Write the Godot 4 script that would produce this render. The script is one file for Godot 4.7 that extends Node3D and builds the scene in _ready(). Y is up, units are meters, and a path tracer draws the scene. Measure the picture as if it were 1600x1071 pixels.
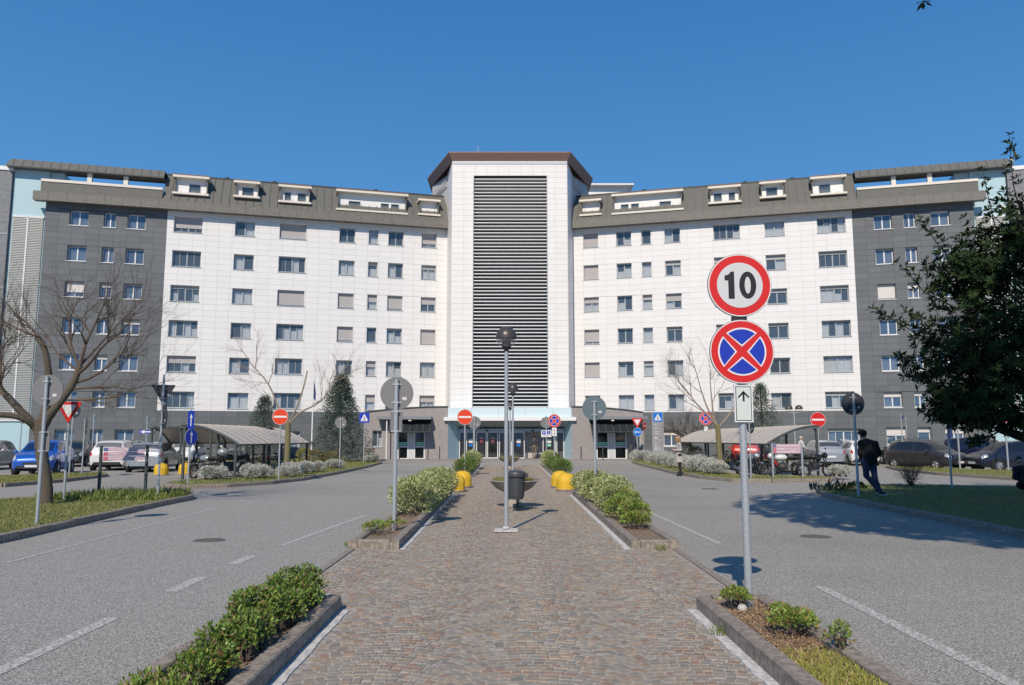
extends Node3D

# ---------------------------------------------------------------- mesh builder
class MB:
	var v := PackedVector3Array()
	var n := PackedVector3Array()
	var c := PackedColorArray()
	var ix := PackedInt32Array()
	var col := Color(1, 1, 1)
	var xf := Transform3D.IDENTITY

	func vert(p: Vector3, nn: Vector3) -> int:
		v.append(xf * p)
		n.append((xf.basis * nn).normalized())
		c.append(col)
		return v.size() - 1

	# corners counter-clockwise as seen from outside
	func quad(a: Vector3, b: Vector3, d: Vector3, e: Vector3) -> void:
		var nn := (d - a).cross(e - b)
		if nn.length_squared() < 1e-16:
			nn = Vector3.UP
		nn = nn.normalized()
		var k := v.size()
		vert(a, nn); vert(b, nn); vert(d, nn); vert(e, nn)
		ix.append_array([k, k + 2, k + 1, k, k + 3, k + 2])

	func tri(a: Vector3, b: Vector3, d: Vector3) -> void:
		var nn := (b - a).cross(d - a).normalized()
		var k := v.size()
		vert(a, nn); vert(b, nn); vert(d, nn)
		ix.append_array([k, k + 2, k + 1])

	func box(x0: float, x1: float, y0: float, y1: float, z0: float, z1: float) -> void:
		var t := 0.0
		if x0 > x1:
			t = x0; x0 = x1; x1 = t
		if y0 > y1:
			t = y0; y0 = y1; y1 = t
		if z0 > z1:
			t = z0; z0 = z1; z1 = t
		quad(Vector3(x0, y0, z1), Vector3(x1, y0, z1), Vector3(x1, y1, z1), Vector3(x0, y1, z1))
		quad(Vector3(x1, y0, z0), Vector3(x0, y0, z0), Vector3(x0, y1, z0), Vector3(x1, y1, z0))
		quad(Vector3(x1, y0, z1), Vector3(x1, y0, z0), Vector3(x1, y1, z0), Vector3(x1, y1, z1))
		quad(Vector3(x0, y0, z0), Vector3(x0, y0, z1), Vector3(x0, y1, z1), Vector3(x0, y1, z0))
		quad(Vector3(x0, y1, z1), Vector3(x1, y1, z1), Vector3(x1, y1, z0), Vector3(x0, y1, z0))
		quad(Vector3(x0, y0, z0), Vector3(x1, y0, z0), Vector3(x1, y0, z1), Vector3(x0, y0, z1))

	# polygon in x,y (counter-clockwise seen from +z) extruded from z0 to z1
	func prism(poly: PackedVector2Array, z0: float, z1: float, caps := true) -> void:
		if Geometry2D.is_polygon_clockwise(poly):
			poly = poly.duplicate()
			poly.reverse()
		var m := poly.size()
		for i in m:
			var a := poly[i]
			var b := poly[(i + 1) % m]
			quad(Vector3(a.x, a.y, z1), Vector3(a.x, a.y, z0), Vector3(b.x, b.y, z0), Vector3(b.x, b.y, z1))
		if caps:
			var t := Geometry2D.triangulate_polygon(poly)
			for i in range(0, t.size(), 3):
				var a := poly[t[i]]
				var b := poly[t[i + 1]]
				var d := poly[t[i + 2]]
				if (b - a).cross(d - a) < 0.0:
					var s := b
					b = d
					d = s
				tri(Vector3(a.x, a.y, z1), Vector3(b.x, b.y, z1), Vector3(d.x, d.y, z1))
				tri(Vector3(a.x, a.y, z0), Vector3(d.x, d.y, z0), Vector3(b.x, b.y, z0))

	# turned shape: profile of (radius, height), axis along y
	func lathe(prof: PackedVector2Array, sides := 16, at := Vector3.ZERO, sx := 1.0, sz := 1.0) -> void:
		var m := prof.size()
		for j in m - 1:
			var a := prof[j]
			var b := prof[j + 1]
			var t := (b - a).normalized()
			var k := v.size()
			for i in sides + 1:
				var w := TAU * i / sides
				var r := Vector3(cos(w) * sx, 0, sin(w) * sz)
				var nn := Vector3(cos(w) / sx, 0, sin(w) / sz).normalized() * t.y + Vector3(0, -t.x, 0)
				vert(at + r * a.x + Vector3(0, a.y, 0), nn)
				vert(at + r * b.x + Vector3(0, b.y, 0), nn)
			for i in sides:
				var q := k + i * 2
				ix.append_array([q, q + 2, q + 1, q + 1, q + 2, q + 3])

	func ball(at: Vector3, r: Vector3, seg := 12, rings := 8, y0 := -1.0, y1 := 1.0) -> void:
		var k := v.size()
		var a0 := asin(y0)
		var a1 := asin(y1)
		for j in rings + 1:
			var e := lerpf(a0, a1, float(j) / rings)
			for i in seg + 1:
				var w := TAU * i / seg
				var d := Vector3(cos(w) * cos(e), sin(e), sin(w) * cos(e))
				vert(at + d * r, d / r)
		for j in rings:
			for i in seg:
				var q := k + j * (seg + 1) + i
				ix.append_array([q, q + 1, q + seg + 1, q + 1, q + seg + 2, q + seg + 1])

	# round bar through points with a radius at each point
	func tube(pts: PackedVector3Array, rad: PackedFloat32Array, sides := 8, cap := true) -> void:
		var m := pts.size()
		var k := v.size()
		var side := Vector3.RIGHT
		for j in m:
			var d := (pts[mini(j + 1, m - 1)] - pts[maxi(j - 1, 0)])
			d = d.normalized() if d.length_squared() > 1e-12 else Vector3.UP
			side = side - d * side.dot(d)
			if side.length_squared() < 1e-4:
				side = Vector3.BACK - d * d.z
				if side.length_squared() < 1e-4:
					side = Vector3.RIGHT - d * d.x
			side = side.normalized()
			var up := d.cross(side)
			for i in sides + 1:
				var w := TAU * i / sides
				var r := side * cos(w) + up * sin(w)
				vert(pts[j] + r * rad[j], r)
		for j in m - 1:
			for i in sides:
				var q := k + j * (sides + 1) + i
				ix.append_array([q, q + sides + 1, q + 1, q + 1, q + sides + 1, q + sides + 2])
		if cap:
			for e in [0, m - 1]:
				var d: Vector3 = (pts[0] - pts[1]).normalized() if e == 0 else (pts[m - 1] - pts[m - 2]).normalized()
				var q := vert(pts[e], d)
				for i in sides:
					var p0 := v[k + e * (sides + 1) + i]
					var p1 := v[k + e * (sides + 1) + i + 1]
					var z := v.size()
					var inv := xf.affine_inverse()
					vert(inv * p0, d); vert(inv * p1, d)
					if e == 0:
						ix.append_array([q, z, z + 1])
					else:
						ix.append_array([q, z + 1, z])

	func bar(a: Vector3, b: Vector3, r: float, sides := 8) -> void:
		tube(PackedVector3Array([a, b]), PackedFloat32Array([r, r]), sides)

	# a leaf folded along its midrib: base, direction to the tip, its width direction
	func leaf(p: Vector3, d: Vector3, w: Vector3, fold: Vector3) -> void:
		var k := v.size()
		var m := p + d * 0.5
		v.append(p); v.append(m + w + fold); v.append(p + d); v.append(m - w + fold)
		c.append(col); c.append(col); c.append(col); c.append(col)
		ix.append_array([k, k + 1, k + 2, k, k + 2, k + 3])

	func mesh(colors := false) -> ArrayMesh:
		var a := []
		a.resize(Mesh.ARRAY_MAX)
		a[Mesh.ARRAY_VERTEX] = v
		if n.size() == v.size():
			a[Mesh.ARRAY_NORMAL] = n
		if colors:
			a[Mesh.ARRAY_COLOR] = c
		a[Mesh.ARRAY_INDEX] = ix
		var am := ArrayMesh.new()
		am.add_surface_from_arrays(Mesh.PRIMITIVE_TRIANGLES, a)
		return am

# ---------------------------------------------------------------- nodes
var M := {}
var taken := {}
var rng := RandomNumberGenerator.new()

func numbered(called: String) -> String:
	if not taken.has(called):
		taken[called] = 0
		return called
	taken[called] += 1
	return "%s_%03d" % [called, taken[called]]

func tag(o: Node3D, label: String, category: String, group := "") -> Node3D:
	o.set_meta("label", label)
	o.set_meta("category", category)
	if group != "":
		o.set_meta("group", group)
	return o

func thing(called: String, label: String, category: String, at := Vector3.ZERO, turn := 0.0, group := "") -> Node3D:
	var o := Node3D.new()
	o.name = numbered(called)
	add_child(o)
	o.position = at
	o.rotation.y = turn
	return tag(o, label, category, group)

func put(called: String, mesh: Mesh, m: Material, parent: Node3D = self) -> MeshInstance3D:
	var o := MeshInstance3D.new()
	o.name = numbered(called) if parent == self else called
	o.mesh = mesh
	o.material_override = m
	parent.add_child(o, true)
	return o

func obj(called: String, mb: MB, m: StandardMaterial3D, parent: Node3D = self) -> MeshInstance3D:
	return put(called, mb.mesh(m.vertex_color_use_as_albedo), m, parent)

func structure(o: Node3D) -> Node3D:
	o.set_meta("kind", "structure")
	return o

func stuff(o: Node3D) -> Node3D:
	o.set_meta("kind", "stuff")
	return o

# ground position from metres to the right and metres ahead of where the picture was taken
func at(x: float, ahead: float, y := 0.0) -> Vector3:
	return Vector3(x, y, -ahead)

# ---------------------------------------------------------------- materials
func lin(r: float, g: float, b: float, a := 1.0) -> Color:
	var k := Color(r, g, b).linear_to_srgb()
	k.a = a
	return k

func mat(key: String, colour: Color, rough := 0.7, metal := 0.0, spec := 0.5) -> StandardMaterial3D:
	if not M.has(key):
		var m := StandardMaterial3D.new()
		m.resource_name = key
		m.albedo_color = colour
		m.roughness = rough
		m.metallic = metal
		m.metallic_specular = spec
		M[key] = m
	return M[key]

func noise_image(size: int, seed_: int, freq: float, oct: int, a: Color, b: Color, speck := 0.0, contrast := 1.0) -> Image:
	var f := FastNoiseLite.new()
	f.seed = seed_
	f.noise_type = FastNoiseLite.TYPE_SIMPLEX
	f.frequency = freq
	f.fractal_octaves = oct
	var g := f.get_seamless_image(size, size)
	var r := RandomNumberGenerator.new()
	r.seed = seed_ + 7
	var out := Image.create(size, size, true, Image.FORMAT_RGB8)
	for y in size:
		for x in size:
			var t := clampf((g.get_pixel(x, y).r - 0.5) * contrast + 0.5, 0, 1)
			var k := a.lerp(b, t)
			if speck > 0.0:
				var s := 1.0 + (r.randf() - 0.5) * 2.0 * speck
				if r.randf() < 0.04:
					s += speck * 1.5
				k = Color(k.r * s, k.g * s, k.b * s)
			out.set_pixel(x, y, k)
	out.generate_mipmaps()
	return out

# rough outdoor material: its grain comes from a computed texture laid in world metres
func grain(key: String, a: Color, b: Color, tile: float, rough := 0.9, speck := 0.1, freq := 0.02, oct := 4, contrast := 1.6, bump := 0.0, size := 256) -> StandardMaterial3D:
	if M.has(key):
		return M[key]
	var m := mat(key, Color.WHITE, rough)
	var im := noise_image(size, key.hash() % 1000, freq, oct, a, b, speck, contrast)
	m.albedo_texture = ImageTexture.create_from_image(im)
	m.uv1_triplanar = true
	m.uv1_world_triplanar = true
	m.uv1_scale = Vector3.ONE / tile
	if bump > 0.0:
		m.heightmap_enabled = true
		m.heightmap_scale = bump
		m.heightmap_texture = m.albedo_texture
	return m

func tinted(key: String, rough := 0.8, back := 0.0, spec := 0.5) -> StandardMaterial3D:
	if M.has(key):
		return M[key]
	var m := mat(key, Color.WHITE, rough, 0.0, spec)
	m.vertex_color_use_as_albedo = true
	if back > 0.0:
		m.backlight_enabled = true
		m.backlight = Color(back, back, back)
	return m

func make_materials() -> void:
	grain("asphalt", lin(.240, .230, .205), lin(.350, .335, .302), 3.6, .92, .34, .25, 3, 2.4, .6, 512)
	M.asphalt.vertex_color_use_as_albedo = true
	grain("mortar", lin(.27, .245, .215), lin(.46, .425, .38), .4, .95, .12)
	grain("kerb_concrete", lin(.205, .172, .142), lin(.33, .285, .240), .8, .9, .14, .03, 4, 1.8, .3)
	grain("pale_strip", lin(.42, .41, .39), lin(.66, .65, .63), .5, .9, .1)
	grain("soil", lin(.15, .10, .066), lin(.31, .225, .155), .6, 1.0, .22, .04, 4, 1.8, .8)
	grain("turf", lin(.085, .10, .025), lin(.19, .20, .06), 1.3, 1.0, .25, .03, 4, 1.8)
	grain("granite", lin(.285, .262, .255), lin(.325, .30, .292), 2.5, .8, .04, .02, 3, 1.2)
	grain("bark", lin(.06, .047, .035), lin(.16, .135, .10), .35, .95, .15, .03, 4, 2.0, .5)
	grain("mossy_bark", lin(.13, .115, .05), lin(.25, .22, .12), .4, .95, .15, .03, 4, 2.0, .4)
	grain("twig", lin(.085, .062, .048), lin(.15, .115, .09), .4, .9, .1)
	grain("pale_twig", lin(.23, .185, .14), lin(.36, .30, .235), .4, .9, .1)
	grain("roof_metal", lin(.122, .122, .108), lin(.145, .145, .130), 3.0, .6, .04, .02, 4, 1.2)
	grain("fascia_metal", lin(.145, .138, .122), lin(.20, .19, .17), 1.6, .6, .05, .02, 4, 1.4)
	grain("cap_metal", lin(.20, .125, .10), lin(.30, .20, .165), .9, .6, .06)
	grain("stone_bowl", lin(.26, .235, .20), lin(.40, .37, .32), .5, .9, .12)
	grain("galvanised", lin(.36, .39, .41), lin(.50, .53, .55), .25, .45, .05, .04, 3, 1.6)
	M.galvanised.metallic = .35
	grain("grey_panel", lin(.105, .118, .13), lin(.155, .168, .18), 1.6, .6, .05, .02, 4, 1.5)
	grain("white_panel", lin(.76, .745, .72), lin(.82, .805, .78), 3.0, .5, .012, .02, 3, 1.3)
	mat("joint", lin(.50, .49, .48), .9)
	mat("dark_joint", lin(.05, .055, .06), .9)
	mat("white_paint", lin(.78, .78, .77), .5)
	mat("cream_paint", lin(.74, .69, .60), .6)
	mat("frame_grey", lin(.36, .395, .42), .45, .1)
	mat("frame_white", lin(.74, .75, .75), .4)
	mat("shutter", lin(.40, .385, .385), .6)
	mat("pale_shutter", lin(.66, .63, .60), .6)
	mat("curtain", lin(.82, .83, .83), .9)
	mat("room", lin(.16, .165, .17), .95)
	mat("sky_blue_panel", lin(.42, .60, .66), .45)
	mat("louvre_metal", lin(.50, .49, .45), .5, .2)
	mat("slat_white", lin(.60, .615, .63), .45)
	mat("dark_void", lin(.012, .016, .02), .8)
	mat("dark_metal", lin(.03, .033, .036), .5, .3)
	mat("post_dark", lin(.05, .065, .065), .6)
	mat("rubber", lin(.018, .018, .019), .85)
	mat("chrome", lin(.6, .6, .62), .2, .9)
	mat("alloy", lin(.42, .43, .44), .35, .7)
	mat("plastic_black", lin(.025, .026, .028), .55)
	mat("sign_back", lin(.20, .20, .205), .6, .3)
	mat("sign_back_dark", lin(.045, .055, .07), .6, .2)
	mat("sign_back_teal", lin(.12, .17, .20), .6, .2)
	mat("sign_white", lin(.74, .74, .74), .4)
	mat("sign_red", lin(.62, .018, .014), .4)
	mat("sign_red_orange", lin(.72, .055, .012), .4)
	mat("sign_blue", lin(.012, .040, .42), .4)
	mat("sign_light_blue", lin(.012, .17, .60), .4)
	mat("sign_black", lin(.012, .012, .013), .5)
	mat("sticker", lin(.6, .6, .6), .5)
	grain("yellow_paint", lin(.62, .36, .015), lin(.75, .50, .03), .3, .6, .08)
	mat("bin_grey", lin(.055, .06, .065), .5)
	mat("plate_white", lin(.72, .73, .74), .4)
	mat("red_lamp", lin(.45, .015, .012), .2)
	mat("clear_lamp", lin(.55, .57, .58), .12, .3)
	mat("wood_dark", lin(.10, .07, .05), .7)
	mat("pink_board", lin(.58, .42, .49), .5)
	mat("rose_board", lin(.62, .16, .22), .5)
	mat("red_print", lin(.60, .05, .04), .5)
	mat("green_print", lin(.25, .55, .42), .5)
	mat("paper", lin(.7, .7, .68), .7)
	grain("canopy_sheet", lin(.42, .38, .33), lin(.52, .475, .42), 1.0, .6, .05, .03, 3, 1.5)
	mat("canopy_under", lin(.20, .19, .15), .8)
	mat("lamp_dome", lin(.085, .078, .074), .38, .35)
	var g := mat("window_glass", lin(.22, .295, .37, .13), .04, .08, .9)
	g.transparency = BaseMaterial3D.TRANSPARENCY_ALPHA
	var g6 := mat("blue_glass", lin(.17, .255, .37, .33), .04, .26, .9)
	g6.transparency = BaseMaterial3D.TRANSPARENCY_ALPHA
	var g2 := mat("door_glass", lin(.012, .016, .02, .45), .05, .0, .7)
	g2.transparency = BaseMaterial3D.TRANSPARENCY_ALPHA
	var g3 := mat("car_glass", lin(.015, .02, .025, .55), .04, .0, .8)
	g3.transparency = BaseMaterial3D.TRANSPARENCY_ALPHA
	var g4 := mat("clear_glass", lin(.6, .62, .64, .12), .05, .0, .6)
	g4.transparency = BaseMaterial3D.TRANSPARENCY_ALPHA
	var g5 := mat("canopy_glass", lin(.55, .60, .52, .55), .2, .0, .5)
	g5.transparency = BaseMaterial3D.TRANSPARENCY_ALPHA
	tinted("leaf", .55, .25)
	tinted("leaf_matte", .85, .15)
	tinted("glossy_leaf", .65, .05, .25)
	tinted("cobble", .72)
	tinted("panel_tint", .5)
	tinted("cloth", .9)

func _ready() -> void:
	rng.seed = 20240317
	var cam := Camera3D.new()
	cam.name = "camera"
	add_child(cam)
	cam.position = Vector3(0, 1.62, 0)
	cam.rotation_degrees = Vector3(6.93, 0, 0)
	cam.fov = 47.06
	cam.near = 0.1
	cam.far = 3000.0
	cam.current = true
	var sky_mat := ProceduralSkyMaterial.new()
	sky_mat.sky_top_color = Color(0.138, 0.396, 0.655)
	sky_mat.sky_horizon_color = Color(0.465, 0.73, 0.975)
	sky_mat.sky_curve = 0.25
	sky_mat.ground_bottom_color = Color(0.35, 0.35, 0.35)
	sky_mat.ground_horizon_color = Color(0.50, 0.58, 0.66)
	sky_mat.sun_angle_max = 12.0
	var sky := Sky.new()
	sky.sky_material = sky_mat
	var env := Environment.new()
	env.background_mode = Environment.BG_SKY
	env.sky = sky
	env.ambient_light_source = Environment.AMBIENT_SOURCE_SKY
	env.tonemap_mode = Environment.TONE_MAPPER_LINEAR
	env.tonemap_exposure = 1.0
	env.sdfgi_enabled = true
	env.ssao_enabled = true
	env.ssil_enabled = true
	var we := WorldEnvironment.new()
	we.name = "world_environment"
	we.environment = env
	add_child(we)
	var sun := DirectionalLight3D.new()
	sun.name = "sun"
	add_child(sun)
	# the sun stands behind the picture's viewpoint, to its left, 40 degrees up
	var az := deg_to_rad(13.5)
	var el := deg_to_rad(40.0)
	sun.look_at_from_position(Vector3.ZERO, Vector3(sin(az) * cos(el), -sin(el), -cos(az) * cos(el)))
	sun.light_color = Color(1.0, 0.945, 0.87)
	sun.light_energy = 1.3
	sun.light_angular_distance = 0.5
	sun.shadow_enabled = true

	make_materials()
	build_ground()
	build_path()
	build_planters()
	build_verges()
	build_hospital()
	build_neighbours()
	build_signs()
	build_lamps()
	build_street_furniture()
	build_shelters()
	build_cars()
	build_bikes()
	build_plants()
	build_trees()
	build_people()

# ---------------------------------------------------------------- ground
func build_ground() -> void:
	var f := FastNoiseLite.new()
	f.seed = 5
	f.frequency = 0.06
	f.fractal_octaves = 4
	var f2 := FastNoiseLite.new()
	f2.seed = 9
	f2.frequency = 0.35
	var xs := PackedFloat32Array()
	var zs := PackedFloat32Array()
	for k in [-1500, -400, -150, -80]:
		xs.append(k)
	for i in 121:
		xs.append(-60 + i)
	for k in [80, 150, 400, 1500]:
		xs.append(k)
	for k in [1500, 400, 120, 30]:
		zs.append(k)
	for i in 160:
		zs.append(5.0 - i * 0.5)
	for k in [-90, -150, -400, -1500]:
		zs.append(k)
	var mb := MB.new()
	for z in zs:
		for x in xs:
			var t := 1.0 + f.get_noise_2d(x, z) * 0.30 + f2.get_noise_2d(x, z) * 0.12
			mb.col = Color(t, t, t * 0.99)
			mb.vert(Vector3(x, 0, z), Vector3.UP)
	var w := xs.size()
	for j in zs.size() - 1:
		for i in w - 1:
			var q := j * w + i
			mb.ix.append_array([q, q + w, q + 1, q + 1, q + w, q + w + 1])
	structure(obj("ground", mb, M.asphalt))
	# worn white lines along the lanes: flat paint 4 mm above the asphalt
	var paint := grain("road_paint", lin(.30, .29, .27), lin(.52, .51, .485), 1.3, .9, .30, .08, 4, 2.6)
	var lines := [
		[-3.55, 4.0, -3.62, 7.4, .13], [-3.62, 8.6, -3.63, 9.5, .16], [-3.60, 10.4, -3.60, 11.2, .16], [-3.5, 12.2, -3.1, 17.0, .10],
		[3.30, 4.4, 3.38, 8.9, .13], [3.2, 12.4, 3.0, 18.6, .10], [-6.6, 10.5, -6.9, 18.5, .07], [-3.0, 31.0, -2.9, 45.0, .10], [3.1, 24.0, 3.05, 33.0, .09],
	]
	for l in lines:
		var b := MB.new()
		var p := Vector3(l[0], .004, -l[1])
		var q := Vector3(l[2], .004, -l[3])
		var s := Vector3(l[4] * .5, 0, 0)
		b.quad(p - s, p + s, q + s, q - s)
		var o := obj("lane_marking", b, paint)
		structure(o)
	# manhole covers set in the road
	var spots := [[-4.83, 12.83, .25, "round iron manhole cover in the lane beside the grassy verge with the bare tree"], [5.02, 13.3, .25, "round iron manhole cover at the edge of the tree shade"], [7.2, 10.3, .22, "small round drain cover in the shaded lane"], [6.35, 25.6, .28, "flat manhole cover near the woman in the pale coat"]]
	for s in spots:
		var t := thing("manhole_cover", s[3], "manhole", at(s[0], s[1], 0))
		var b := MB.new()
		b.lathe(PackedVector2Array([Vector2(s[2], 0), Vector2(s[2], .008), Vector2(s[2] - .03, .008), Vector2(s[2] - .03, .006)]), 24)
		obj("rim", b, mat("iron_rim", lin(.16, .15, .14), .8), t)
		b = MB.new()
		b.lathe(PackedVector2Array([Vector2(s[2] - .032, .005), Vector2(0, .006)]), 24)
		for i in 5:
			var y := -.2 + i * .1
			var hw := sqrt(maxf(.01, pow(s[2] - .06, 2) - y * y))
			b.box(-hw, hw, .006, .010, y - .02, y + .02)
		obj("lid", b, mat("cast_iron", lin(.13, .12, .11), .8, .1), t)

# edges of the paved walk, metres ahead -> x
func walk_l(z: float) -> float:
	return -1.56 - .0065 * z
func walk_r(z: float) -> float:
	return 1.755 - .0022 * z

func build_path() -> void:
	var path := structure(Node3D.new())
	path.name = "path"
	add_child(path)
	# bedding mortar
	var mb := MB.new()
	var out_l := -2.37
	var out_r := 2.42
	mb.box(out_l, out_r, -.05, .014, -47.3, 3.0)
	obj("bedding", mb, M.mortar, path)
	# flush edging stones along the road
	for s in [-1, 1]:
		for i in 50:
			var z0 := -2.0 + i * 1.0
			if z0 > 46.5:
				break
			var inside := (z0 > 7.3 and z0 < 11.7) or (z0 > 22.3 and z0 < 30.8)
			if not inside:
				continue
			var b := MB.new()
			var x0 := out_l if s < 0 else out_r - .09
			b.box(x0, x0 + .09, -.02, .030, -z0 - .99, -z0)
			obj("edging_stone", b, M.kerb_concrete, path)
	# cobbles laid in three rows of arches
	var shapes := []
	var r := RandomNumberGenerator.new()
	r.seed = 77
	for k in 5:
		var b := MB.new()
		var t := []
		var w := []
		for q in [Vector2(-1, -1), Vector2(1, -1), Vector2(1, 1), Vector2(-1, 1)]:
			var j := Vector2(r.randf_range(-.0045, .0045), r.randf_range(-.0045, .0045))
			var p: Vector2 = q * .0365 + j
			w.append(Vector3(p.x, -.03, -p.y))
			t.append(Vector3(p.x * .87, r.randf_range(-.002, .0015), -p.y * .87))
		b.quad(t[0], t[1], t[2], t[3])
		for i in 4:
			var i2 := (i + 1) % 4
			var m0: Vector3 = Vector3(w[i].x, -.006, w[i].z)
			var m1: Vector3 = Vector3(w[i2].x, -.006, w[i2].z)
			b.quad(m0, m1, t[i2], t[i])
			b.quad(w[i], w[i2], m1, m0)
		shapes.append(b.mesh(true))
	var tones := [Color(.28, .235, .19), Color(.275, .25, .212), Color(.295, .265, .222), Color(.315, .24, .172), Color(.295, .205, .15), Color(.32, .285, .238), Color(.25, .228, .195), Color(.34, .275, .20)]
	var spots := [[], [], [], [], []]
	var width := 1.11
	var count := 0
	var singles := 0
	var cobmat: StandardMaterial3D = M.cobble
	var single_mats := []
	for k in tones.size():
		single_mats.append(mat("cobble_%d" % k, Color(tones[k].r, tones[k].g, tones[k].b).linear_to_srgb(), .72))
	for j in 570:
		var zrow := 2.0 + j * .0800
		for cidx in 5:
			var xc: float = .125 + (cidx - 2) * width
			var along := r.randf_range(-.07, 0.0)
			while along < width:
				var cw := r.randf_range(.060, .098)
				var t := (along + cw * .5) / width * 2.0 - 1.0
				along += cw
				if t < -1.0 or t > 1.0:
					continue
				var bulge := .20 * (1.0 - t * t)
				var z := zrow + bulge + r.randf_range(-.009, .009) - .15
				var x := xc + t * width * .5
				var wide := (z > 7.72 and z < 11.6) or (z > 22.75 and z < 30.9)
				var xl := out_l + .14 if wide else walk_l(z) + .13
				var xr := out_r - .14 if wide else walk_r(z) - .13
				if x < xl or x > xr or z > 47.2 or z < 2.0:
					continue
				var slope := -.40 * t / (width * .5)
				var ang := -atan(slope) + r.randf_range(-.08, .08)
				var xf := Transform3D(Basis(Vector3.UP, -ang), Vector3(x, .0185 + r.randf_range(-.002, .003), -z))
				xf = xf.scaled_local(Vector3((cw - r.randf_range(.004, .010)) / .073, 1, r.randf_range(.90, 1.06)))
				var kind := r.randi() % 5
				var tone := r.randi() % tones.size()
				if z > 5.15 and z < 6.4 and singles < 300 and r.randf() < .75:
					var o := put("cobble", shapes[kind], single_mats[tone], path)
					o.transform = xf
					singles += 1
				else:
					var q: Color = tones[tone]
					var sh := r.randf_range(.82, 1.18)
					spots[kind].append([xf, Color(q.r * sh, q.g * sh, q.b * sh)])
				count += 1
	for k in 5:
		var mm := MultiMesh.new()
		mm.transform_format = MultiMesh.TRANSFORM_3D
		mm.use_colors = true
		mm.mesh = shapes[k]
		mm.instance_count = spots[k].size()
		for i in spots[k].size():
			mm.set_instance_transform(i, spots[k][i][0])
			mm.set_instance_color(i, spots[k][i][1])
		var mi := MultiMeshInstance3D.new()
		mi.name = "cobble_paving"
		mi.multimesh = mm
		mi.material_override = cobmat
		path.add_child(mi, true)
		stuff(mi)

# ---------------------------------------------------------------- kerbs and beds
var stone_meshes := []

func kerb_stone_mesh(k: int) -> ArrayMesh:
	# one metre long along x, 0.13 wide, 0.16 high, its upper edges chamfered
	if stone_meshes.is_empty():
		for i in 3:
			var b := MB.new()
			var ch := .012 + i * .004
			var w := .065
			var prof := PackedVector2Array([Vector2(-w, -.05), Vector2(w, -.05), Vector2(w, .13 - ch), Vector2(w - ch, .13), Vector2(-w + ch, .13), Vector2(-w, .13 - ch)])
			b.xf = Transform3D(Basis(Vector3.UP, PI / 2), Vector3.ZERO)
			b.prism(prof, -.494, .494)
			stone_meshes.append(b.mesh())
	return stone_meshes[k % 3]

# a run of kerb stones along points (x, ahead); returns how many
func kerb_run(pts: Array, parent: Node3D, lift := 0.0) -> void:
	var k := 0
	for i in pts.size() - 1:
		var a := Vector3(pts[i].x, 0, -pts[i].y)
		var b := Vector3(pts[i + 1].x, 0, -pts[i + 1].y)
		var len := a.distance_to(b)
		var m := maxi(1, roundi(len / 1.0))
		for j in m:
			var p := a.lerp(b, (j + .5) / m)
			var o := put("kerb_stone", kerb_stone_mesh(k), M.kerb_concrete, parent)
			var d := (b - a).normalized()
			o.transform = Transform3D(Basis(d, Vector3.UP, d.cross(Vector3.UP)), p + Vector3(0, lift + rng.randf_range(-.006, .006), 0)).scaled_local(Vector3(len / m - .006, 1, 1))
			k += 1

func bed_top(pts: Array, y: float) -> MB:
	var poly := PackedVector2Array()
	for p in pts:
		poly.append(p)
	var mb := MB.new()
	# the polygon lies in x / ahead; turn it so that it faces up
	mb.xf = Transform3D(Basis(Vector3.RIGHT, -PI / 2), Vector3(0, y, 0))
	mb.prism(poly, -y, 0.0)
	return mb

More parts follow.
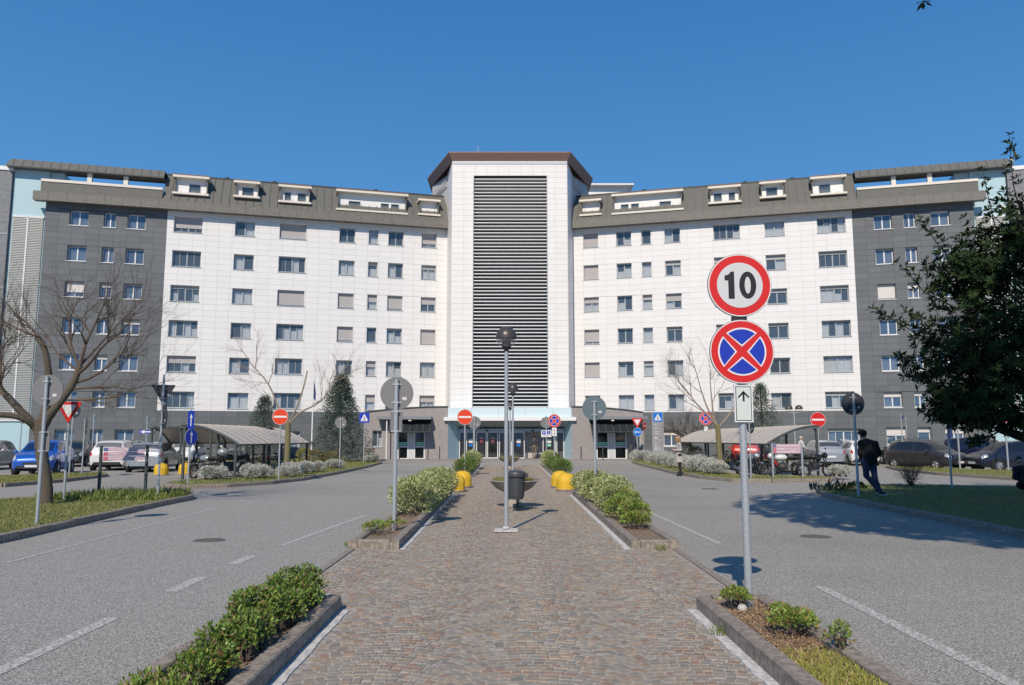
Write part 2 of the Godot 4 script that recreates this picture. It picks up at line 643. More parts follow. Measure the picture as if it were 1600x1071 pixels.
func build_planters() -> void:
	var beds := [
		["kerbed bed of leafy green shrubs across the walk from the speed limit sign", -2.37, -1.0, 2.2, 7.62],
		["kerbed bed right of the walk with dry soil and the speed limit sign", -2.37, 1.0, 2.2, 7.62],
		["kerbed bed with clipped variegated hedge left of the walk before the yellow domes", -2.37, -1.0, 11.75, 22.6],
		["kerbed bed with variegated hedge right of the walk before the yellow domes", -2.37, 1.0, 11.75, 22.6],
		["far kerbed bed left of the walk by the entrance with a no entry sign", -2.37, -1.0, 31.0, 46.8],
		["far kerbed bed right of the walk by the entrance with a no stopping sign", -2.37, 1.0, 31.0, 46.8],
	]
	for b in beds:
		var s: float = b[2]
		var z0: float = b[3]
		var z1: float = b[4]
		var t := thing("planter_bed", b[0], "planter", Vector3.ZERO, 0, "kerbed beds along the walk")
		var o0 := -2.31 if s < 0 else 2.36
		var i0 := walk_l(z0) - .07 if s < 0 else walk_r(z0) + .07
		var i1 := walk_l(z1) - .07 if s < 0 else walk_r(z1) + .07
		kerb_run([Vector2(i0, z0 - .065), Vector2(i1, z1 + .065)], t, .02)
		kerb_run([Vector2(o0, z0 - .065), Vector2(o0, z1 + .065)], t, .02)
		kerb_run([Vector2(minf(i0, o0) + .066, z0), Vector2(maxf(i0, o0) - .066, z0)], t, .021)
		kerb_run([Vector2(minf(i1, o0) + .066, z1), Vector2(maxf(i1, o0) - .066, z1)], t, .021)
		var mb := bed_top([Vector2(o0, z0), Vector2(i0, z0), Vector2(i1, z1), Vector2(o0, z1)], .105)
		obj("soil", mb, M.soil, t)
		# pale cement strip along the foot of the kerb on the walk side
		var q := MB.new()
		var w0 := i0 + (.07 if s < 0 else -.07)
		var w1 := i1 + (.07 if s < 0 else -.07)
		var d := .085 if s < 0 else -.085
		q.xf = Transform3D(Basis(Vector3.RIGHT, -PI / 2), Vector3(0, .0245, 0))
		var edge := PackedVector2Array()
		for i in 41:
			edge.append(Vector2(lerpf(w0, w1, i / 40.0) + d + rng.randf_range(-.014, .014), lerpf(z0, z1, i / 40.0)))
		edge.append(Vector2(w1 - d * .04, z1))
		edge.append(Vector2(w0 - d * .04, z0))
		q.prism(edge, -.02, 0.0)
		obj("cement_strip", q, M.pale_strip, t)

var verges := {}

func build_verges() -> void:
	verges = {
		"left_near": [Vector2(-7.9, 9.0), Vector2(-8.0, 13.0), Vector2(-8.25, 16.0), Vector2(-8.45, 19.0), Vector2(-8.5, 21.2), Vector2(-8.9, 22.1), Vector2(-9.6, 22.4), Vector2(-11.2, 21.2), Vector2(-13.0, 19.6), Vector2(-16.0, 17.6), Vector2(-16.0, 9.0)],
		"left_far": [Vector2(-16.9, 26.5), Vector2(-16.6, 29.5), Vector2(-17.1, 33.6), Vector2(-17.9, 35.0), Vector2(-19.3, 34.2), Vector2(-21.0, 31.5), Vector2(-24.0, 29.0), Vector2(-24.0, 26.0)],
		"left_mid": [Vector2(-11.6, 26.6), Vector2(-10.6, 25.6), Vector2(-9.4, 26.4), Vector2(-8.5, 28.2), Vector2(-8.05, 30.5), Vector2(-7.9, 36.0), Vector2(-8.0, 44.0), Vector2(-8.4, 51.0), Vector2(-9.0, 54.0), Vector2(-16.0, 56.0), Vector2(-16.5, 49.0), Vector2(-13.6, 42.5), Vector2(-10.4, 41.6), Vector2(-10.2, 31.6), Vector2(-11.9, 29.2)],
		"right_mid": [Vector2(8.5, 56.0), Vector2(7.9, 52.0), Vector2(7.6, 45.0), Vector2(7.4, 37.0), Vector2(7.6, 32.0), Vector2(8.2, 29.6), Vector2(9.5, 29.2), Vector2(11.9, 29.9), Vector2(12.6, 31.0), Vector2(11.8, 31.8), Vector2(9.4, 32.4), Vector2(9.3, 47.2), Vector2(13.6, 48.4), Vector2(16.5, 52.0), Vector2(16.0, 56.0)],
		"right_near": [Vector2(8.3, 9.0), Vector2(8.35, 13.0), Vector2(8.45, 16.0), Vector2(8.5, 19.0), Vector2(8.6, 21.6), Vector2(9.0, 23.4), Vector2(9.8, 25.6), Vector2(11.0, 26.6), Vector2(13.0, 26.0), Vector2(17.0, 24.6), Vector2(24.0, 22.0), Vector2(24.0, 9.0)],
		"right_far": [Vector2(19.4, 30.0), Vector2(18.75, 35.0), Vector2(19.4, 40.2), Vector2(20.4, 43.2), Vector2(21.2, 43.6), Vector2(22.1, 41.2), Vector2(22.6, 38.6), Vector2(24.0, 36.6), Vector2(34.0, 33.0), Vector2(34.0, 28.0)],
	}
	for k in verges:
		var pts: Array = verges[k]
		var t := structure(Node3D.new())
		t.name = numbered("grass_verge")
		add_child(t)
		var closed := pts.duplicate()
		closed.append(pts[0])
		kerb_run(closed, t)
		obj("turf", bed_top(pts, .112), M.turf, t)
	# strips of lawn along the foot of the wings
	for s in [-1, 1]:
		var t := structure(Node3D.new())
		t.name = numbered("lawn")
		add_child(t)
		obj("turf", bed_top([Vector2(s * 12.5, 58.5), Vector2(s * 36.0, 53.0), Vector2(s * 36.0, 57.0), Vector2(s * 12.5, 63.3)], .06), M.turf, t)

func inside(poly: Array, p: Vector2) -> bool:
	return Geometry2D.is_point_in_polygon(p, PackedVector2Array(poly))

# ---------------------------------------------------------------- the hospital
var H: Node3D
const BAND := [3.90, 6.65, 9.41, 12.16, 14.91, 17.66]
var pane_cache := {}

func cut(r: Rect2, holes: Array) -> Array:
	var list := [r]
	for h in holes:
		var next := []
		for q in list:
			var i: Rect2 = q.intersection(h)
			if i.size.x <= 1e-4 or i.size.y <= 1e-4:
				next.append(q)
				continue
			if i.position.y > q.position.y + 1e-4:
				next.append(Rect2(q.position.x, q.position.y, q.size.x, i.position.y - q.position.y))
			if i.end.y < q.end.y - 1e-4:
				next.append(Rect2(q.position.x, i.end.y, q.size.x, q.end.y - i.end.y))
			if i.position.x > q.position.x + 1e-4:
				next.append(Rect2(q.position.x, i.position.y, i.position.x - q.position.x, i.size.y))
			if i.end.x < q.end.x - 1e-4:
				next.append(Rect2(i.end.x, i.position.y, q.end.x - i.end.x, i.size.y))
		list = next
	return list

func hpart(called: String, mb: MB, m: StandardMaterial3D, xf: Transform3D) -> MeshInstance3D:
	var o := obj(called, mb, m, H)
	o.transform = xf
	return o

# a window in its hole: w wide, h high, origin in the middle of the sill at the wall's face
func window_unit(xf: Transform3D, w: float, h: float, sashes: int, shut: float, curtain: int, pale: bool, r: RandomNumberGenerator, called := "window") -> void:
	var t := Node3D.new()
	t.name = called
	H.add_child(t, true)
	t.transform = xf
	var key := "%.2f_%.2f_%d_%s" % [w, h, sashes, pale]
	if not pane_cache.has(key):
		var b := MB.new()
		var hw := w / 2
		# lining of the hole
		b.box(-hw, -hw + .02, 0, h, -.36, -.02)
		b.box(hw - .02, hw, 0, h, -.36, -.02)
		b.box(-hw + .02, hw - .02, h - .02, h, -.36, -.02)
		b.box(-hw + .02, hw - .02, 0, .02, -.36, -.25)
		var lining := b.mesh()
		b = MB.new()
		var x0 := -hw + .022
		var x1 := hw - .022
		b.box(x0, x0 + .07, .022, h - .022, -.34, -.28)
		b.box(x1 - .07, x1, .022, h - .022, -.34, -.28)
		b.box(x0 + .07, x1 - .07, h - .092, h - .022, -.34, -.28)
		b.box(x0 + .07, x1 - .07, .022, .092, -.34, -.28)
		for i in range(1, sashes):
			var x := lerpf(x0, x1, float(i) / sashes)
			var fat := .045 if sashes == 2 or i == 2 else .02
			b.box(x - fat, x + fat, .092, h - .092, -.342, -.27)
		var frame := b.mesh()
		b = MB.new()
		var sw := (x1 - x0) / sashes
		b.box(-sw / 2 + .035, sw / 2 - .035, .06, h - .06, -.315, -.305)
		var pane := b.mesh()
		b = MB.new()
		b.box(-hw - .03, hw + .03, -.045, 0, -.34, .05)
		var sill := b.mesh()
		b = MB.new()
		b.box(-hw + .03, hw - .03, -1, 0, -.265, -.245)
		var shutter := b.mesh()
		pane_cache[key] = [lining, frame, pane, sill, shutter]
	var c: Array = pane_cache[key]
	put("reveal", c[0], M.grey_panel if pale else M.white_panel, t)
	put("frame", c[1], M.frame_white if pale else M.frame_grey, t)
	put("sill", c[3], M.white_paint if pale else M.frame_grey, t)
	var xw := w - .044
	for i in sashes:
		var o := put("pane", c[2], M.blue_glass if pale else M.window_glass, t)
		o.position.x = -xw / 2 + (i + .5) * xw / sashes
	if shut > .02:
		var o := put("shutter", c[4], M.pale_shutter if pale else M.shutter, t)
		o.position.y = h - .02
		o.scale.y = (h - .04) * shut
		var bar := MB.new()
		bar.box(-w / 2 + .03, w / 2 - .03, -.05, -.005, -.27, -.235)
		var o2 := obj("shutter_rail", bar, M.frame_grey, t)
		o2.position.y = h - .02 - (h - .04) * shut + .05
	if curtain > 0 and shut < .95:
		# bit i set: cloth hangs behind sash i
		for i in sashes:
			if curtain & (1 << i):
				var b := MB.new()
				var top := h * (1.0 if r.randf() < .5 else r.randf_range(.45, .8))
				var cx := -xw / 2 + (i + .5) * xw / sashes
				var cw := xw / sashes * .5
				for k in 6:
					var a := cx - cw + k * cw / 3.0
					var zz := -.40 - (.03 if k % 2 else 0.0)
					var z2 := -.40 - (.0 if k % 2 else .03)
					b.quad(Vector3(a, .02, zz), Vector3(a + cw / 3.0, .02, z2), Vector3(a + cw / 3.0, top, z2), Vector3(a, top, zz))
				obj("curtain", b, M.curtain, t)

func build_hospital() -> void:
	H = thing("hospital", "large seven storey hospital with white panelled wings, grey ends and a louvred central tower", "building", at(0, 62.5))
	for s in [-1, 1]:
		build_wing(s)
	build_tower()
	build_pavilion()

func wing_frame(s: int) -> Transform3D:
	var a := deg_to_rad(15.0)
	var o := Vector3(-5.46 if s < 0 else 5.1, 0, -65.6 + 62.5)
	var n := Vector3(-s * sin(a), 0, cos(a))
	var x := Vector3(cos(a), 0, s * sin(a))
	return Transform3D(Basis(x, Vector3.UP, n), o)

func build_wing(s: int) -> void:
	var r := RandomNumberGenerator.new()
	r.seed = 31 + s
	var W := wing_frame(s)
	# u0, u1, sashes
	var cols := [[.99, 2.27, 2], [3.77, 5.06, 2], [5.87, 6.69, 1], [7.77, 9.07, 2], [11.68, 13.80, 4], [15.67, 17.22, 2], [19.62, 21.75, 4], [23.76, 25.06, 2], [25.87, 26.73, 2], [27.77, 29.1, 2]]
	# how far each shutter is down, rows from the lowest storey up, read from the picture
	var shut_l := [[.45, 0, .5, .0, 0, 0, 0, .0, 0, 0], [0, 0, .4, 0, 0, 0, .45, .0, .3, 0], [1, .15, 0, .92, .0, 0, 0, .32, 0, 0], [.5, .9, .5, .95, .95, .0, .2, 0, .3, .7], [.3, 0, .2, 0, 0, .0, 0, 0, 0, 0], [.75, .0, 0, 0, .95, 0, .72, .0, 0, .0]]
	var shut_r := [[.4, 0, 0, .1, .2, .0, .25, .35, .3, 0], [1, .15, .3, .1, 0, .15, .0, 0, 0, 0], [.85, .0, 0, .2, .3, .2, .1, 0, 0, 0], [.4, .0, .35, .5, 0, .25, .2, .95, .35, .3], [1, 0, .0, .3, .35, .3, .2, 0, 0, .2], [.95, 0, 0, 0, 0, 0, 0, 0, 0, .2]]
	var shut: Array = shut_l if s < 0 else shut_r
	var holes := []
	var list := []
	for row in 6:
		for k in cols.size():
			var w: float = cols[k][1] - cols[k][0]
			var h := 1.23 if w < 2.0 else 1.27
			if k >= 7:
				h = 1.2
			var u: float = cols[k][0]
			var x0 := u if s > 0 else -(u + w)
			holes.append(Rect2(x0, BAND[row], w, h))
			var cur := 0
			if r.randf() < .8:
				cur = 1 + r.randi() % ((1 << int(cols[k][2])) - 1)
			list.append([x0 + w / 2, BAND[row], w, h, cols[k][2], shut[row][k], cur, k >= 7])
	# ground floor
	var low := [[23.76, 25.06, 1.05, 1.2, 2], [25.87, 26.73, 1.05, 1.2, 2], [27.8, 29.1, 1.05, 1.2, 2], [11.7, 13.0, .95, 1.2, 2], [16.4, 17.8, .95, 1.2, 2]]
	if s > 0:
		low = [[19.7, 22.0, .95, 1.4, 4], [23.81, 25.2, 1.1, 1.35, 2], [25.95, 26.87, 1.1, 1.35, 1], [27.8, 29.1, 1.1, 1.35, 2], [7.28, 8.6, .95, 1.3, 2], [14.0, 15.6, .95, 1.3, 2]]
	for q in low:
		var w: float = q[1] - q[0]
		var x0: float = q[0] if s > 0 else -q[1]
		holes.append(Rect2(x0, q[2], w, q[3]))
		list.append([x0 + w / 2, q[2], w, q[3], q[4], r.randf_range(0, .5) if s > 0 else r.randf_range(0, .15), r.randi() % (1 << int(q[4])), true])
	for q in list:
		window_unit(W * Transform3D(Basis(), Vector3(q[0], q[1], 0)), q[2], q[3], q[4], q[5], q[6], q[7], r)
	# wall behind the panels, with the window holes left open
	var split := 22.23
	var fin := 30.75
	var wall := MB.new()
	var dark := MB.new()
	for part in [[0.0, split, 3.70, 19.35, wall], [split, fin, 0.0, 19.35, dark], [0.0, split, 0.0, 3.70, dark]]:
		var x0: float = part[0] if s > 0 else -part[1]
		for q in cut(Rect2(x0, part[2], part[1] - part[0], part[3] - part[2]), holes):
			part[4].box(q.position.x, q.end.x, q.position.y, q.end.y, -.36, -.042)
	var wall_o := hpart("wall", wall, M.joint, W)
	var dark_o := hpart("grey_wall", dark, M.dark_joint, W)
	# facade panels
	var unit := MB.new()
	unit.box(-.5, .5, -.5, .5, -1, 0)
	var unit_mesh := unit.mesh()
	var rest := MB.new()
	var rest_dark := MB.new()
	var tones := [lin(.775, .768, .756), lin(.764, .756, .743), lin(.784, .777, .766)]
	var dark_tones := [lin(.125, .138, .150), lin(.115, .127, .138), lin(.135, .148, .160)]
	var n_white := 0
	var n_dark := 0
	var pw := split / 23.0
	for region in 3:
		var ua: float = [0.0, split, 0.0][region]
		var ub: float = [split, fin, split][region]
		var ya: float = [3.70, 0.0, 0.0][region]
		var yb: float = [19.35, 19.35, 3.70][region]
		var nc: int = [23, 9, 23][region]
		var rows := roundi((yb - ya) / .4585)
		var cw := (ub - ua) / nc
		var rh := (yb - ya) / rows
		for j in rows:
			for i in nc:
				var u := ua + i * cw
				var x0 := u if s > 0 else -(u + cw)
				var full := Rect2(x0 + .005, ya + j * rh + .005, cw - .010, rh - .010)
				var pieces := cut(full, holes)
				for q in pieces:
					if q.size.x < .03 or q.size.y < .03:
						continue
					var tone := r.randi() % 3
					var whole: bool = pieces.size() == 1 and absf(q.size.x - full.size.x) < .01 and absf(q.size.y - full.size.y) < .01
					var zf := r.randf_range(-.003, .003)
					if region == 0 and whole and u > 13.5 and n_white < 150:
						var o := put("wall_panel", unit_mesh, mat("white_panel_%d" % tone, tones[tone], .45), wall_o)
						o.position = Vector3(q.get_center().x, q.get_center().y, zf)
						o.scale = Vector3(q.size.x, q.size.y, .04)
						n_white += 1
					elif region == 1 and whole and n_dark < 150:
						var o := put("wall_panel", unit_mesh, mat("grey_panel_%d" % tone, dark_tones[tone], .6), dark_o)
						o.position = Vector3(q.get_center().x, q.get_center().y, zf)
						o.scale = Vector3(q.size.x, q.size.y, .04)
						n_dark += 1
					else:
						var b := rest if region == 0 else rest_dark
						var k: Color = (tones if region == 0 else dark_tones)[tone]
						b.col = k.srgb_to_linear()
						b.box(q.position.x, q.end.x, q.position.y, q.end.y, zf - .04, zf)
	stuff(obj("wall_cladding", rest, M.panel_tint, wall_o))
	stuff(obj("wall_cladding", rest_dark, tinted("grey_tint", .6), dark_o))
	# body of the building behind the rooms
	var core := MB.new()
	var cx0 := 0.0 if s > 0 else -fin
	core.box(cx0, cx0 + fin, 0, 19.3, -14, -1.7)
	core.box(0, s * (split + .2), 19.36, 22.3, -14, -1.6)
	for fl in [3.3, 6.1, 8.85, 11.6, 14.35, 17.1, 19.33]:
		core.box(cx0, cx0 + fin, fl, fl + .03, -1.7, -.345)
	hpart("inner_wall", core, M.room, W)
	# eaves: soffit and fascia
	var ex0 := -.3
	var ex1 := 31.45
	var e := MB.new()
	e.box(s * ex0, s * ex1, 19.30, 19.36, -.02, .66)
	for k in 6:
		var u := 3.0 + k * 5.3
		e.box(s * u, s * (u + .25), 19.20, 19.298, .30, .52)
	hpart("soffit", e, M.fascia_metal, W)
	var fas := MB.new()
	fas.box(s * ex0, s * ex1, 19.25, 19.95, .662, .72)
	var fas_o := hpart("fascia", fas, M.fascia_metal, W)
	for k in 24:
		var u := 1.0 + k * 1.28
		var b := MB.new()
		b.box(s * u, s * (u + .025), 19.255, 19.945, .722, .738)
		obj("fascia_seam", b, M.roof_metal, fas_o)
	# mansard slope made of metal sheets with standing seams
	var dorm := [[.78, 2.67, 20.28, 21.75], [3.52, 9.42, 20.20, 22.0], [11.4, 13.98, 20.5, 22.0], [15.39, 17.4, 20.65, 22.05], [19.22, 21.9, 20.55, 22.12]]
	var slope := MB.new()
	var z_lo := .64
	var z_hi := -1.0
	var under := MB.new()
	var pa := Vector3(0, 19.93, z_lo - .03)
	var pb := Vector3(0, 22.5, z_hi - .03)
	var uend := split + .35
	under.quad(Vector3(minf(0, s * uend), pa.y, pa.z), Vector3(maxf(0, s * uend), pa.y, pa.z), Vector3(maxf(0, s * uend), pb.y, pb.z), Vector3(minf(0, s * uend), pb.y, pb.z))
	under.box(0, s * uend, 22.40, 22.50, -14, z_hi - .03)
	var roof_o := hpart("roof", under, M.roof_metal, W)
	var sheet := MB.new()
	sheet.quad(Vector3(-.30, 19.94, z_lo), Vector3(.30, 19.94, z_lo), Vector3(.30, 22.49, z_hi), Vector3(-.30, 22.49, z_hi))
	# standing rib on the sheet's right edge
	var nrm := Vector3(0, z_lo - z_hi, 2.55).normalized() * .07
	sheet.quad(Vector3(.27, 19.94, z_lo) + nrm, Vector3(.30, 19.94, z_lo) + nrm, Vector3(.30, 22.49, z_hi) + nrm, Vector3(.27, 22.49, z_hi) + nrm)
	sheet.quad(Vector3(.27, 19.94, z_lo), Vector3(.27, 19.94, z_lo) + nrm, Vector3(.27, 22.49, z_hi) + nrm, Vector3(.27, 22.49, z_hi))
	sheet.quad(Vector3(.30, 19.94, z_lo) + nrm, Vector3(.30, 19.94, z_lo), Vector3(.30, 22.49, z_hi), Vector3(.30, 22.49, z_hi) + nrm)
	var sheet_mesh := sheet.mesh()
	for k in 37:
		var o := put("roof_sheet", sheet_mesh, M.roof_metal, roof_o)
		o.position.x = s * (.3 + k * .61)
		o.position.z = r.randf_range(0, .006)
	var ridge := MB.new()
	ridge.box(s * -.3, s * uend, 22.47, 22.58, z_hi - .12, z_hi + .06)
	hpart("ridge_cap", ridge, mat("ridge_dark", lin(.05, .055, .055), .5, .3), W)
	for d in dorm:
		dormer(s, W, d, r)
	# vents on the roof
	for u in [6.0, 14.4, 18.15] + ([21.9, 22.25] if s > 0 else []):
		var b := MB.new()
		b.lathe(PackedVector2Array([Vector2(.11, 22.4), Vector2(.11, 22.95), Vector2(.17, 22.95), Vector2(.17, 23.02), Vector2(0, 23.05)]), 10, Vector3(s * u, 0, -2.2))
		hpart("roof_vent", b, M.dark_metal, W)
	# terrace at the outer end: parapet, posts and a roof band with the sky between
	var t0 := split + .35
	var t1 := 31.0
	var par := MB.new()
	par.box(s * t0, s * t1, 19.95, 20.72, .30, .60)
	hpart("terrace_parapet", par, M.roof_metal, W)
	var cop := MB.new()
	cop.box(s * t0, s * t1, 20.722, 20.92, .26, .66)
	hpart("parapet_coping", cop, M.cream_paint, W)
	for u in [25.2, 27.75]:
		var b := MB.new()
		b.box(s * u, s * (u + .32), 20.92, 21.92, -.35, -.05)
		hpart("terrace_post", b, M.cream_paint, W)
	var deck := MB.new()
	deck.box(s * t0, s * 30.7, 19.36, 19.6, -14, .30)
	hpart("terrace_floor", deck, M.room, W)
	var back := MB.new()
	back.box(s * (t0 + .0), s * 29.9, 19.6, 21.55, -5.2, -5.0)
	hpart("terrace_back_wall", back, mat("terrace_brown", lin(.10, .085, .075), .8), W)
	var top := MB.new()
	top.quad(Vector3(minf(s * t0, s * 33.6), 21.86, .30), Vector3(maxf(s * t0, s * 33.6), 21.86, .30), Vector3(maxf(s * t0, s * 33.3), 22.52, -.15), Vector3(minf(s * t0, s * 33.3), 22.52, -.15))
	top.box(s * t0, s * 33.3, 22.40, 22.50, -1.2, -.16)
	top.box(s * t0, s * 33.5, 21.80, 21.86, -1.2, .28)
	top.box(s * t0, s * 33.3, 21.86, 22.40, -1.2, -1.15)
	hpart("terrace_roof_band", top, M.roof_metal, W)
	for k in 17:
		var b := MB.new()
		var u := t0 + .4 + k * .63
		b.quad(Vector3(s * u - .012, 21.87, .315), Vector3(s * u + .012, 21.87, .315), Vector3(s * u + .012, 22.52, -.13), Vector3(s * u - .012, 22.52, -.13))
		hpart("band_seam", b, M.dark_metal, W)
	# pale blue stair tower at the very end with a tall louvre
	var blue := MB.new()
	blue.box(s * fin, s * 33.15, 0, 21.8, -9, -.45)
	blue.box(s * 29.75, s * (fin - .01), 19.4, 21.8, -4, -.6)
	hpart("stair_tower", blue, M.sky_blue_panel, W)
	var lou := MB.new()
	for k in 118:
		var y := 3.0 + k * .128
		lou.box(s * 30.95, s * 33.0, y, y + .07, -.45, -.36)
	stuff(hpart("stair_louvre", lou, M.louvre_metal, W))
	var lf := MB.new()
	lf.box(s * 31.93, s * 32.03, 2.9, 18.2, -.44, -.33)
	lf.box(s * 30.93, s * 33.03, 18.1, 18.25, -.44, -.33)
	lf.box(s * 30.93, s * 33.03, 2.85, 2.98, -.44, -.33)
	hpart("louvre_frame", lf, M.frame_white, W)

func dormer(s: int, W: Transform3D, d: Array, r: RandomNumberGenerator) -> void:
	var t := Node3D.new()
	t.name = "dormer"
	H.add_child(t, true)
	t.transform = W
	var u0: float = d[0]
	var u1: float = d[1]
	var y0: float = d[2]
	var y1: float = d[3]
	var zf := .42
	var b := MB.new()
	# cheeks and roof of the box
	b.box(s * (u0 + .12), s * (u0 + .20), y0 + .16, y1 - .24, -1.0, zf)
	obj("cheek", b, M.roof_metal, t)
	b = MB.new()
	b.box(s * (u1 - .20), s * (u1 - .12), y0 + .16, y1 - .24, -1.0, zf)
	obj("cheek", b, M.roof_metal, t)
	b = MB.new()
	b.box(s * u0, s * u1, y1 - .23, y1 - .03, -.9, zf + .22)
	obj("hood", b, M.cream_paint, t)
	b = MB.new()
	b.box(s * u0, s * u1, y1 - .028, y1 + .02, -1.0, zf + .26)
	obj("hood_cover", b, M.cap_metal, t)
	b = MB.new()
	b.box(s * u0, s * u1, y0, y0 + .15, -.4, zf + .16)
	obj("sill", b, M.cream_paint, t)
	# recessed white front with one or more windows
	var wins := []
	var w := u1 - u0
	if w > 4.0:
		wins = [[u0 + .75, u0 + 1.35], [u0 + 1.6, u0 + 2.2], [u1 - 1.95, u1 - 1.05]]
	elif w > 2.3:
		wins = [[u0 + .7, u0 + 1.5]] if r.randf() < .5 else [[u0 + .45, u0 + 1.05], [u1 - .95, u1 - .5]]
	else:
		wins = [[u0 + .55, u1 - .65]] if w > 1.95 else []
	var holes := []
	for q in wins:
		holes.append(Rect2(minf(s * q[0], s * q[1]), y0 + .30, q[1] - q[0], .62))
	b = MB.new()
	for q in cut(Rect2(minf(s * (u0 + .2), s * (u1 - .2)), y0 + .15, w - .4, y1 - y0 - .38), holes):
		b.box(q.position.x, q.end.x, q.position.y, q.end.y, .02, .10)
	obj("front_wall", b, M.white_paint, t)
	for q in holes:
		b = MB.new()
		b.box(q.position.x, q.end.x, q.position.y, q.end.y, .03, .045)
		obj("pane", b, M.window_glass, t)
		b = MB.new()
		b.box(q.position.x - .04, q.end.x + .04, q.end.y, q.end.y + .04, .04, .13)
		b.box(q.position.x - .04, q.position.x, q.position.y, q.end.y, .04, .13)
		b.box(q.end.x, q.end.x + .04, q.position.y, q.end.y, .04, .13)
		obj("frame", b, M.frame_grey, t)
		b = MB.new()
		b.box(q.position.x, q.end.x, q.position.y, q.end.y, -.5, -.45)
		obj("dim_room", b, M.room, t)

func tower_panels(b: MB, a: Vector2, c: Vector2, y0: float, y1: float, holes: Array, single: Node3D, limit: int) -> void:
	# panels on a face from a to c (x, z local), counter-clockwise seen from above outside
	var d := Vector3(c.x - a.x, 0, c.y - a.y)
	var len := d.length()
	d = d.normalized()
	var n := Vector3(-d.z, 0, d.x)
	if n.z < 0:
		n = -n
	var X := Transform3D(Basis(d, Vector3.UP, d.cross(Vector3.UP)), Vector3(a.x, 0, a.y))
	b.xf = X
	var nc := maxi(1, roundi(len / .95))
	var rows := roundi((y1 - y0) / .4585)
	for j in rows:
		for i in nc:
			var q0 := Rect2(i * len / nc + .006, y0 + j * (y1 - y0) / rows + .006, len / nc - .012, (y1 - y0) / rows - .012)
			for q in cut(q0, holes):
				if q.size.x > .03 and q.size.y > .03:
					var t := .79 + rng.randf_range(-.016, .016)
					b.col = Color(t, t * .985, t * .96)
					b.box(q.position.x, q.end.x, q.position.y, q.end.y, 0, .04)
	b.xf = Transform3D.IDENTITY

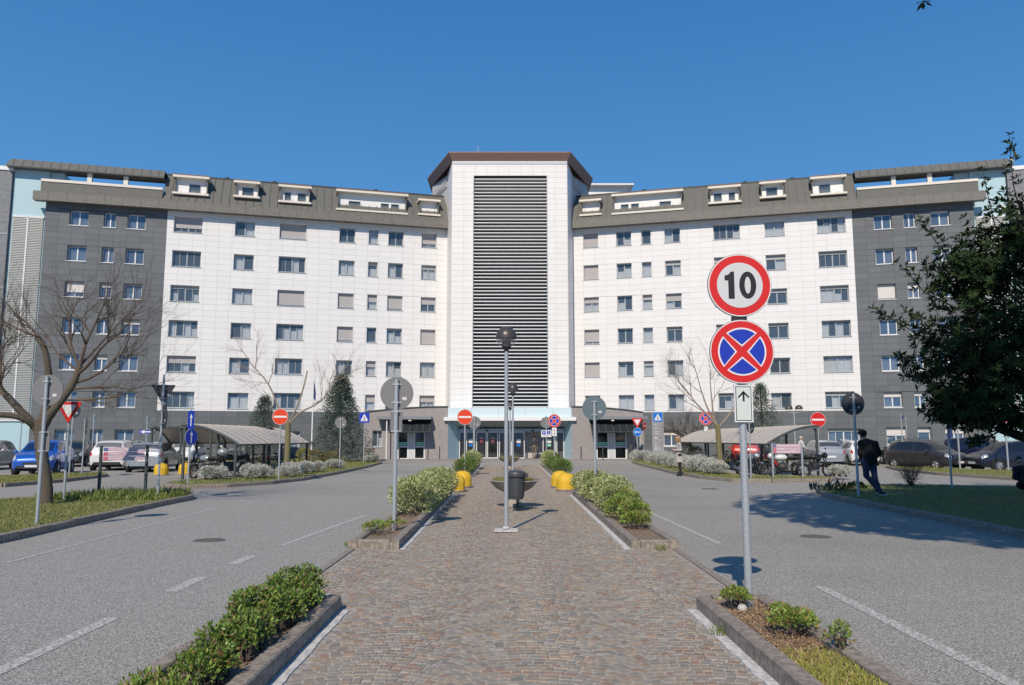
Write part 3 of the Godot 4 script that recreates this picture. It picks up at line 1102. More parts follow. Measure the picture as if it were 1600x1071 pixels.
func build_tower() -> void:
	# local: x to the right, z towards the viewer, the front at z = 0
	var xl := -4.88
	var xr := 4.50
	var lx0 := -3.12
	var lx1 := 2.84
	var top := 24.25
	var wall := MB.new()
	var ly1 := 23.0
	for q in cut(Rect2(xl, 0, xr - xl, top), [Rect2(lx0, 3.95, lx1 - lx0, ly1 - 3.95)]):
		wall.box(q.position.x, q.end.x, q.position.y, q.end.y, -.5, -.042)
	# splayed sides and the body behind
	var left := PackedVector2Array([Vector2(xl, -.05), Vector2(-5.52, -3.2), Vector2(-7.2, -6.4), Vector2(-7.2, -16), Vector2(6.85, -16), Vector2(6.85, -6.4), Vector2(5.16, -3.2), Vector2(xr, -.05), Vector2(xr, -.5), Vector2(lx1 + .1, -.5), Vector2(lx1 + .1, -4.0), Vector2(lx0 - .1, -4.0), Vector2(lx0 - .1, -.5), Vector2(xl, -.5)])
	wall.xf = Transform3D(Basis(Vector3.RIGHT, PI / 2), Vector3.ZERO)
	wall.prism(left, -24.2, 0.0)
	wall.xf = Transform3D.IDENTITY
	var o := hpart("tower", wall, M.joint, Transform3D.IDENTITY)
	var b := MB.new()
	# front panels around the louvre
	tower_panels(b, Vector2(xl, -.042), Vector2(xr, -.042), 3.7, top, [Rect2(lx0 - xl, 0, lx1 - lx0, ly1)], o, 0)
	tower_panels(b, Vector2(-5.52, -3.2), Vector2(xl, -.045), 3.7, top, [], o, 0)
	tower_panels(b, Vector2(xr, -.045), Vector2(5.16, -3.2), 3.7, top, [], o, 0)
	stuff(obj("tower_cladding", b, M.panel_tint, o))
	# dark space behind the louvres, with a lighter landing
	var void_ := MB.new()
	void_.box(lx0 - .1, lx1 + .1, 3.9, ly1 + .1, -3.95, -3.85)
	obj("stairwell", void_, mat("stairwell_grey", lin(.22, .225, .23), .9), o)
	var land := MB.new()
	land.box(lx0, lx1, 19.6, 20.8, -1.0, -.9)
	for k in 7:
		land.box(lx0, lx1, 4.2 + k * 2.75, 4.4 + k * 2.75, -3.84, -1.2)
	obj("landing", land, mat("landing_grey", lin(.17, .165, .165), .8), o)
	var mull := MB.new()
	for k in 4:
		var x := lerpf(lx0, lx1, (k + .5) / 4.0)
		mull.box(x - .02, x + .02, 3.95, ly1, -.52, -.46)
	obj("louvre_mullion", mull, M.dark_metal, o)
	var slat := MB.new()
	slat.quad(Vector3(lx0, -.05, -.06), Vector3(lx1, -.05, -.06), Vector3(lx1, .022, -.085), Vector3(lx0, .022, -.085))
	slat.box(lx0, lx1, -.05, -.035, -.44, -.062)
	slat.quad(Vector3(lx0, .022, -.085), Vector3(lx1, .022, -.085), Vector3(lx1, -.034, -.44), Vector3(lx0, -.034, -.44))
	var sm := slat.mesh()
	var y := 4.10
	while y < ly1 - .1:
		var q := put("louvre_slat", sm, M.slat_white, o)
		q.position.y = y
		y += .283
	var trim := MB.new()
	trim.box(lx0 - .05, lx0, 3.95, ly1 + .05, -.35, .03)
	trim.box(lx1, lx1 + .05, 3.95, ly1 + .05, -.35, .03)
	trim.box(lx0, lx1, ly1, ly1 + .05, -.35, .03)
	obj("louvre_trim", trim, M.frame_grey, o)
	# flared cornice of brown metal tiles
	var lo := [Vector3(-7.25, 24.25, -6.4), Vector3(xl - .02, 24.25, -.02), Vector3(xr + .02, 24.25, -.02), Vector3(6.9, 24.25, -6.4)]
	var hi := [Vector3(-7.65, 24.86, -6.3), Vector3(xl - .30, 24.86, .34), Vector3(xr + .30, 24.86, .34), Vector3(7.3, 24.86, -6.3)]
	var cap := MB.new()
	for i in 3:
		cap.quad(lo[i], lo[i + 1], hi[i + 1], hi[i])
	cap.xf = Transform3D(Basis(Vector3.RIGHT, PI / 2), Vector3(0, 0, 0))
	cap.prism(PackedVector2Array([Vector2(hi[0].x, hi[0].z), Vector2(hi[1].x, hi[1].z), Vector2(hi[2].x, hi[2].z), Vector2(hi[3].x, hi[3].z), Vector2(7.3, -16), Vector2(-7.65, -16)]), -24.95, -24.86)
	cap.xf = Transform3D.IDENTITY
	var capo := hpart("tower_cornice", cap, M.cap_metal, Transform3D.IDENTITY)
	var tile := MB.new()
	tile.quad(Vector3(-.14, 24.27, -.005), Vector3(.14, 24.27, -.005), Vector3(.14, 24.85, .35), Vector3(-.14, 24.85, .35))
	tile.quad(Vector3(.14, 24.27, -.005), Vector3(.14, 24.27, -.02), Vector3(.14, 24.85, .33), Vector3(.14, 24.85, .35))
	tile.quad(Vector3(-.14, 24.27, -.02), Vector3(-.14, 24.27, -.005), Vector3(-.14, 24.85, .35), Vector3(-.14, 24.85, .33))
	var tm := tile.mesh()
	for k in 32:
		var q := put("cornice_tile", tm, M.cap_metal, capo)
		q.position = Vector3(xl + .15 + k * .296, 0, rng.randf_range(0, .012))
	var band := MB.new()
	band.box(xl - .03, xr + .03, 24.02, 24.24, 0, .05)
	hpart("tower_coping", band, mat("coping_grey", lin(.58, .60, .63), .5), Transform3D.IDENTITY)
	# rails on the tower's splayed sides above the wing roofs
	for s in [-1, 1]:
		var a := Vector3(xl - .75 if s < 0 else xr + .75, 23.75, -3.3)
		var c := Vector3(-7.3 if s < 0 else 6.95, 23.3, -6.2)
		for k in 3:
			var rail := MB.new()
			rail.bar(a + Vector3(0, -k * .24, .1), c + Vector3(0, -k * .24, .1), .055, 6)
			hpart("tower_rail", rail, M.white_paint, Transform3D.IDENTITY)
	var rod := MB.new()
	rod.bar(Vector3(-2.9, 24.9, -2), Vector3(-2.9, 26.3, -2), .03, 6)
	hpart("lightning_rod", rod, M.galvanised, Transform3D.IDENTITY)
	# white plant room standing on the roof behind
	var ph := MB.new()
	ph.box(6.9, 11.3, 22.4, 25.75, -17, -11.2)
	var pho := hpart("plant_room", ph, M.white_paint, Transform3D.IDENTITY)
	var phr := MB.new()
	phr.box(6.7, 11.7, 25.752, 25.9, -17.2, -10.6)
	obj("flat_roof", phr, M.white_paint, pho)
	var phd := MB.new()
	phd.box(8.6, 9.6, 23.6, 24.95, -11.19, -11.14)
	obj("vent_grille", phd, M.shutter, pho)
	var chim := MB.new()
	chim.box(10.5, 11.1, 25.9, 26.5, -13.5, -13.0)
	for k in 3:
		chim.box(10.45, 11.15, 26.0 + k * .19, 26.08 + k * .19, -13.55, -12.95)
	obj("chimney", chim, mat("chimney_tan", lin(.35, .27, .18), .9), pho)

func build_pavilion() -> void:
	# low granite front either side of the glazed entrance; local z = 2.5 is 60 m ahead
	for s in [-1, 1]:
		var xi := -4.87 if s < 0 else 4.53
		var xo := -11.25 if s < 0 else 9.95
		var span := absf(xo - xi)
		var doors := [1.72, 3.80]
		var win := [4.95, 5.75]
		if s > 0:
			doors = [1.85, 4.15]
			win = [4.72, 5.25]
		var holes := [Rect2(doors[0], 0, doors[1] - doors[0], 2.14), Rect2(win[0], .95, win[1] - win[0], 1.25)]
		var wall := MB.new()
		# vertical boards of stone, the top edge falling gently to the outer end
		for q in cut(Rect2(0, 0, span, 3.3), holes):
			wall.box(xi + s * q.position.x, xi + s * q.end.x, q.position.y, q.end.y, 2.2, 2.5)
		var segs := 14
		for k in segs:
			var t0 := float(k) / segs
			var t1 := float(k + 1) / segs
			var h0 := 3.97 - .42 * t0 * t0
			var h1 := 3.97 - .42 * t1 * t1
			var xa: float = xi + s * span * t0
			var xb: float = xi + s * span * t1
			var poly := PackedVector2Array([Vector2(xa, 3.3), Vector2(xb, 3.3), Vector2(xb, h1), Vector2(xa, h0)])
			wall.prism(poly, 2.2, 2.5)
			wall.prism(PackedVector2Array([Vector2(xa, h0 - .2), Vector2(xb, h1 - .2), Vector2(xb, h1 - .05), Vector2(xa, h0 - .05)]), -3.0, 2.2)
		wall.box(xo, xo - s * .3, 0, 3.5, -1.5, 2.2)
		var wo := hpart("entrance_wing_wall", wall, M.granite, Transform3D.IDENTITY)
		var edge := MB.new()
		for k in segs:
			var t0 := float(k) / segs
			var t1 := float(k + 1) / segs
			var h0 := 3.97 - .42 * t0 * t0
			var h1 := 3.97 - .42 * t1 * t1
			edge.prism(PackedVector2Array([Vector2(xi + s * span * t0, h0 + .003), Vector2(xi + s * span * t1, h1 + .003), Vector2(xi + s * span * t1, h1 + .075), Vector2(xi + s * span * t0, h0 + .075)]), 2.15, 2.58)
		obj("roof_edge", edge, M.post_dark, wo)
		# double doors with a stone pier between them
		for k in 2:
			var d := Node3D.new()
			d.name = "side_door"
			H.add_child(d, true)
			var dw: float = (doors[1] - doors[0] - .42) / 2
			d.position = Vector3(xi + s * (doors[0] + dw / 2 + k * (dw + .42)), 0, 2.4)
			var f := MB.new()
			f.box(-dw / 2, -dw / 2 + .09, .03, 2.12, -.06, .06)
			f.box(dw / 2 - .09, dw / 2, .03, 2.12, -.06, .06)
			f.box(-dw / 2 + .09, dw / 2 - .09, 2.02, 2.12, -.06, .06)
			f.box(-dw / 2 + .09, dw / 2 - .09, .03, .12, -.06, .06)
			f.box(-dw / 2 + .09, dw / 2 - .09, .92, 1.02, -.055, .055)
			obj("frame", f, M.frame_white, d)
			f = MB.new()
			f.box(-dw / 2 + .09, dw / 2 - .09, 1.02, 2.02, -.01, .01)
			obj("pane", f, M.door_glass, d)
			f = MB.new()
			f.box(-dw / 2 + .09, dw / 2 - .09, .12, .92, -.01, .01)
			obj("pane", f, M.door_glass, d)
			f = MB.new()
			f.box(-dw / 2 + .12, dw / 2 - .12, 1.06, 1.32, .012, .016)
			obj("notice", f, M.green_print, d)
			f = MB.new()
			f.bar(Vector3(s * (dw / 2 - .14), .95, .06), Vector3(s * (dw / 2 - .14), 1.25, .06), .015, 6)
			obj("handle", f, M.chrome, d)
		var pier := MB.new()
		var px: float = xi + s * (doors[0] + (doors[1] - doors[0]) / 2)
		pier.box(px - .208, px + .208, 0, 2.138, 2.25, 2.47)
		var po := hpart("door_pier", pier, mat("pier_white", lin(.55, .57, .58), .5), Transform3D.IDENTITY)
		var note := MB.new()
		note.box(px - .12, px + .12, 1.35, 1.6, 2.472, 2.476)
		obj("notice", note, M.paper, po)
		var room := MB.new()
		room.box(xi + s * .5, xi + s * (span - .3), .0, 3.2, -1.2, -1.0)
		hpart("lobby_wall", room, M.room, Transform3D.IDENTITY)
		# small window
		var wx: float = xi + s * (win[0] + win[1]) / 2
		window_unit(Transform3D(Basis(), Vector3(wx, .95, 2.5)), win[1] - win[0], 1.25, 2, 0, 2, false, rng, "side_window")
		# canopy over the doors: a slab and sloping dark glass in a steel frame
		var c := Node3D.new()
		c.name = "door_canopy"
		H.add_child(c, true)
		var c0: float = xi + s * (doors[0] - .45)
		var c1: float = xi + s * (doors[1] + .45)
		var b := MB.new()
		b.box(c0 - s * .1, c1 + s * 1.0, 3.02, 3.24, 2.502, 3.5)
		obj("slab", b, mat("slab_grey", lin(.22, .235, .25), .5), c)
		b = MB.new()
		b.xf = Transform3D(Basis(Vector3.RIGHT, .62), Vector3(0, 2.98, 2.60))
		var mid := 6
		for k in mid:
			var xa := lerpf(c0, c1, float(k) / mid)
			var xb := lerpf(c0, c1, float(k + 1) / mid)
			b.box(minf(xa, xb) + .03, maxf(xa, xb) - .03, -.02, 0, 0, 1.55)
		obj("glass_panel", b, mat("smoked_glass", lin(.03, .035, .04), .1), c)
		b = MB.new()
		b.xf = Transform3D(Basis(Vector3.RIGHT, .62), Vector3(0, 2.98, 2.60))
		for k in mid + 1:
			var xa := lerpf(c0, c1, float(k) / mid)
			b.box(xa - .03, xa + .03, -.06, .03, 0, 1.58)
		b.box(minf(c0, c1), maxf(c0, c1), -.05, .03, 1.55, 1.62)
		obj("rafter", b, M.post_dark, c)
		b = MB.new()
		b.bar(Vector3(c1 + s * .25, 0, 3.3), Vector3(c1 + s * .25, 3.02, 3.3), .05, 8)
		obj("post", b, M.white_paint, c)
		b = MB.new()
		b.ball(Vector3((c0 + c1) / 2, 2.92, 3.45), Vector3(.13, .06, .06), 10, 6)
		obj("light", b, M.cream_paint, c)
	# pale blue splayed cheeks and fascia of the entrance
	var blue := MB.new()
	for s in [-1, 1]:
		var xo := -4.86 if s < 0 else 4.52
		var xi := -4.12 if s < 0 else 4.06
		var poly := PackedVector2Array([Vector2(xo, 2.49), Vector2(xi, .93), Vector2(xi + s * .2, .93), Vector2(xo + s * .2, 2.3)])
		blue.xf = Transform3D(Basis(Vector3.RIGHT, PI / 2), Vector3.ZERO)
		blue.prism(poly, -3.9, 0)
		blue.xf = Transform3D.IDENTITY
	hpart("entrance_cheek", blue, M.sky_blue_panel, Transform3D.IDENTITY)
	var fascia := MB.new()
	fascia.box(-4.86, 4.52, 3.2, 3.93, 2.3, 2.52)
	fascia.box(-4.86, 4.52, 3.86, 3.93, -.5, 2.3)
	var fo := hpart("entrance_fascia", fascia, mat("fascia_blue", lin(.60, .74, .77), .4), Transform3D.IDENTITY)
	var seam := MB.new()
	for k in 4:
		seam.box(-3.1 + k * 2.05, -3.08 + k * 2.05, 3.22, 3.92, 2.522, 2.526)
	obj("seam", seam, M.frame_grey, fo)
	var beam := MB.new()
	beam.box(-5.15, 4.85, 2.93, 3.2, 2.53, 2.80)
	hpart("canopy_beam", beam, M.white_paint, Transform3D.IDENTITY)
	# glazed canopy behind the beam, sloping down to the doors
	var can := Node3D.new()
	can.name = "glass_canopy"
	H.add_child(can, true)
	for k in 8:
		var xa := lerpf(-4.5, 4.3, k / 8.0)
		var xb := lerpf(-4.5, 4.3, (k + 1) / 8.0)
		var b := MB.new()
		b.quad(Vector3(xa + .03, 2.92, 2.58), Vector3(xb - .03, 2.92, 2.58), Vector3(xb - .03, 2.48, 1.15), Vector3(xa + .03, 2.48, 1.15))
		obj("glass_panel", b, M.canopy_glass, can)
		b = MB.new()
		b.bar(Vector3(xa, 2.90, 2.58), Vector3(xa, 2.46, 1.15), .03, 6)
		obj("rafter", b, M.frame_grey, can)
	# sliding doors
	var z := .95
	var panels := [[-4.10, -3.62, 0], [-3.55, -2.86, 1], [-2.78, -1.98, 2], [-1.92, -1.08, 2], [-1.0, -.02, 0], [.05, .98, 1], [2.38, 3.38, 1], [3.44, 4.04, 0]]
	for p in panels:
		var d := Node3D.new()
		d.name = "entrance_door"
		H.add_child(d, true)
		var w: float = p[1] - p[0]
		d.position = Vector3((p[0] + p[1]) / 2, 0, z + (.08 if p[2] == 1 else 0.0))
		var f := MB.new()
		var q := .06
		f.box(-w / 2, -w / 2 + q, .02, 2.12, -.03, .03)
		f.box(w / 2 - q, w / 2, .02, 2.12, -.03, .03)
		f.box(-w / 2 + q, w / 2 - q, 2.05, 2.12, -.03, .03)
		f.box(-w / 2 + q, w / 2 - q, .02, .13, -.03, .03)
		obj("frame", f, M.frame_white, d)
		f = MB.new()
		f.box(-w / 2 + q, w / 2 - q, .13, 2.05, -.006, .006)
		obj("pane", f, M.door_glass, d)
		if p[2] == 2:
			f = MB.new()
			f.xf = Transform3D(Basis(Vector3.RIGHT, PI / 2), Vector3(0, 1.42, .008))
			f.lathe(PackedVector2Array([Vector2(.15, 0), Vector2(.15, .004), Vector2(0, .004)]), 20)
			obj("no_entry_sticker", f, M.red_print, d)
			f = MB.new()
			f.box(-.10, .10, 1.39, 1.45, .014, .016)
			obj("sticker_bar", f, M.sign_white, d)
			f = MB.new()
			f.box(-.15, .15, 1.60, 1.66, .008, .011)
			obj("sticker_text", f, M.sticker, d)
		elif p[2] == 1:
			f = MB.new()
			f.box(-.16, .16, 1.25, 1.55, .008, .012)
			obj("notice", f, M.paper, d)
			f = MB.new()
			f.box(-.14, .14, .98, 1.18, .008, .012)
			obj("notice", f, M.green_print if p[0] > 2 else M.sign_light_blue, d)
	var head := MB.new()
	head.box(-4.12, 4.06, 2.125, 2.34, .83, 1.12)
	hpart("door_header", head, mat("header_grey", lin(.34, .40, .42), .4, .2), Transform3D.IDENTITY)
	var trans := MB.new()
	trans.box(-4.12, 4.06, 2.345, 3.1, .88, .91)
	hpart("transom_glass", trans, mat("smoked_glass", lin(.03, .035, .04), .1), Transform3D.IDENTITY)
	var sensor := MB.new()
	for x in [-1.95, 1.6]:
		sensor.ball(Vector3(x, 2.2, 1.14), Vector3(.14, .05, .06), 10, 6)
	hpart("door_sensor", sensor, M.plastic_black, Transform3D.IDENTITY)
	var hall := MB.new()
	hall.box(-4.2, 4.2, 0, 3.9, -14.1, -14)
	hall.box(-4.2, -4.1, 0, 3.9, -14, .55)
	hall.box(4.1, 4.2, 0, 3.9, -14, .55)
	hall.box(-4.2, 4.2, 2.5, 3.85, -14, .5)
	hpart("lobby", hall, mat("lobby_grey", lin(.20, .195, .19), .7), Transform3D.IDENTITY)
	var step := MB.new()
	step.box(-11.3, 10.0, 0, .06, 2.5, 4.6)
	step.box(-4.9, 4.6, 0, .062, -.2, 2.52)
	hpart("entrance_pavement", step, mat("pave_grey", lin(.26, .24, .23), .85), Transform3D.IDENTITY)

func build_neighbours() -> void:
	# plain grey blocks that adjoin the far ends of both wings
	for s in [-1, 1]:
		var W := Transform3D(Basis(), Vector3(0, 0, -62.5)) * wing_frame(s)
		var t := thing("annex_block", "plain grey rendered block adjoining the stair tower by the parked blue hatchback" if s < 0 else "plain grey rendered block rising behind the dark evergreen tree", "building", W.origin)
		t.transform = W
		var b := MB.new()
		b.box(s * 33.2, s * 52.0, 0, 21.6, -9, -.2)
		obj("wall", b, grain("render_grey", lin(.20, .21, .225), lin(.25, .26, .275), 2.5, .85, .04), t)
		b = MB.new()
		b.box(s * 33.15, s * 52.05, 21.6, 21.9, -9.05, -.12)
		obj("coping", b, M.white_paint, t)
		for k in 4:
			b = MB.new()
			b.box(s * 33.2, s * 52.0, 4.4 + k * 4.1, 4.5 + k * 4.1, -.199, -.17)
			obj("string_course", b, M.frame_grey, t)

# ---------------------------------------------------------------- traffic signs
func round_plate(r: float, z0: float, z1: float, sides := 36) -> MB:
	var b := MB.new()
	b.xf = Transform3D(Basis(Vector3.RIGHT, PI / 2), Vector3.ZERO)
	b.lathe(PackedVector2Array([Vector2(0, z0), Vector2(r, z0), Vector2(r, z1), Vector2(0, z1)]), sides)
	return b

func ring_poly(r: float, a0: float, a1: float, n: int) -> PackedVector2Array:
	var p := PackedVector2Array()
	for i in n + 1:
		var w := lerpf(a0, a1, float(i) / n)
		p.append(Vector2(cos(w), sin(w)) * r)
	return p

func triangle(r: float, down: bool, cy := 0.0, roundness := .12) -> PackedVector2Array:
	var p := PackedVector2Array()
	for k in 3:
		var w := TAU * k / 3.0 + (-PI / 2 if down else PI / 2)
		var c := Vector2(cos(w), sin(w)) * r * (1.0 - roundness)
		for i in 5:
			var v := w + (i / 4.0 - .5) * 2.0 * (PI / 3)
			p.append(c + Vector2(cos(v), sin(v)) * r * roundness * .5 + Vector2(0, cy))
	return p

func add_poly(called: String, poly: PackedVector2Array, z0: float, z1: float, m: StandardMaterial3D, parent: Node3D) -> void:
	var b := MB.new()
	b.prism(poly, z0, z1)
	obj(called, b, m, parent)

func post(called: String, label: String, p: Vector3, h: float, r := .03, m := "galvanised", group := "") -> Node3D:
	var t := thing(called, label, "traffic sign", p, 0, group)
	var b := MB.new()
	b.tube(PackedVector3Array([Vector3(0, -.05, 0), Vector3(0, h, 0)]), PackedFloat32Array([r, r]), 12)
	b.tube(PackedVector3Array([Vector3(0, h, 0), Vector3(0, h + .012, 0)]), PackedFloat32Array([r * 1.08, r * .7]), 12)
	obj("pole", b, M[m], t)
	return t

# a plate on a post: faces the walk's start when turn is 0
func plate(t: Node3D, y: float, turn: float, kind: String, d := .6, back := "sign_back") -> Node3D:
	var o := Node3D.new()
	o.name = "sign_plate"
	t.add_child(o, true)
	o.rotation.y = turn
	o.position.y = y
	var r := d / 2
	var z := .038
	# clamps round the pole
	var b := MB.new()
	for q in [-.55, .55]:
		var yy: float = q * r
		b = MB.new()
		b.box(-.045, .045, yy - .014, yy + .014, -.036, z)
		b.box(-.085, .085, yy - .010, yy + .010, z - .012, z - .001)
		obj("clamp", b, M.galvanised, o)
	if kind in ["round", "no_entry", "no_entry_orange", "no_stopping", "limit", "left", "right_down", "blue_round"]:
		b = round_plate(r, z, z + .02)
		obj("backing", b, M[back], o)
		var f := z + .021
		if kind != "round":
			obj("white_face", round_plate(r * .985, f, f + .002), M.sign_white, o)
		else:
			obj("white_face", round_plate(r * .98, f, f + .002), M.sign_white, o)
			obj("red_ring", round_plate(r * .96, f + .002, f + .004), M.sign_red, o)
		if kind.begins_with("no_entry"):
			obj("red_disc", round_plate(r * .95, f + .002, f + .004), M.sign_red if kind == "no_entry" else M.sign_red_orange, o)
			b = MB.new()
			b.box(-r * .80, r * .80, -r * .12, r * .12, f + .004, f + .006)
			obj("white_bar", b, M.sign_white, o)
		elif kind == "no_stopping":
			obj("red_disc", round_plate(r * .955, f + .002, f + .004), M.sign_red, o)
			for k in 4:
				var a := PI / 2 * k
				var half := deg_to_rad(45) - .14
				var poly := PackedVector2Array([Vector2(cos(a), sin(a)) * r * .155])
				poly.append_array(ring_poly(r * .745, a - half - .045, a + half + .045, 12))
				add_poly("white_sector", poly, f + .004, f + .0055, M.sign_white, o)
				poly = PackedVector2Array([Vector2(cos(a), sin(a)) * r * .215])
				poly.append_array(ring_poly(r * .695, a - half + .005, a + half - .005, 12))
				add_poly("blue_sector", poly, f + .0055, f + .007, M.sign_blue, o)
		elif kind == "limit":
			obj("red_disc", round_plate(r * .95, f + .002, f + .004), M.sign_red, o)
			obj("white_disc", round_plate(r * .715, f + .004, f + .006), mat("sign_grey_white", lin(.60, .61, .62), .4), o)
			# the digits 1 and 0
			var k := r
			add_poly("digit", PackedVector2Array([Vector2(-.17, -.43) * k, Vector2(-.17, .43) * k, Vector2(-.27, .43) * k, Vector2(-.34, .34) * k, Vector2(-.47, .30) * k, Vector2(-.47, .15) * k, Vector2(-.36, .15) * k, Vector2(-.36, -.43) * k]), f + .006, f + .008, M.sign_black, o)
			b = MB.new()
			var outer := PackedVector2Array()
			for i in 33:
				var w := TAU * i / 32.0
				outer.append(Vector2(.245 + .265 * cos(w), .43 * sin(w)) * k)
			for i in 32:
				var w0 := TAU * i / 32.0
				var w1 := TAU * (i + 1) / 32.0
				var in0 := Vector2(.245 + .095 * cos(w0), .27 * sin(w0)) * k
				var in1 := Vector2(.245 + .095 * cos(w1), .27 * sin(w1)) * k
				var zf := f + .008
				b.quad(Vector3(outer[i].x, outer[i].y, zf), Vector3(outer[i + 1].x, outer[i + 1].y, zf), Vector3(in1.x, in1.y, zf), Vector3(in0.x, in0.y, zf))
			obj("digit", b, M.sign_black, o)
		elif kind in ["left", "right_down", "blue_round"]:
			obj("blue_disc", round_plate(r * .95, f + .002, f + .004), M.sign_light_blue if kind == "left" else M.sign_blue, o)
			var a := PI if kind == "left" else (-.6 if kind == "right_down" else PI / 2)
			add_poly("arrow", arrow(r * .72, a), f + .004, f + .006, M.sign_white, o)
	elif kind in ["yield", "yield_back", "warning"]:
		var down := kind != "warning"
		add_poly("backing", triangle(r * 1.12, down), z, z + .018, M[back], o)
		if kind != "yield_back":
			add_poly("red_triangle", triangle(r * 1.10, down), z + .019, z + .021, M.sign_red, o)
			add_poly("white_triangle", triangle(r * .66, down), z + .021, z + .023, M.sign_white, o)
		else:
			add_poly("red_triangle", triangle(r * 1.08, down), z + .019, z + .021, M.sign_red, o)
			add_poly("white_triangle", triangle(r * .66, down), z + .021, z + .023, M.sign_white, o)
	elif kind == "crossing":
		b = MB.new()
		b.box(-r, r, -r, r, z, z + .018)
		obj("blue_panel", b, M.sign_light_blue if back == "light" else M.sign_blue, o)
		add_poly("white_triangle", triangle(r * .88, false, -r * .14, .04), z + .019, z + .021, M.sign_white, o)
		b = MB.new()
		for i in 5:
			b.box(-r * .62 + i * r * .26, -r * .48 + i * r * .26, -r * .74, -r * .62, z + .019, z + .0215)
		obj("zebra_bar", b, M.sign_white, o)
		# walking figure
		b = MB.new()
		b.box(-r * .05, r * .05, -r * .14, r * .12, z + .021, z + .023)
		b.box(-r * .05, r * .05, r * .15, r * .24, z + .021, z + .023)
		b.quad(Vector3(-r * .02, -r * .12, z + .023), Vector3(-r * .20, -r * .46, z + .023), Vector3(-r * .10, -r * .48, z + .023), Vector3(r * .05, -r * .12, z + .023))
		b.quad(Vector3(-r * .05, -r * .12, z + .0235), Vector3(r * .12, -r * .48, z + .0235), Vector3(r * .21, -r * .45, z + .0235), Vector3(r * .04, -r * .10, z + .0235))
		b.quad(Vector3(-r * .18, -r * .10, z + .023), Vector3(-r * .12, -r * .12, z + .023), Vector3(r * .03, r * .10, z + .023), Vector3(-r * .04, r * .12, z + .023))
		obj("walking_figure", b, M.sign_black, o)
	elif kind == "parking":
		b = MB.new()
		b.box(-r, r, -r * .65, r * .65, z, z + .016)
		obj("white_panel", b, M.sign_white, o)
		b = MB.new()
		b.box(-r * .82, -r * .12, -r * .20, r * .52, z + .017, z + .019)
		b.box(r * .10, r * .80, -r * .20, r * .52, z + .017, z + .019)
		obj("blue_square", b, M.sign_blue, o)
		var tm := TextMesh.new()
		tm.text = "P"
		var font := SystemFont.new()
		font.font_names = PackedStringArray(["Droid Sans"])
		font.font_weight = 700
		tm.font = font
		tm.font_size = 64
		tm.pixel_size = r * .60 / 64.0
		tm.depth = .003
		var q := put("letter_p", tm, M.sign_white, o)
		q.position = Vector3(-r * .46, r * .15, z + .0195)
		# wheelchair pictogram: head, back, wheel, leg
		b = MB.new()
		b.box(r * .36, r * .44, r * .08, r * .34, z + .019, z + .021)
		b.box(r * .35, r * .45, r * .36, r * .46, z + .019, z + .021)
		b.box(r * .44, r * .60, r * .05, r * .12, z + .019, z + .021)
		b.box(r * .55, r * .62, -r * .14, r * .05, z + .019, z + .021)
		for i in 12:
			var w0 := PI * .75 + i * .32
			b.quad(Vector3(r * .43 + cos(w0) * r * .17, cos(0.0) * -r * .01 + sin(w0) * r * .15, z + .021), Vector3(r * .43 + cos(w0 + .34) * r * .17, -r * .01 + sin(w0 + .34) * r * .15, z + .021), Vector3(r * .43 + cos(w0 + .34) * r * .12, -r * .01 + sin(w0 + .34) * r * .10, z + .021), Vector3(r * .43 + cos(w0) * r * .12, -r * .01 + sin(w0) * r * .10, z + .021))
		obj("wheelchair_symbol", b, M.sign_white, o)
		b = MB.new()
		b.box(-r * .38, r * .5, -r * .46, -r * .40, z + .017, z + .019)
		b.prism(PackedVector2Array([Vector2(-r * .5, -r * .43), Vector2(-r * .34, -r * .36), Vector2(-r * .34, -r * .50)]), z + .017, z + .019)
		obj("arrow", b, M.sign_black, o)
	elif kind in ["tall_blue", "oneway", "small_back", "small_white", "arrow_up"]:
		var w: float = {"tall_blue": .10, "oneway": .38, "small_back": .10, "small_white": .11, "arrow_up": .085}[kind]
		var h: float = {"tall_blue": .30, "oneway": .10, "small_back": .17, "small_white": .20, "arrow_up": .17}[kind]
		b = MB.new()
		b.box(-w, w, -h, h, z, z + .016)
		var face: StandardMaterial3D = M.sign_blue if kind in ["tall_blue", "oneway"] else (M[back] if kind == "small_back" else M.sign_white)
		obj("panel", b, face, o)
		if kind == "oneway":
			add_poly("arrow", arrow(w * .9, PI, .055), z + .017, z + .019, M.sign_white, o)
		elif kind == "tall_blue":
			add_poly("arrow", arrow(h * .7, PI / 2, .03), z + .017, z + .019, M.sign_white, o)
		elif kind == "small_white":
			add_poly("arrow", PackedVector2Array([Vector2(-.05, .06), Vector2(0, .13), Vector2(.05, .06)]), z + .017, z + .019, M.sign_black, o)
			add_poly("arrow", PackedVector2Array([Vector2(-.05, -.06), Vector2(.05, -.06), Vector2(0, -.13)]), z + .017, z + .019, M.sign_black, o)
		elif kind == "arrow_up":
			b = MB.new()
			b.box(-.073, .073, -.158, .158, z + .0165, z + .0175)
			obj("border", b, M.sign_black, o)
			b = MB.new()
			b.box(-.066, .066, -.151, .151, z + .0175, z + .0185)
			obj("white_face", b, mat("plate_pale", lin(.60, .66, .62), .4), o)
			b = MB.new()
			b.box(-.009, .009, .02, .105, z + .0186, z + .020)
			b.prism(PackedVector2Array([Vector2(0, .118), Vector2(-.050, .066), Vector2(-.050, .046), Vector2(0, .094), Vector2(.050, .046), Vector2(.050, .066)]), z + .0186, z + .020)
			obj("arrow", b, M.sign_black, o)
	if kind == "round" or kind == "yield_back":
		b = MB.new()
		b.box(-r * .60, -r * .34, -r * .40, -r * .22, z - .003, z - .001)
		obj("maker_label", b, M.sticker, o)
	return o

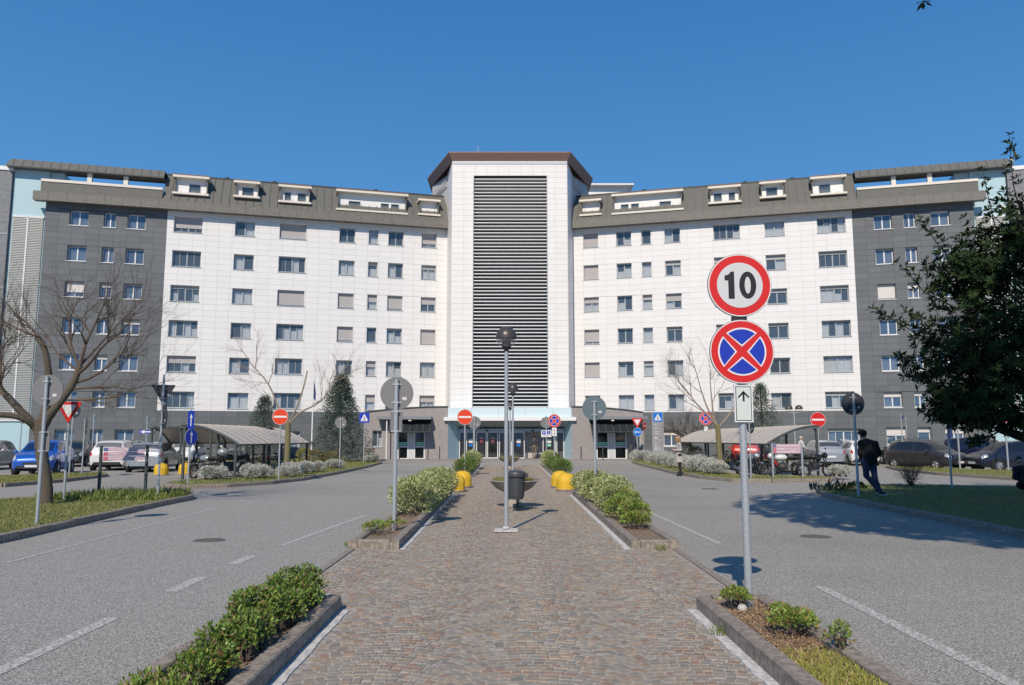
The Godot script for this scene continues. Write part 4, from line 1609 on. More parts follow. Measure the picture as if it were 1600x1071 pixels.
func arrow(len: float, ang: float, thick := .06) -> PackedVector2Array:
	var t := thick * len / .2 if thick > .05 else thick
	t = minf(t, len * .22)
	var p := PackedVector2Array([Vector2(-len, -t * .5), Vector2(len * .3, -t * .5), Vector2(len * .3, -t * 1.5), Vector2(len, 0), Vector2(len * .3, t * 1.5), Vector2(len * .3, t * .5), Vector2(-len, t * .5)])
	return Transform2D(ang, Vector2.ZERO) * p

func build_signs() -> void:
	var K := .11
	var t: Node3D
	# the big one beside the walk
	t = post("speed_limit_sign", "round ten speed limit above a no stopping sign and arrow plate on a steel pole", at(2.13, 7.3, .09), 3.08, .035)
	plate(t, 2.95, 0, "limit")
	plate(t, 2.325, 0, "no_stopping")
	plate(t, 1.845, 0, "arrow_up")
	var cap := MB.new()
	cap.box(-.06, .06, 2.62, 2.67, -.05, .05)
	obj("bracket", cap, M.dark_metal, t)
	var stone := MB.new()
	stone.ball(Vector3(2.04, .125, -7.2), Vector3(.045, .04, .04), 10, 6)
	tag(obj("stone", stone, mat("pale_stone", lin(.5, .49, .46), .9)), "small pale stone lying at the foot of the speed limit pole", "stone")
	# left of the picture
	t = post("sign_seen_from_behind", "grey back of a round sign on a pole in the verge before the bare tree", at(-8.32, 14.05, K), 2.6)
	plate(t, 2.36, PI, "round", .56)
	plate(t, 1.45, PI, "small_back")
	t = post("give_way_sign", "worn red and white give way triangle on a pole behind the bare tree", at(-10.92, 19.48, K), 2.62, .03)
	plate(t, 2.22, .12, "yield", .64)
	t = post("give_way_sign", "black back of a triangular sign above a dark round sign on one pole", at(-9.1, 20.53, K), 3.15, .03)
	plate(t, 2.72, PI + .35, "yield_back", .62, "sign_back_dark")
	plate(t, 2.06, PI - .9, "round", .62, "sign_back_dark")
	t = post("blue_lane_sign", "tall blue arrow panel over a blue disc seen edge on at the verge corner", at(-10.79, 26.55, K), 2.45, .028)
	plate(t, 2.12, .5, "tall_blue")
	plate(t, 1.55, 1.15, "blue_round", .55)
	t = post("sign_seen_from_behind", "small dark oval back of a sign turned sideways by the white hatchback", at(-18.16, 33.62, K), 2.3, .03)
	plate(t, 2.0, PI - .95, "round", .6, "sign_back_dark")
	t = post("sign_seen_from_behind", "dark round sign back half hidden behind the give way triangle", at(-17.9, 32.2, K), 2.9, .03)
	plate(t, 2.62, PI - .3, "round", .62, "sign_back_dark")
	t = post("parking_sign", "small square sign back on a thin pole behind the silver estate car", at(-24.6, 46.5, 0), 3.0, .03)
	plate(t, 2.75, PI, "small_back", .6, "sign_back_teal")
	t = post("parking_sign", "small square sign back on a thin pole behind the blue hatchback", at(-27.6, 44.5, 0), 2.9, .03)
	plate(t, 2.6, PI, "small_back", .6, "sign_back_teal")
	t = post("one_way_sign", "blue one way arrow panel with a square sign back above it", at(-21.0, 45.5, 0), 2.9, .03)
	plate(t, 1.98, .1, "oneway")
	plate(t, 2.65, PI, "small_back", .6, "sign_back_teal")
	t = post("no_entry_sign", "orange red no entry disc in the verge beside the left cycle shelter", at(-8.62, 29.44, K), 2.6, .03)
	plate(t, 2.3, 0, "no_entry_orange", .6)
	t = post("sign_seen_from_behind", "small grey round sign back standing before the blue conifer", at(-8.16, 37.63, K), 2.4, .03)
	plate(t, 2.24, PI, "round", .55)
	t = post("pedestrian_crossing_sign", "blue pedestrian crossing square by the conifer and the bench", at(-9.0, 48.2, K), 3.1, .03)
	plate(t, 2.75, 0, "crossing", .62)
	# along the walk
	t = post("sign_seen_from_behind", "large grey round sign back on a pole in the hedge bed left of the lamp", at(-1.95, 13.28, .1), 2.5, .035)
	plate(t, 2.27, PI, "round", .56)
	plate(t, 1.80, PI, "small_back")
	t = post("no_entry_sign", "orange red no entry disc in the far bed by the yellow domes", at(-2.0, 33.6, .1), 2.75, .03)
	plate(t, 2.41, 0, "no_entry_orange", .66)
	t = post("sign_seen_from_behind", "grey round sign back in the far left bed before the sliding doors", at(-2.12, 44.7, .1), 2.75, .03)
	plate(t, 2.4, PI, "round", .7)
	t = post("sign_seen_from_behind", "grey round sign back standing on the pavement just before the sliding doors", at(-2.5, 51.5, 0), 2.9, .03)
	plate(t, 2.5, PI, "round", .62, "sign_back_teal")
	t = post("disabled_parking_sign", "white disabled parking panel with two blue squares below a grey sign back", at(2.0, 46.2, .1), 2.8, .03)
	plate(t, 2.42, PI, "round", .66)
	plate(t, 1.78, 0, "parking", .6)
	t = post("no_stopping_sign", "small no stopping disc with a white plate in the far right bed", at(2.05, 38.4, .1), 2.7, .03)
	plate(t, 2.35, 0, "no_stopping", .64)
	plate(t, 1.82, 0, "small_white")
	t = post("sign_seen_from_behind", "large blue grey round sign back rising from the right hedge", at(2.05, 19.6, .1), 2.42, .035)
	plate(t, 2.26, PI, "round", .60, "sign_back_teal")
	# right of the picture
	t = post("give_way_sign", "give way triangle over a blue left arrow disc by the side doors", at(9.15, 57.8, 0), 3.1, .03)
	plate(t, 2.82, 0, "yield", .88)
	plate(t, 2.06, 0, "left", .64)
	t = post("no_entry_sign", "narrow turned no entry disc beside the give way triangle", at(9.75, 58.6, 0), 2.9, .03)
	plate(t, 2.52, .95, "no_entry", .6)
	t = post("pedestrian_crossing_sign", "light blue pedestrian crossing square in front of the stone pylon", at(9.9, 53.7, K), 3.2, .03)
	plate(t, 2.92, 0, "crossing", .64, "light")
	t = post("no_stopping_sign", "small no stopping disc with a white plate behind the woman", at(12.3, 50.2, K), 3.1, .03)
	plate(t, 2.75, 0, "no_stopping", .86)
	plate(t, 2.02, 0, "small_white")
	t = post("sign_seen_from_behind", "thin pole with a sign turned edge on beside the right cycle shelter", at(9.0, 30.0, K), 2.75, .03)
	plate(t, 1.93, PI / 2 + .25, "round", .5, "sign_back_dark")
	t = post("no_entry_sign", "red no entry disc on a pole beside the silver hatchback", at(15.08, 39.0, 0), 2.85, .03)
	plate(t, 2.52, 0, "no_entry", .76)
	t = post("sign_seen_from_behind", "dark round sign back on the pole that the man walks behind", at(9.0, 20.76, K), 2.66, .035)
	plate(t, 2.41, PI, "round", .6, "sign_back_dark")
	t = post("blue_lane_sign", "blue disc with a white arrow half hidden by the evergreen tree", at(13.33, 24.19, K), 2.6, .03)
	plate(t, 1.82, .85, "right_down", .62)
	plate(t, 2.32, .85, "tall_blue")
	t = post("sign_seen_from_behind", "tall thin pole with a narrow panel before the black estate car", at(20.98, 42.6, K), 2.75, .03)
	plate(t, 2.62, PI / 2 - .3, "oneway")
	t = post("plain_pole", "bare galvanised pole in front of the dark grey hatchback", at(21.9, 38.9, K), 1.95, .04)
	t = post("warning_sign", "red triangle warning sign seen through the evergreen leaves", at(23.2, 37.2, K), 2.6, .04)
	plate(t, 2.40, 0, "warning", .5)
	t = post("parking_sign", "small square sign back on a pole by the grey wall beyond the cars", at(27.5, 55.2, 0), 3.1, .03)
	plate(t, 2.7, PI, "small_back", .6, "sign_back_teal")
	t = post("parking_sign", "small square sign back on a pole behind the white hatchback", at(21.1, 55.0, 0), 3.0, .03)
	plate(t, 2.7, PI, "small_back", .6, "sign_back_teal")
	# the two information boards on posts
	info_board("pink information board between two dark posts before the silver estate car", at(-10.4, 20.1, K), at(-9.43, 20.53, K), 1.28, .34, "post_dark")
	info_board("pink information board between grey posts before the motorcycles", at(10.13, 30.9, K), at(11.28, 30.9, K), 1.28, .36, "galvanised")
	# stone pylon with the hospital's directory in white lettering
	t = thing("stone_pylon", "tall grey stone pylon with lines of white lettering beside the right doors", "pylon", at(10.55, 57.4))
	var b := MB.new()
	b.box(-.42, .42, 0, 3.5, -.18, .18)
	obj("pillar", b, grain("pylon_stone", lin(.27, .265, .27), lin(.34, .335, .34), 1.2, .7, .06), t)
	var wl := [2.55, 2.3, 2.05, 1.92, 1.66, 1.55, 1.2, 1.0, .88, .76]
	for i in wl.size():
		b = MB.new()
		var w: float = [.16, .2, .3, .34, .26, .28, .08, .2, .34, .38][i]
		var x := -.26
		while x < -.26 + w:
			var cw := rng.randf_range(.02, .05)
			b.box(x, x + cw, wl[i], wl[i] + .045, .181, .184)
			x += cw + .012
		obj("lettering", b, M.sign_white, t)

func info_board(label: String, a: Vector3, c: Vector3, h: float, bh: float, m: String) -> void:
	var t := thing("information_board", label, "board", a)
	var d := c - a
	var L := d.length()
	t.rotation.y = atan2(-d.z, d.x)
	for x in [0.0, L]:
		var b := MB.new()
		b.bar(Vector3(x, -.05, 0), Vector3(x, h + .04, 0), .04, 10)
		obj("post", b, M[m], t)
	var rows := 3
	for k in rows:
		var y := h - bh + k * bh / rows
		var b := MB.new()
		b.box(.05, L - .05, y + .004, y + bh / rows - .004, -.012, .012)
		obj("board_strip", b, M.pink_board, t)
		b = MB.new()
		var x := .19
		var stop := L * (.9 if k == 2 else (.75 if k == 0 else .4))
		while x < stop:
			var cw := rng.randf_range(.012, .03)
			b.box(x, x + cw, y + bh / rows * .38, y + bh / rows * .66, .013, .0145)
			x += cw + .007 + (.02 if rng.randf() < .15 else 0.0)
		obj("lettering", b, mat("board_letter", lin(.74, .66, .70), .5), t)
		b = MB.new()
		b.box(.055, .155, y + .01, y + bh / rows - .01, .0125, .0150)
		obj("symbol_square", b, M.rose_board if k < 2 else mat("board_blue", lin(.12, .17, .42), .5), t)

# ---------------------------------------------------------------- lamps
func globe_lamp(label: String, p: Vector3, h: float, gr: float, pr: float, group := "") -> Node3D:
	var t := thing("street_lamp", label, "street lamp", p, 0, group)
	var b := MB.new()
	b.tube(PackedVector3Array([Vector3(0, .02, 0), Vector3(0, h * .5, 0), Vector3(0, h - gr * 1.25, 0)]), PackedFloat32Array([pr, pr * .96, pr * .85]), 14)
	obj("pole", b, M.galvanised, t)
	b = MB.new()
	b.box(-.20, .20, 0, .03, -.17, .17)
	b.lathe(PackedVector2Array([Vector2(pr * 1.7, .045), Vector2(pr * 1.5, .07), Vector2(pr, .075)]), 14)
	obj("foot_plate", b, M.pale_strip, t)
	b = MB.new()
	b.lathe(PackedVector2Array([Vector2(pr * .9, h - gr * 1.35), Vector2(pr * 1.2, h - gr * 1.2), Vector2(gr * .42, h - gr * .98), Vector2(gr * .42, h - gr * .25), Vector2(0, h - gr * .22)]), 16)
	obj("lamp_holder", b, M.plastic_black, t)
	b = MB.new()
	b.ball(Vector3(0, h, 0), Vector3.ONE * gr, 24, 10, -.12, 1.0)
	b.lathe(PackedVector2Array([Vector2(gr * 1.01, h - gr * .13), Vector2(gr * 1.02, h - gr * .06), Vector2(gr * .99, h)]), 24)
	obj("dome", b, M.lamp_dome, t)
	b = MB.new()
	b.ball(Vector3(0, h, 0), Vector3.ONE * gr * .985, 24, 8, -.9, -.13)
	obj("clear_globe", b, M.clear_glass, t)
	return t

func build_lamps() -> void:
	globe_lamp("tall grey lamp post with a dark domed globe on the cobbled walk", at(-.1, 13.87, .03), 3.37, .19, .037)
	globe_lamp("lamp post half hidden behind the nearer lamp's pole on the walk", at(.03, 27.4, .03), 3.30, .19, .037)
	globe_lamp("farthest lamp post on the walk, before the glass doors", at(-.1, 42.0, .03), 3.30, .19, .037)
	# twin globes beyond the right shelter
	var t := thing("street_lamp", "twin globe lamp post beyond the right cycle shelter", "street lamp", at(18.4, 51.5))
	var b := MB.new()
	b.bar(Vector3(0, 0, 0), Vector3(0, 3.3, 0), .05, 10)
	b.bar(Vector3(-.33, 3.25, 0), Vector3(.33, 3.25, 0), .03, 8)
	obj("pole", b, M.galvanised, t)
	for s in [-1, 1]:
		b = MB.new()
		b.ball(Vector3(s * .33, 3.52, 0), Vector3.ONE * .25, 18, 8, -.1, 1)
		obj("dome", b, M.lamp_dome, t)
		b = MB.new()
		b.ball(Vector3(s * .33, 3.52, 0), Vector3.ONE * .245, 18, 8, -.95, -.1)
		obj("clear_globe", b, M.clear_glass, t)

# ---------------------------------------------------------------- street furniture
func build_street_furniture() -> void:
	# yellow concrete domes
	var domes := [[-1.71, 24.0, "yellow concrete dome at the left gap of the walk, the nearer of its pair"], [-1.62, 26.1, "yellow concrete dome at the left gap of the walk, the farther of its pair"], [1.66, 24.5, "yellow concrete dome at the right gap of the walk, the nearer of its pair"], [1.58, 26.1, "yellow concrete dome at the right gap of the walk, the farther of its pair"], [-15.42, 35.0, "small yellow dome behind the give way pole in the car park"], [-14.6, 35.6, "small yellow dome near the left cycle shelter"]]
	var proto: Node3D
	for d in domes:
		var t := thing("bollard_dome", d[2], "bollard", at(d[0], d[1], .03 if absf(d[0]) < 3 else 0.0), 0, "yellow concrete domes")
		var b := MB.new()
		var sides := 28
		var rings := 12
		var prof := []
		for j in rings + 1:
			var a := PI / 2 * j / rings
			prof.append(Vector2(.29 * cos(a * .97) + .012, .28 + .25 * sin(a)))
		prof.push_front(Vector2(.30, 0))
		for j in prof.size() - 1:
			for i in sides:
				var q := []
				for e in [[i, j], [i + 1, j], [i + 1, j + 1], [i, j + 1]]:
					var w: float = TAU * e[0] / sides
					# shallow flutes run up the sides
					var rr: float = prof[e[1]].x * (1.0 - (.045 if int(e[0]) % 4 == 0 else 0.0) * (1.0 if prof[e[1]].y > .05 else 0.0))
					q.append(Vector3(cos(w) * rr, prof[e[1]].y, -sin(w) * rr))
				b.quad(q[0], q[1], q[2], q[3])
		obj("dome", b, M.yellow_paint, t)
		b = MB.new()
		b.lathe(PackedVector2Array([Vector2(.31, 0), Vector2(.31, .04), Vector2(.295, .05)]), 20)
		obj("base", b, M.kerb_concrete, t)
	# litter bin on the walk, hung on its own post
	var t := thing("litter_bin", "dark grey lidded litter bin standing on the walk behind the lamp", "bin", at(.09, 17.6, .03))
	var b := MB.new()
	b.lathe(PackedVector2Array([Vector2(.0, .26), Vector2(.155, .26), Vector2(.175, .34), Vector2(.185, .78), Vector2(.175, .80)]), 20)
	obj("bucket", b, M.bin_grey, t)
	b = MB.new()
	b.lathe(PackedVector2Array([Vector2(.215, .745), Vector2(.22, .80), Vector2(.205, .85), Vector2(.12, .885), Vector2(0, .89)]), 20)
	for s in [-1, 1]:
		b.box(s * .2, s * .27, .72, .82, -.06, .06)
	obj("lid", b, M.bin_grey, t)
	b = MB.new()
	for k in 10:
		var w := TAU * k / 10
		b.bar(Vector3(cos(w) * .176, .34, sin(w) * .176), Vector3(cos(w) * .186, .75, sin(w) * .186), .006, 4)
	obj("rib", b, M.bin_grey, t)
	b = MB.new()
	b.bar(Vector3(0.03, 0, -.1), Vector3(0.03, .5, -.1), .022, 8)
	obj("post", b, M.dark_metal, t)
	# stone flower bowls on pedestals
	for q in [[.04, 18.7, .56, "wide stone flower bowl on a foot in the middle of the walk"], [-.15, 41.0, .56, "farther stone flower bowl on the walk near the entrance"]]:
		t = thing("flower_bowl", q[3], "planter", at(q[0], q[1], .03))
		b = MB.new()
		b.lathe(PackedVector2Array([Vector2(.22, 0), Vector2(.22, .05), Vector2(.14, .14), Vector2(.12, .30), Vector2(.2, .34)]), 20)
		obj("foot", b, M.stone_bowl, t)
		b = MB.new()
		b.lathe(PackedVector2Array([Vector2(0, .31), Vector2(.22, .33), Vector2(.42, .43), Vector2(.56, .58), Vector2(.58, .60), Vector2(.55, .615), Vector2(.50, .57), Vector2(0, .55)]), 28)
		obj("bowl", b, M.stone_bowl, t)
		b = MB.new()
		for k in 700:
			var w := rng.randf() * TAU
			var rr := sqrt(rng.randf()) * .5
			var p := Vector3(cos(w) * rr, .55, sin(w) * rr)
			var g := rng.randf()
			b.col = Color(.10 + .14 * g, .13 + .09 * g, .03 + .02 * g)
			var dd := Vector3(rng.randf_range(-.3, .3), 1, rng.randf_range(-.3, .3)).normalized() * rng.randf_range(.06, .17)
			b.leaf(p, dd, Vector3(cos(w + 1), 0, sin(w + 1)) * .012, Vector3.ZERO)
		obj("plants", b, M.leaf, t)
	# posts beside the entrance
	for q in [[-8.3, 58.6, "short dark post by the left side doors, the outer one"], [-6.2, 58.6, "short dark post by the left side doors, the inner one"], [-5.35, 58.7, "short dark post at the left corner of the glazed entrance"], [5.1, 58.6, "short dark post at the right corner of the glazed entrance"], [6.7, 58.6, "short dark post by the right side doors, the inner one"], [8.6, 58.6, "short dark post by the right side doors, the outer one"]]:
		t = thing("bollard", q[2], "bollard", at(q[0], q[1], 0.0), 0, "posts before the entrance")
		b = MB.new()
		b.bar(Vector3(0, 0, 0), Vector3(0, .95, 0), .04, 10)
		obj("post", b, M.post_dark, t)
		b = MB.new()
		b.ball(Vector3(0, .96, 0), Vector3.ONE * .05, 10, 6)
		obj("cap", b, M.post_dark, t)
	# bench under the side window
	t = thing("bench", "small slatted bench under the window left of the entrance", "bench", at(-10.6, 58.3, 0.0))
	for k in 3:
		b = MB.new()
		b.box(-.5, .5, .42, .45, -.18 + k * .14, -.07 + k * .14)
		obj("seat_slat", b, M.wood_dark, t)
	for k in 2:
		b = MB.new()
		b.box(-.5, .5, .60 + k * .16, .71 + k * .16, -.24, -.21)
		obj("back_slat", b, M.wood_dark, t)
	for s in [-1, 1]:
		b = MB.new()
		b.bar(Vector3(s * .42, 0, -.2), Vector3(s * .42, .9, -.25), .02, 6)
		b.bar(Vector3(s * .42, 0, .18), Vector3(s * .42, .42, .18), .02, 6)
		b.bar(Vector3(s * .42, .41, -.2), Vector3(s * .42, .41, .2), .02, 6)
		obj("leg", b, M.dark_metal, t)
	# cycle rack by the pale blue cheek
	t = thing("cycle_rack", "low steel cycle rack against the pale blue wall right of the doors", "cycle rack", at(3.9, 58.9, .06))
	for k in 5:
		b = MB.new()
		var x := -.55 + k * .27
		b.tube(PackedVector3Array([Vector3(x, 0, 0), Vector3(x, .5, 0), Vector3(x + .03, .58, 0), Vector3(x + .1, .58, 0), Vector3(x + .13, .5, 0), Vector3(x + .13, 0, 0)]), PackedFloat32Array([.014, .014, .014, .014, .014, .014]), 6)
		obj("hoop", b, M.galvanised, t)
	b = MB.new()
	b.bar(Vector3(-.6, .03, 0), Vector3(.72, .03, 0), .02, 6)
	obj("base_rail", b, M.galvanised, t)
	# bin by the right doors
	t = thing("litter_bin", "small dark bin on a post beside the right side doors", "bin", at(8.75, 58.3, 0.0))
	b = MB.new()
	b.lathe(PackedVector2Array([Vector2(0, .5), Vector2(.16, .5), Vector2(.19, 1.05), Vector2(.16, 1.1), Vector2(0, 1.12)]), 14)
	obj("bucket", b, M.bin_grey, t)
	b = MB.new()
	b.bar(Vector3(0, 0, -.1), Vector3(0, 1.0, -.1), .025, 6)
	obj("post", b, M.dark_metal, t)
	# flagpole before the conifer
	t = thing("flagpole", "thin white flagpole with a furled blue flag beside the conifer", "flagpole", at(-14.4, 57.0))
	b = MB.new()
	b.tube(PackedVector3Array([Vector3(0, 0, 0), Vector3(0, 6.9, 0)]), PackedFloat32Array([.06, .03]), 8)
	b.ball(Vector3(0, 6.95, 0), Vector3.ONE * .06, 8, 6)
	obj("pole", b, M.white_paint, t)
	b = MB.new()
	for k in 5:
		b.quad(Vector3(.03 + k * .035, 4.5 - k * .05, .05 * (k % 2)), Vector3(.065 + k * .035, 4.45 - k * .05, .05 * ((k + 1) % 2)), Vector3(.065 + k * .035, 5.7 - k * .2, .05 * ((k + 1) % 2)), Vector3(.03 + k * .035, 5.85 - k * .2, .05 * (k % 2)))
	obj("flag", b, mat("flag_blue", lin(.06, .09, .22), .8), t)

# ---------------------------------------------------------------- cycle shelters
func shelter(label: String, p: Vector3, turn: float, length: float, n: int) -> void:
	# a long roof of curved sheets, high on one side and low on the other; local x along, z to the low side
	var t := thing("cycle_shelter", label, "shelter", p, turn)
	var prof := PackedVector2Array()
	for i in 11:
		var w := float(i) / 10
		prof.append(Vector2(-1.15 + 2.3 * w, 2.14 - .78 * pow(w, 1.7) + .05 * sin(w * PI)))
	for k in n:
		var x0 := -length / 2 + k * length / n
		var x1 := x0 + length / n
		var b := MB.new()
		for i in 10:
			var a := prof[i]
			var c := prof[i + 1]
			b.quad(Vector3(x0 + .02, a.y + .03, a.x), Vector3(x0 + .02, c.y + .03, c.x), Vector3(x1 - .02, c.y + .03, c.x), Vector3(x1 - .02, a.y + .03, a.x))
			b.quad(Vector3(x1 - .02, a.y, a.x), Vector3(x1 - .02, c.y, c.x), Vector3(x0 + .02, c.y, c.x), Vector3(x0 + .02, a.y, a.x))
		obj("roof_sheet", b, M.canopy_sheet, t)
		for q in 4:
			var xr := lerpf(x0, x1, (q + .5) / 4.0)
			b = MB.new()
			for i in 10:
				var a := prof[i]
				var c := prof[i + 1]
				b.quad(Vector3(xr - .02, a.y + .052, a.x), Vector3(xr - .02, c.y + .052, c.x), Vector3(xr + .02, c.y + .052, c.x), Vector3(xr + .02, a.y + .052, a.x))
				b.quad(Vector3(xr - .02, a.y + .03, a.x), Vector3(xr - .02, c.y + .03, c.x), Vector3(xr - .02, c.y + .052, c.x), Vector3(xr - .02, a.y + .052, a.x))
				b.quad(Vector3(xr + .02, a.y + .052, a.x), Vector3(xr + .02, c.y + .052, c.x), Vector3(xr + .02, c.y + .03, c.x), Vector3(xr + .02, a.y + .03, a.x))
			obj("roof_seam", b, M.canopy_sheet, t)
	for k in n + 1:
		var x := -length / 2 + k * length / n
		var b := MB.new()
		var pts := PackedVector3Array()
		var rad := PackedFloat32Array()
		for q in prof:
			pts.append(Vector3(x, q.y - .02, q.x))
			rad.append(.045)
		b.tube(pts, rad, 6)
		obj("arched_rib", b, M.post_dark, t)
		for z in [-1.0, 1.0]:
			b = MB.new()
			var y := 2.06 if z < 0 else 1.42
			b.box(x - .045, x + .045, 0, y, z - .045, z + .045)
			b.bar(Vector3(x, y - .30, z), Vector3(x + (.25 if k < n else -.25), y - .03, z), .025, 6)
			obj("post", b, M.post_dark, t)
	var b := MB.new()
	b.bar(Vector3(-length / 2, 1.36, 1.13), Vector3(length / 2, 1.36, 1.13), .035, 6)
	b.bar(Vector3(-length / 2, 2.12, -1.13), Vector3(length / 2, 2.12, -1.13), .035, 6)
	obj("edge_beam", b, M.post_dark, t)

func build_shelters() -> void:
	shelter("cycle shelter with ribbed beige roof behind the pruned tree left of the road", at(-11.65, 35.9), PI / 2, 10.6, 3)
	shelter("cycle shelter seen into from its open side beside the white car", at(-14.75, 39.8), PI, 5.8, 4)
	shelter("cycle shelter with a ribbed beige roof behind the woman and the silver bushes", at(11.88, 42.8), -PI / 2, 18.6, 5)

# ---------------------------------------------------------------- cars
# stations from tail to nose: x, sill, belt, top, half width at belt, half width at top
const HATCH := [
	[-2.00, .42, .72, .76, .66, .56], [-1.96, .28, .86, .92, .78, .62], [-1.86, .23, .95, 1.06, .83, .64], [-1.66, .21, .97, 1.38, .85, .58], [-1.52, .2, .97, 1.43, .86, .59], [-1.0, .2, .95, 1.475, .87, .61],
	[-.4, .2, .94, 1.485, .875, .62], [.15, .2, .93, 1.46, .875, .62], [.5, .2, .93, 1.38, .87, .60], [.85, .2, .93, 1.19, .865, .615], [1.18, .2, .92, .99, .86, .64], [1.32, .2, .88, .935, .855, .64], [1.62, .21, .83, .885, .84, .63], [1.86, .24, .74, .80, .79, .60], [1.97, .30, .62, .69, .70, .55], [2.00, .40, .55, .60, .64, .5],
]
const ESTATE := [
	[-2.30, .42, .72, .78, .68, .58], [-2.26, .28, .88, .95, .79, .62], [-2.16, .23, .95, 1.08, .83, .64], [-2.0, .21, .96, 1.36, .85, .59], [-1.86, .2, .96, 1.42, .86, .60], [-1.2, .2, .95, 1.46, .87, .61],
	[-.4, .2, .94, 1.475, .875, .62], [.2, .2, .93, 1.45, .875, .62], [.55, .2, .93, 1.37, .87, .60], [.9, .2, .93, 1.18, .865, .615], [1.28, .2, .92, .98, .86, .64], [1.42, .2, .88, .925, .855, .64], [1.8, .21, .82, .875, .84, .63], [2.1, .24, .73, .79, .79, .60], [2.25, .30, .61, .68, .70, .55], [2.29, .40, .55, .60, .64, .5],
]

func car_section(st: Array, k: float) -> PackedVector3Array:
	# cross section of one side (z > 0), from sill to the middle of the roof
	var i := clampi(int(k), 0, st.size() - 2)
	var f := k - i
	var a: Array = st[i]
	var b: Array = st[i + 1]
	var q := []
	for j in 6:
		q.append(lerpf(a[j], b[j], f))
	var x: float = q[0]
	var p := PackedVector3Array()
	var w: float = q[4]
	p.append(Vector3(x, q[1], w * .90))
	p.append(Vector3(x, lerpf(q[1], q[2], .18), w * .985))
	p.append(Vector3(x, lerpf(q[1], q[2], .50), w * 1.0))
	p.append(Vector3(x, lerpf(q[1], q[2], .80), w * .99))
	p.append(Vector3(x, q[2], w * .965))
	p.append(Vector3(x, lerpf(q[2], q[3], .5), lerpf(w * .965, q[5], .46)))
	p.append(Vector3(x, lerpf(q[2], q[3], .90), q[5] * 1.02))
	p.append(Vector3(x, q[3] - .004, q[5] * .86))
	p.append(Vector3(x, q[3] + .012, q[5] * .45))
	p.append(Vector3(x, q[3] + .018, 0))
	return p

func car_patch(st: Array, k0: float, k1: float, j0: float, j1: float, off: float, side: int, nk := 6, nj := 4) -> MB:
	# a piece of the body's skin between two stations and two heights, lifted by off
	var b := MB.new()
	var rows := []
	for a in nk + 1:
		var sec := car_section(st, lerpf(k0, k1, float(a) / nk))
		var row := []
		for c in nj + 1:
			var j := lerpf(j0, j1, float(c) / nj)
			var i := clampi(int(j), 0, sec.size() - 2)
			row.append(sec[i].lerp(sec[i + 1], j - i))
		rows.append(row)
	var base := []
	for a in nk + 1:
		var row := []
		for c in nj + 1:
			var da: Vector3 = rows[mini(a + 1, nk)][c] - rows[maxi(a - 1, 0)][c]
			var dc: Vector3 = rows[a][mini(c + 1, nj)] - rows[a][maxi(c - 1, 0)]
			var nn := da.cross(dc)
			nn = -nn.normalized() if nn.length_squared() > 1e-12 else Vector3.UP
			if nn.dot(Vector3(rows[a][c].x * .15, rows[a][c].y - .7, rows[a][c].z)) < 0:
				nn = -nn
			row.append([rows[a][c] + nn * off, nn])
		base.append(row)
	for a in nk + 1:
		for c in nj + 1:
			var p: Vector3 = base[a][c][0]
			var nn: Vector3 = base[a][c][1]
			b.vert(Vector3(p.x, p.y, p.z * side), Vector3(nn.x, nn.y, nn.z * side))
	for a in nk:
		for c in nj:
			var q := a * (nj + 1) + c
			if side > 0:
				b.ix.append_array([q, q + 1, q + nj + 1, q + 1, q + nj + 2, q + nj + 1])
			else:
				b.ix.append_array([q, q + nj + 1, q + 1, q + 1, q + nj + 1, q + nj + 2])
	return b

func join(a: MB, b: MB) -> void:
	var k := a.v.size()
	a.v.append_array(b.v)
	a.n.append_array(b.n)
	a.c.append_array(b.c)
	for i in b.ix:
		a.ix.append(i + k)

func wheel(t: Node3D, p: Vector3, r: float, side: int, m: StandardMaterial3D) -> void:
	var w := Node3D.new()
	w.name = "wheel"
	t.add_child(w, true)
	w.position = p
	w.rotation.x = PI / 2 * side
	var b := MB.new()
	b.lathe(PackedVector2Array([Vector2(r * .62, -.10), Vector2(r * .95, -.10), Vector2(r, -.06), Vector2(r, .06), Vector2(r * .95, .10), Vector2(r * .64, .10), Vector2(r * .62, .07)]), 24)
	obj("tyre", b, M.rubber, w)
	b = MB.new()
	b.lathe(PackedVector2Array([Vector2(r * .64, .085), Vector2(r * .56, .05), Vector2(r * .2, .065), Vector2(r * .12, .09), Vector2(0, .09)]), 24)
	for i in 5:
		var a := TAU * i / 5
		b.bar(Vector3(cos(a) * r * .1, .08, sin(a) * r * .1), Vector3(cos(a) * r * .58, .075, sin(a) * r * .58), r * .085, 5)
	obj("rim", b, m, w)

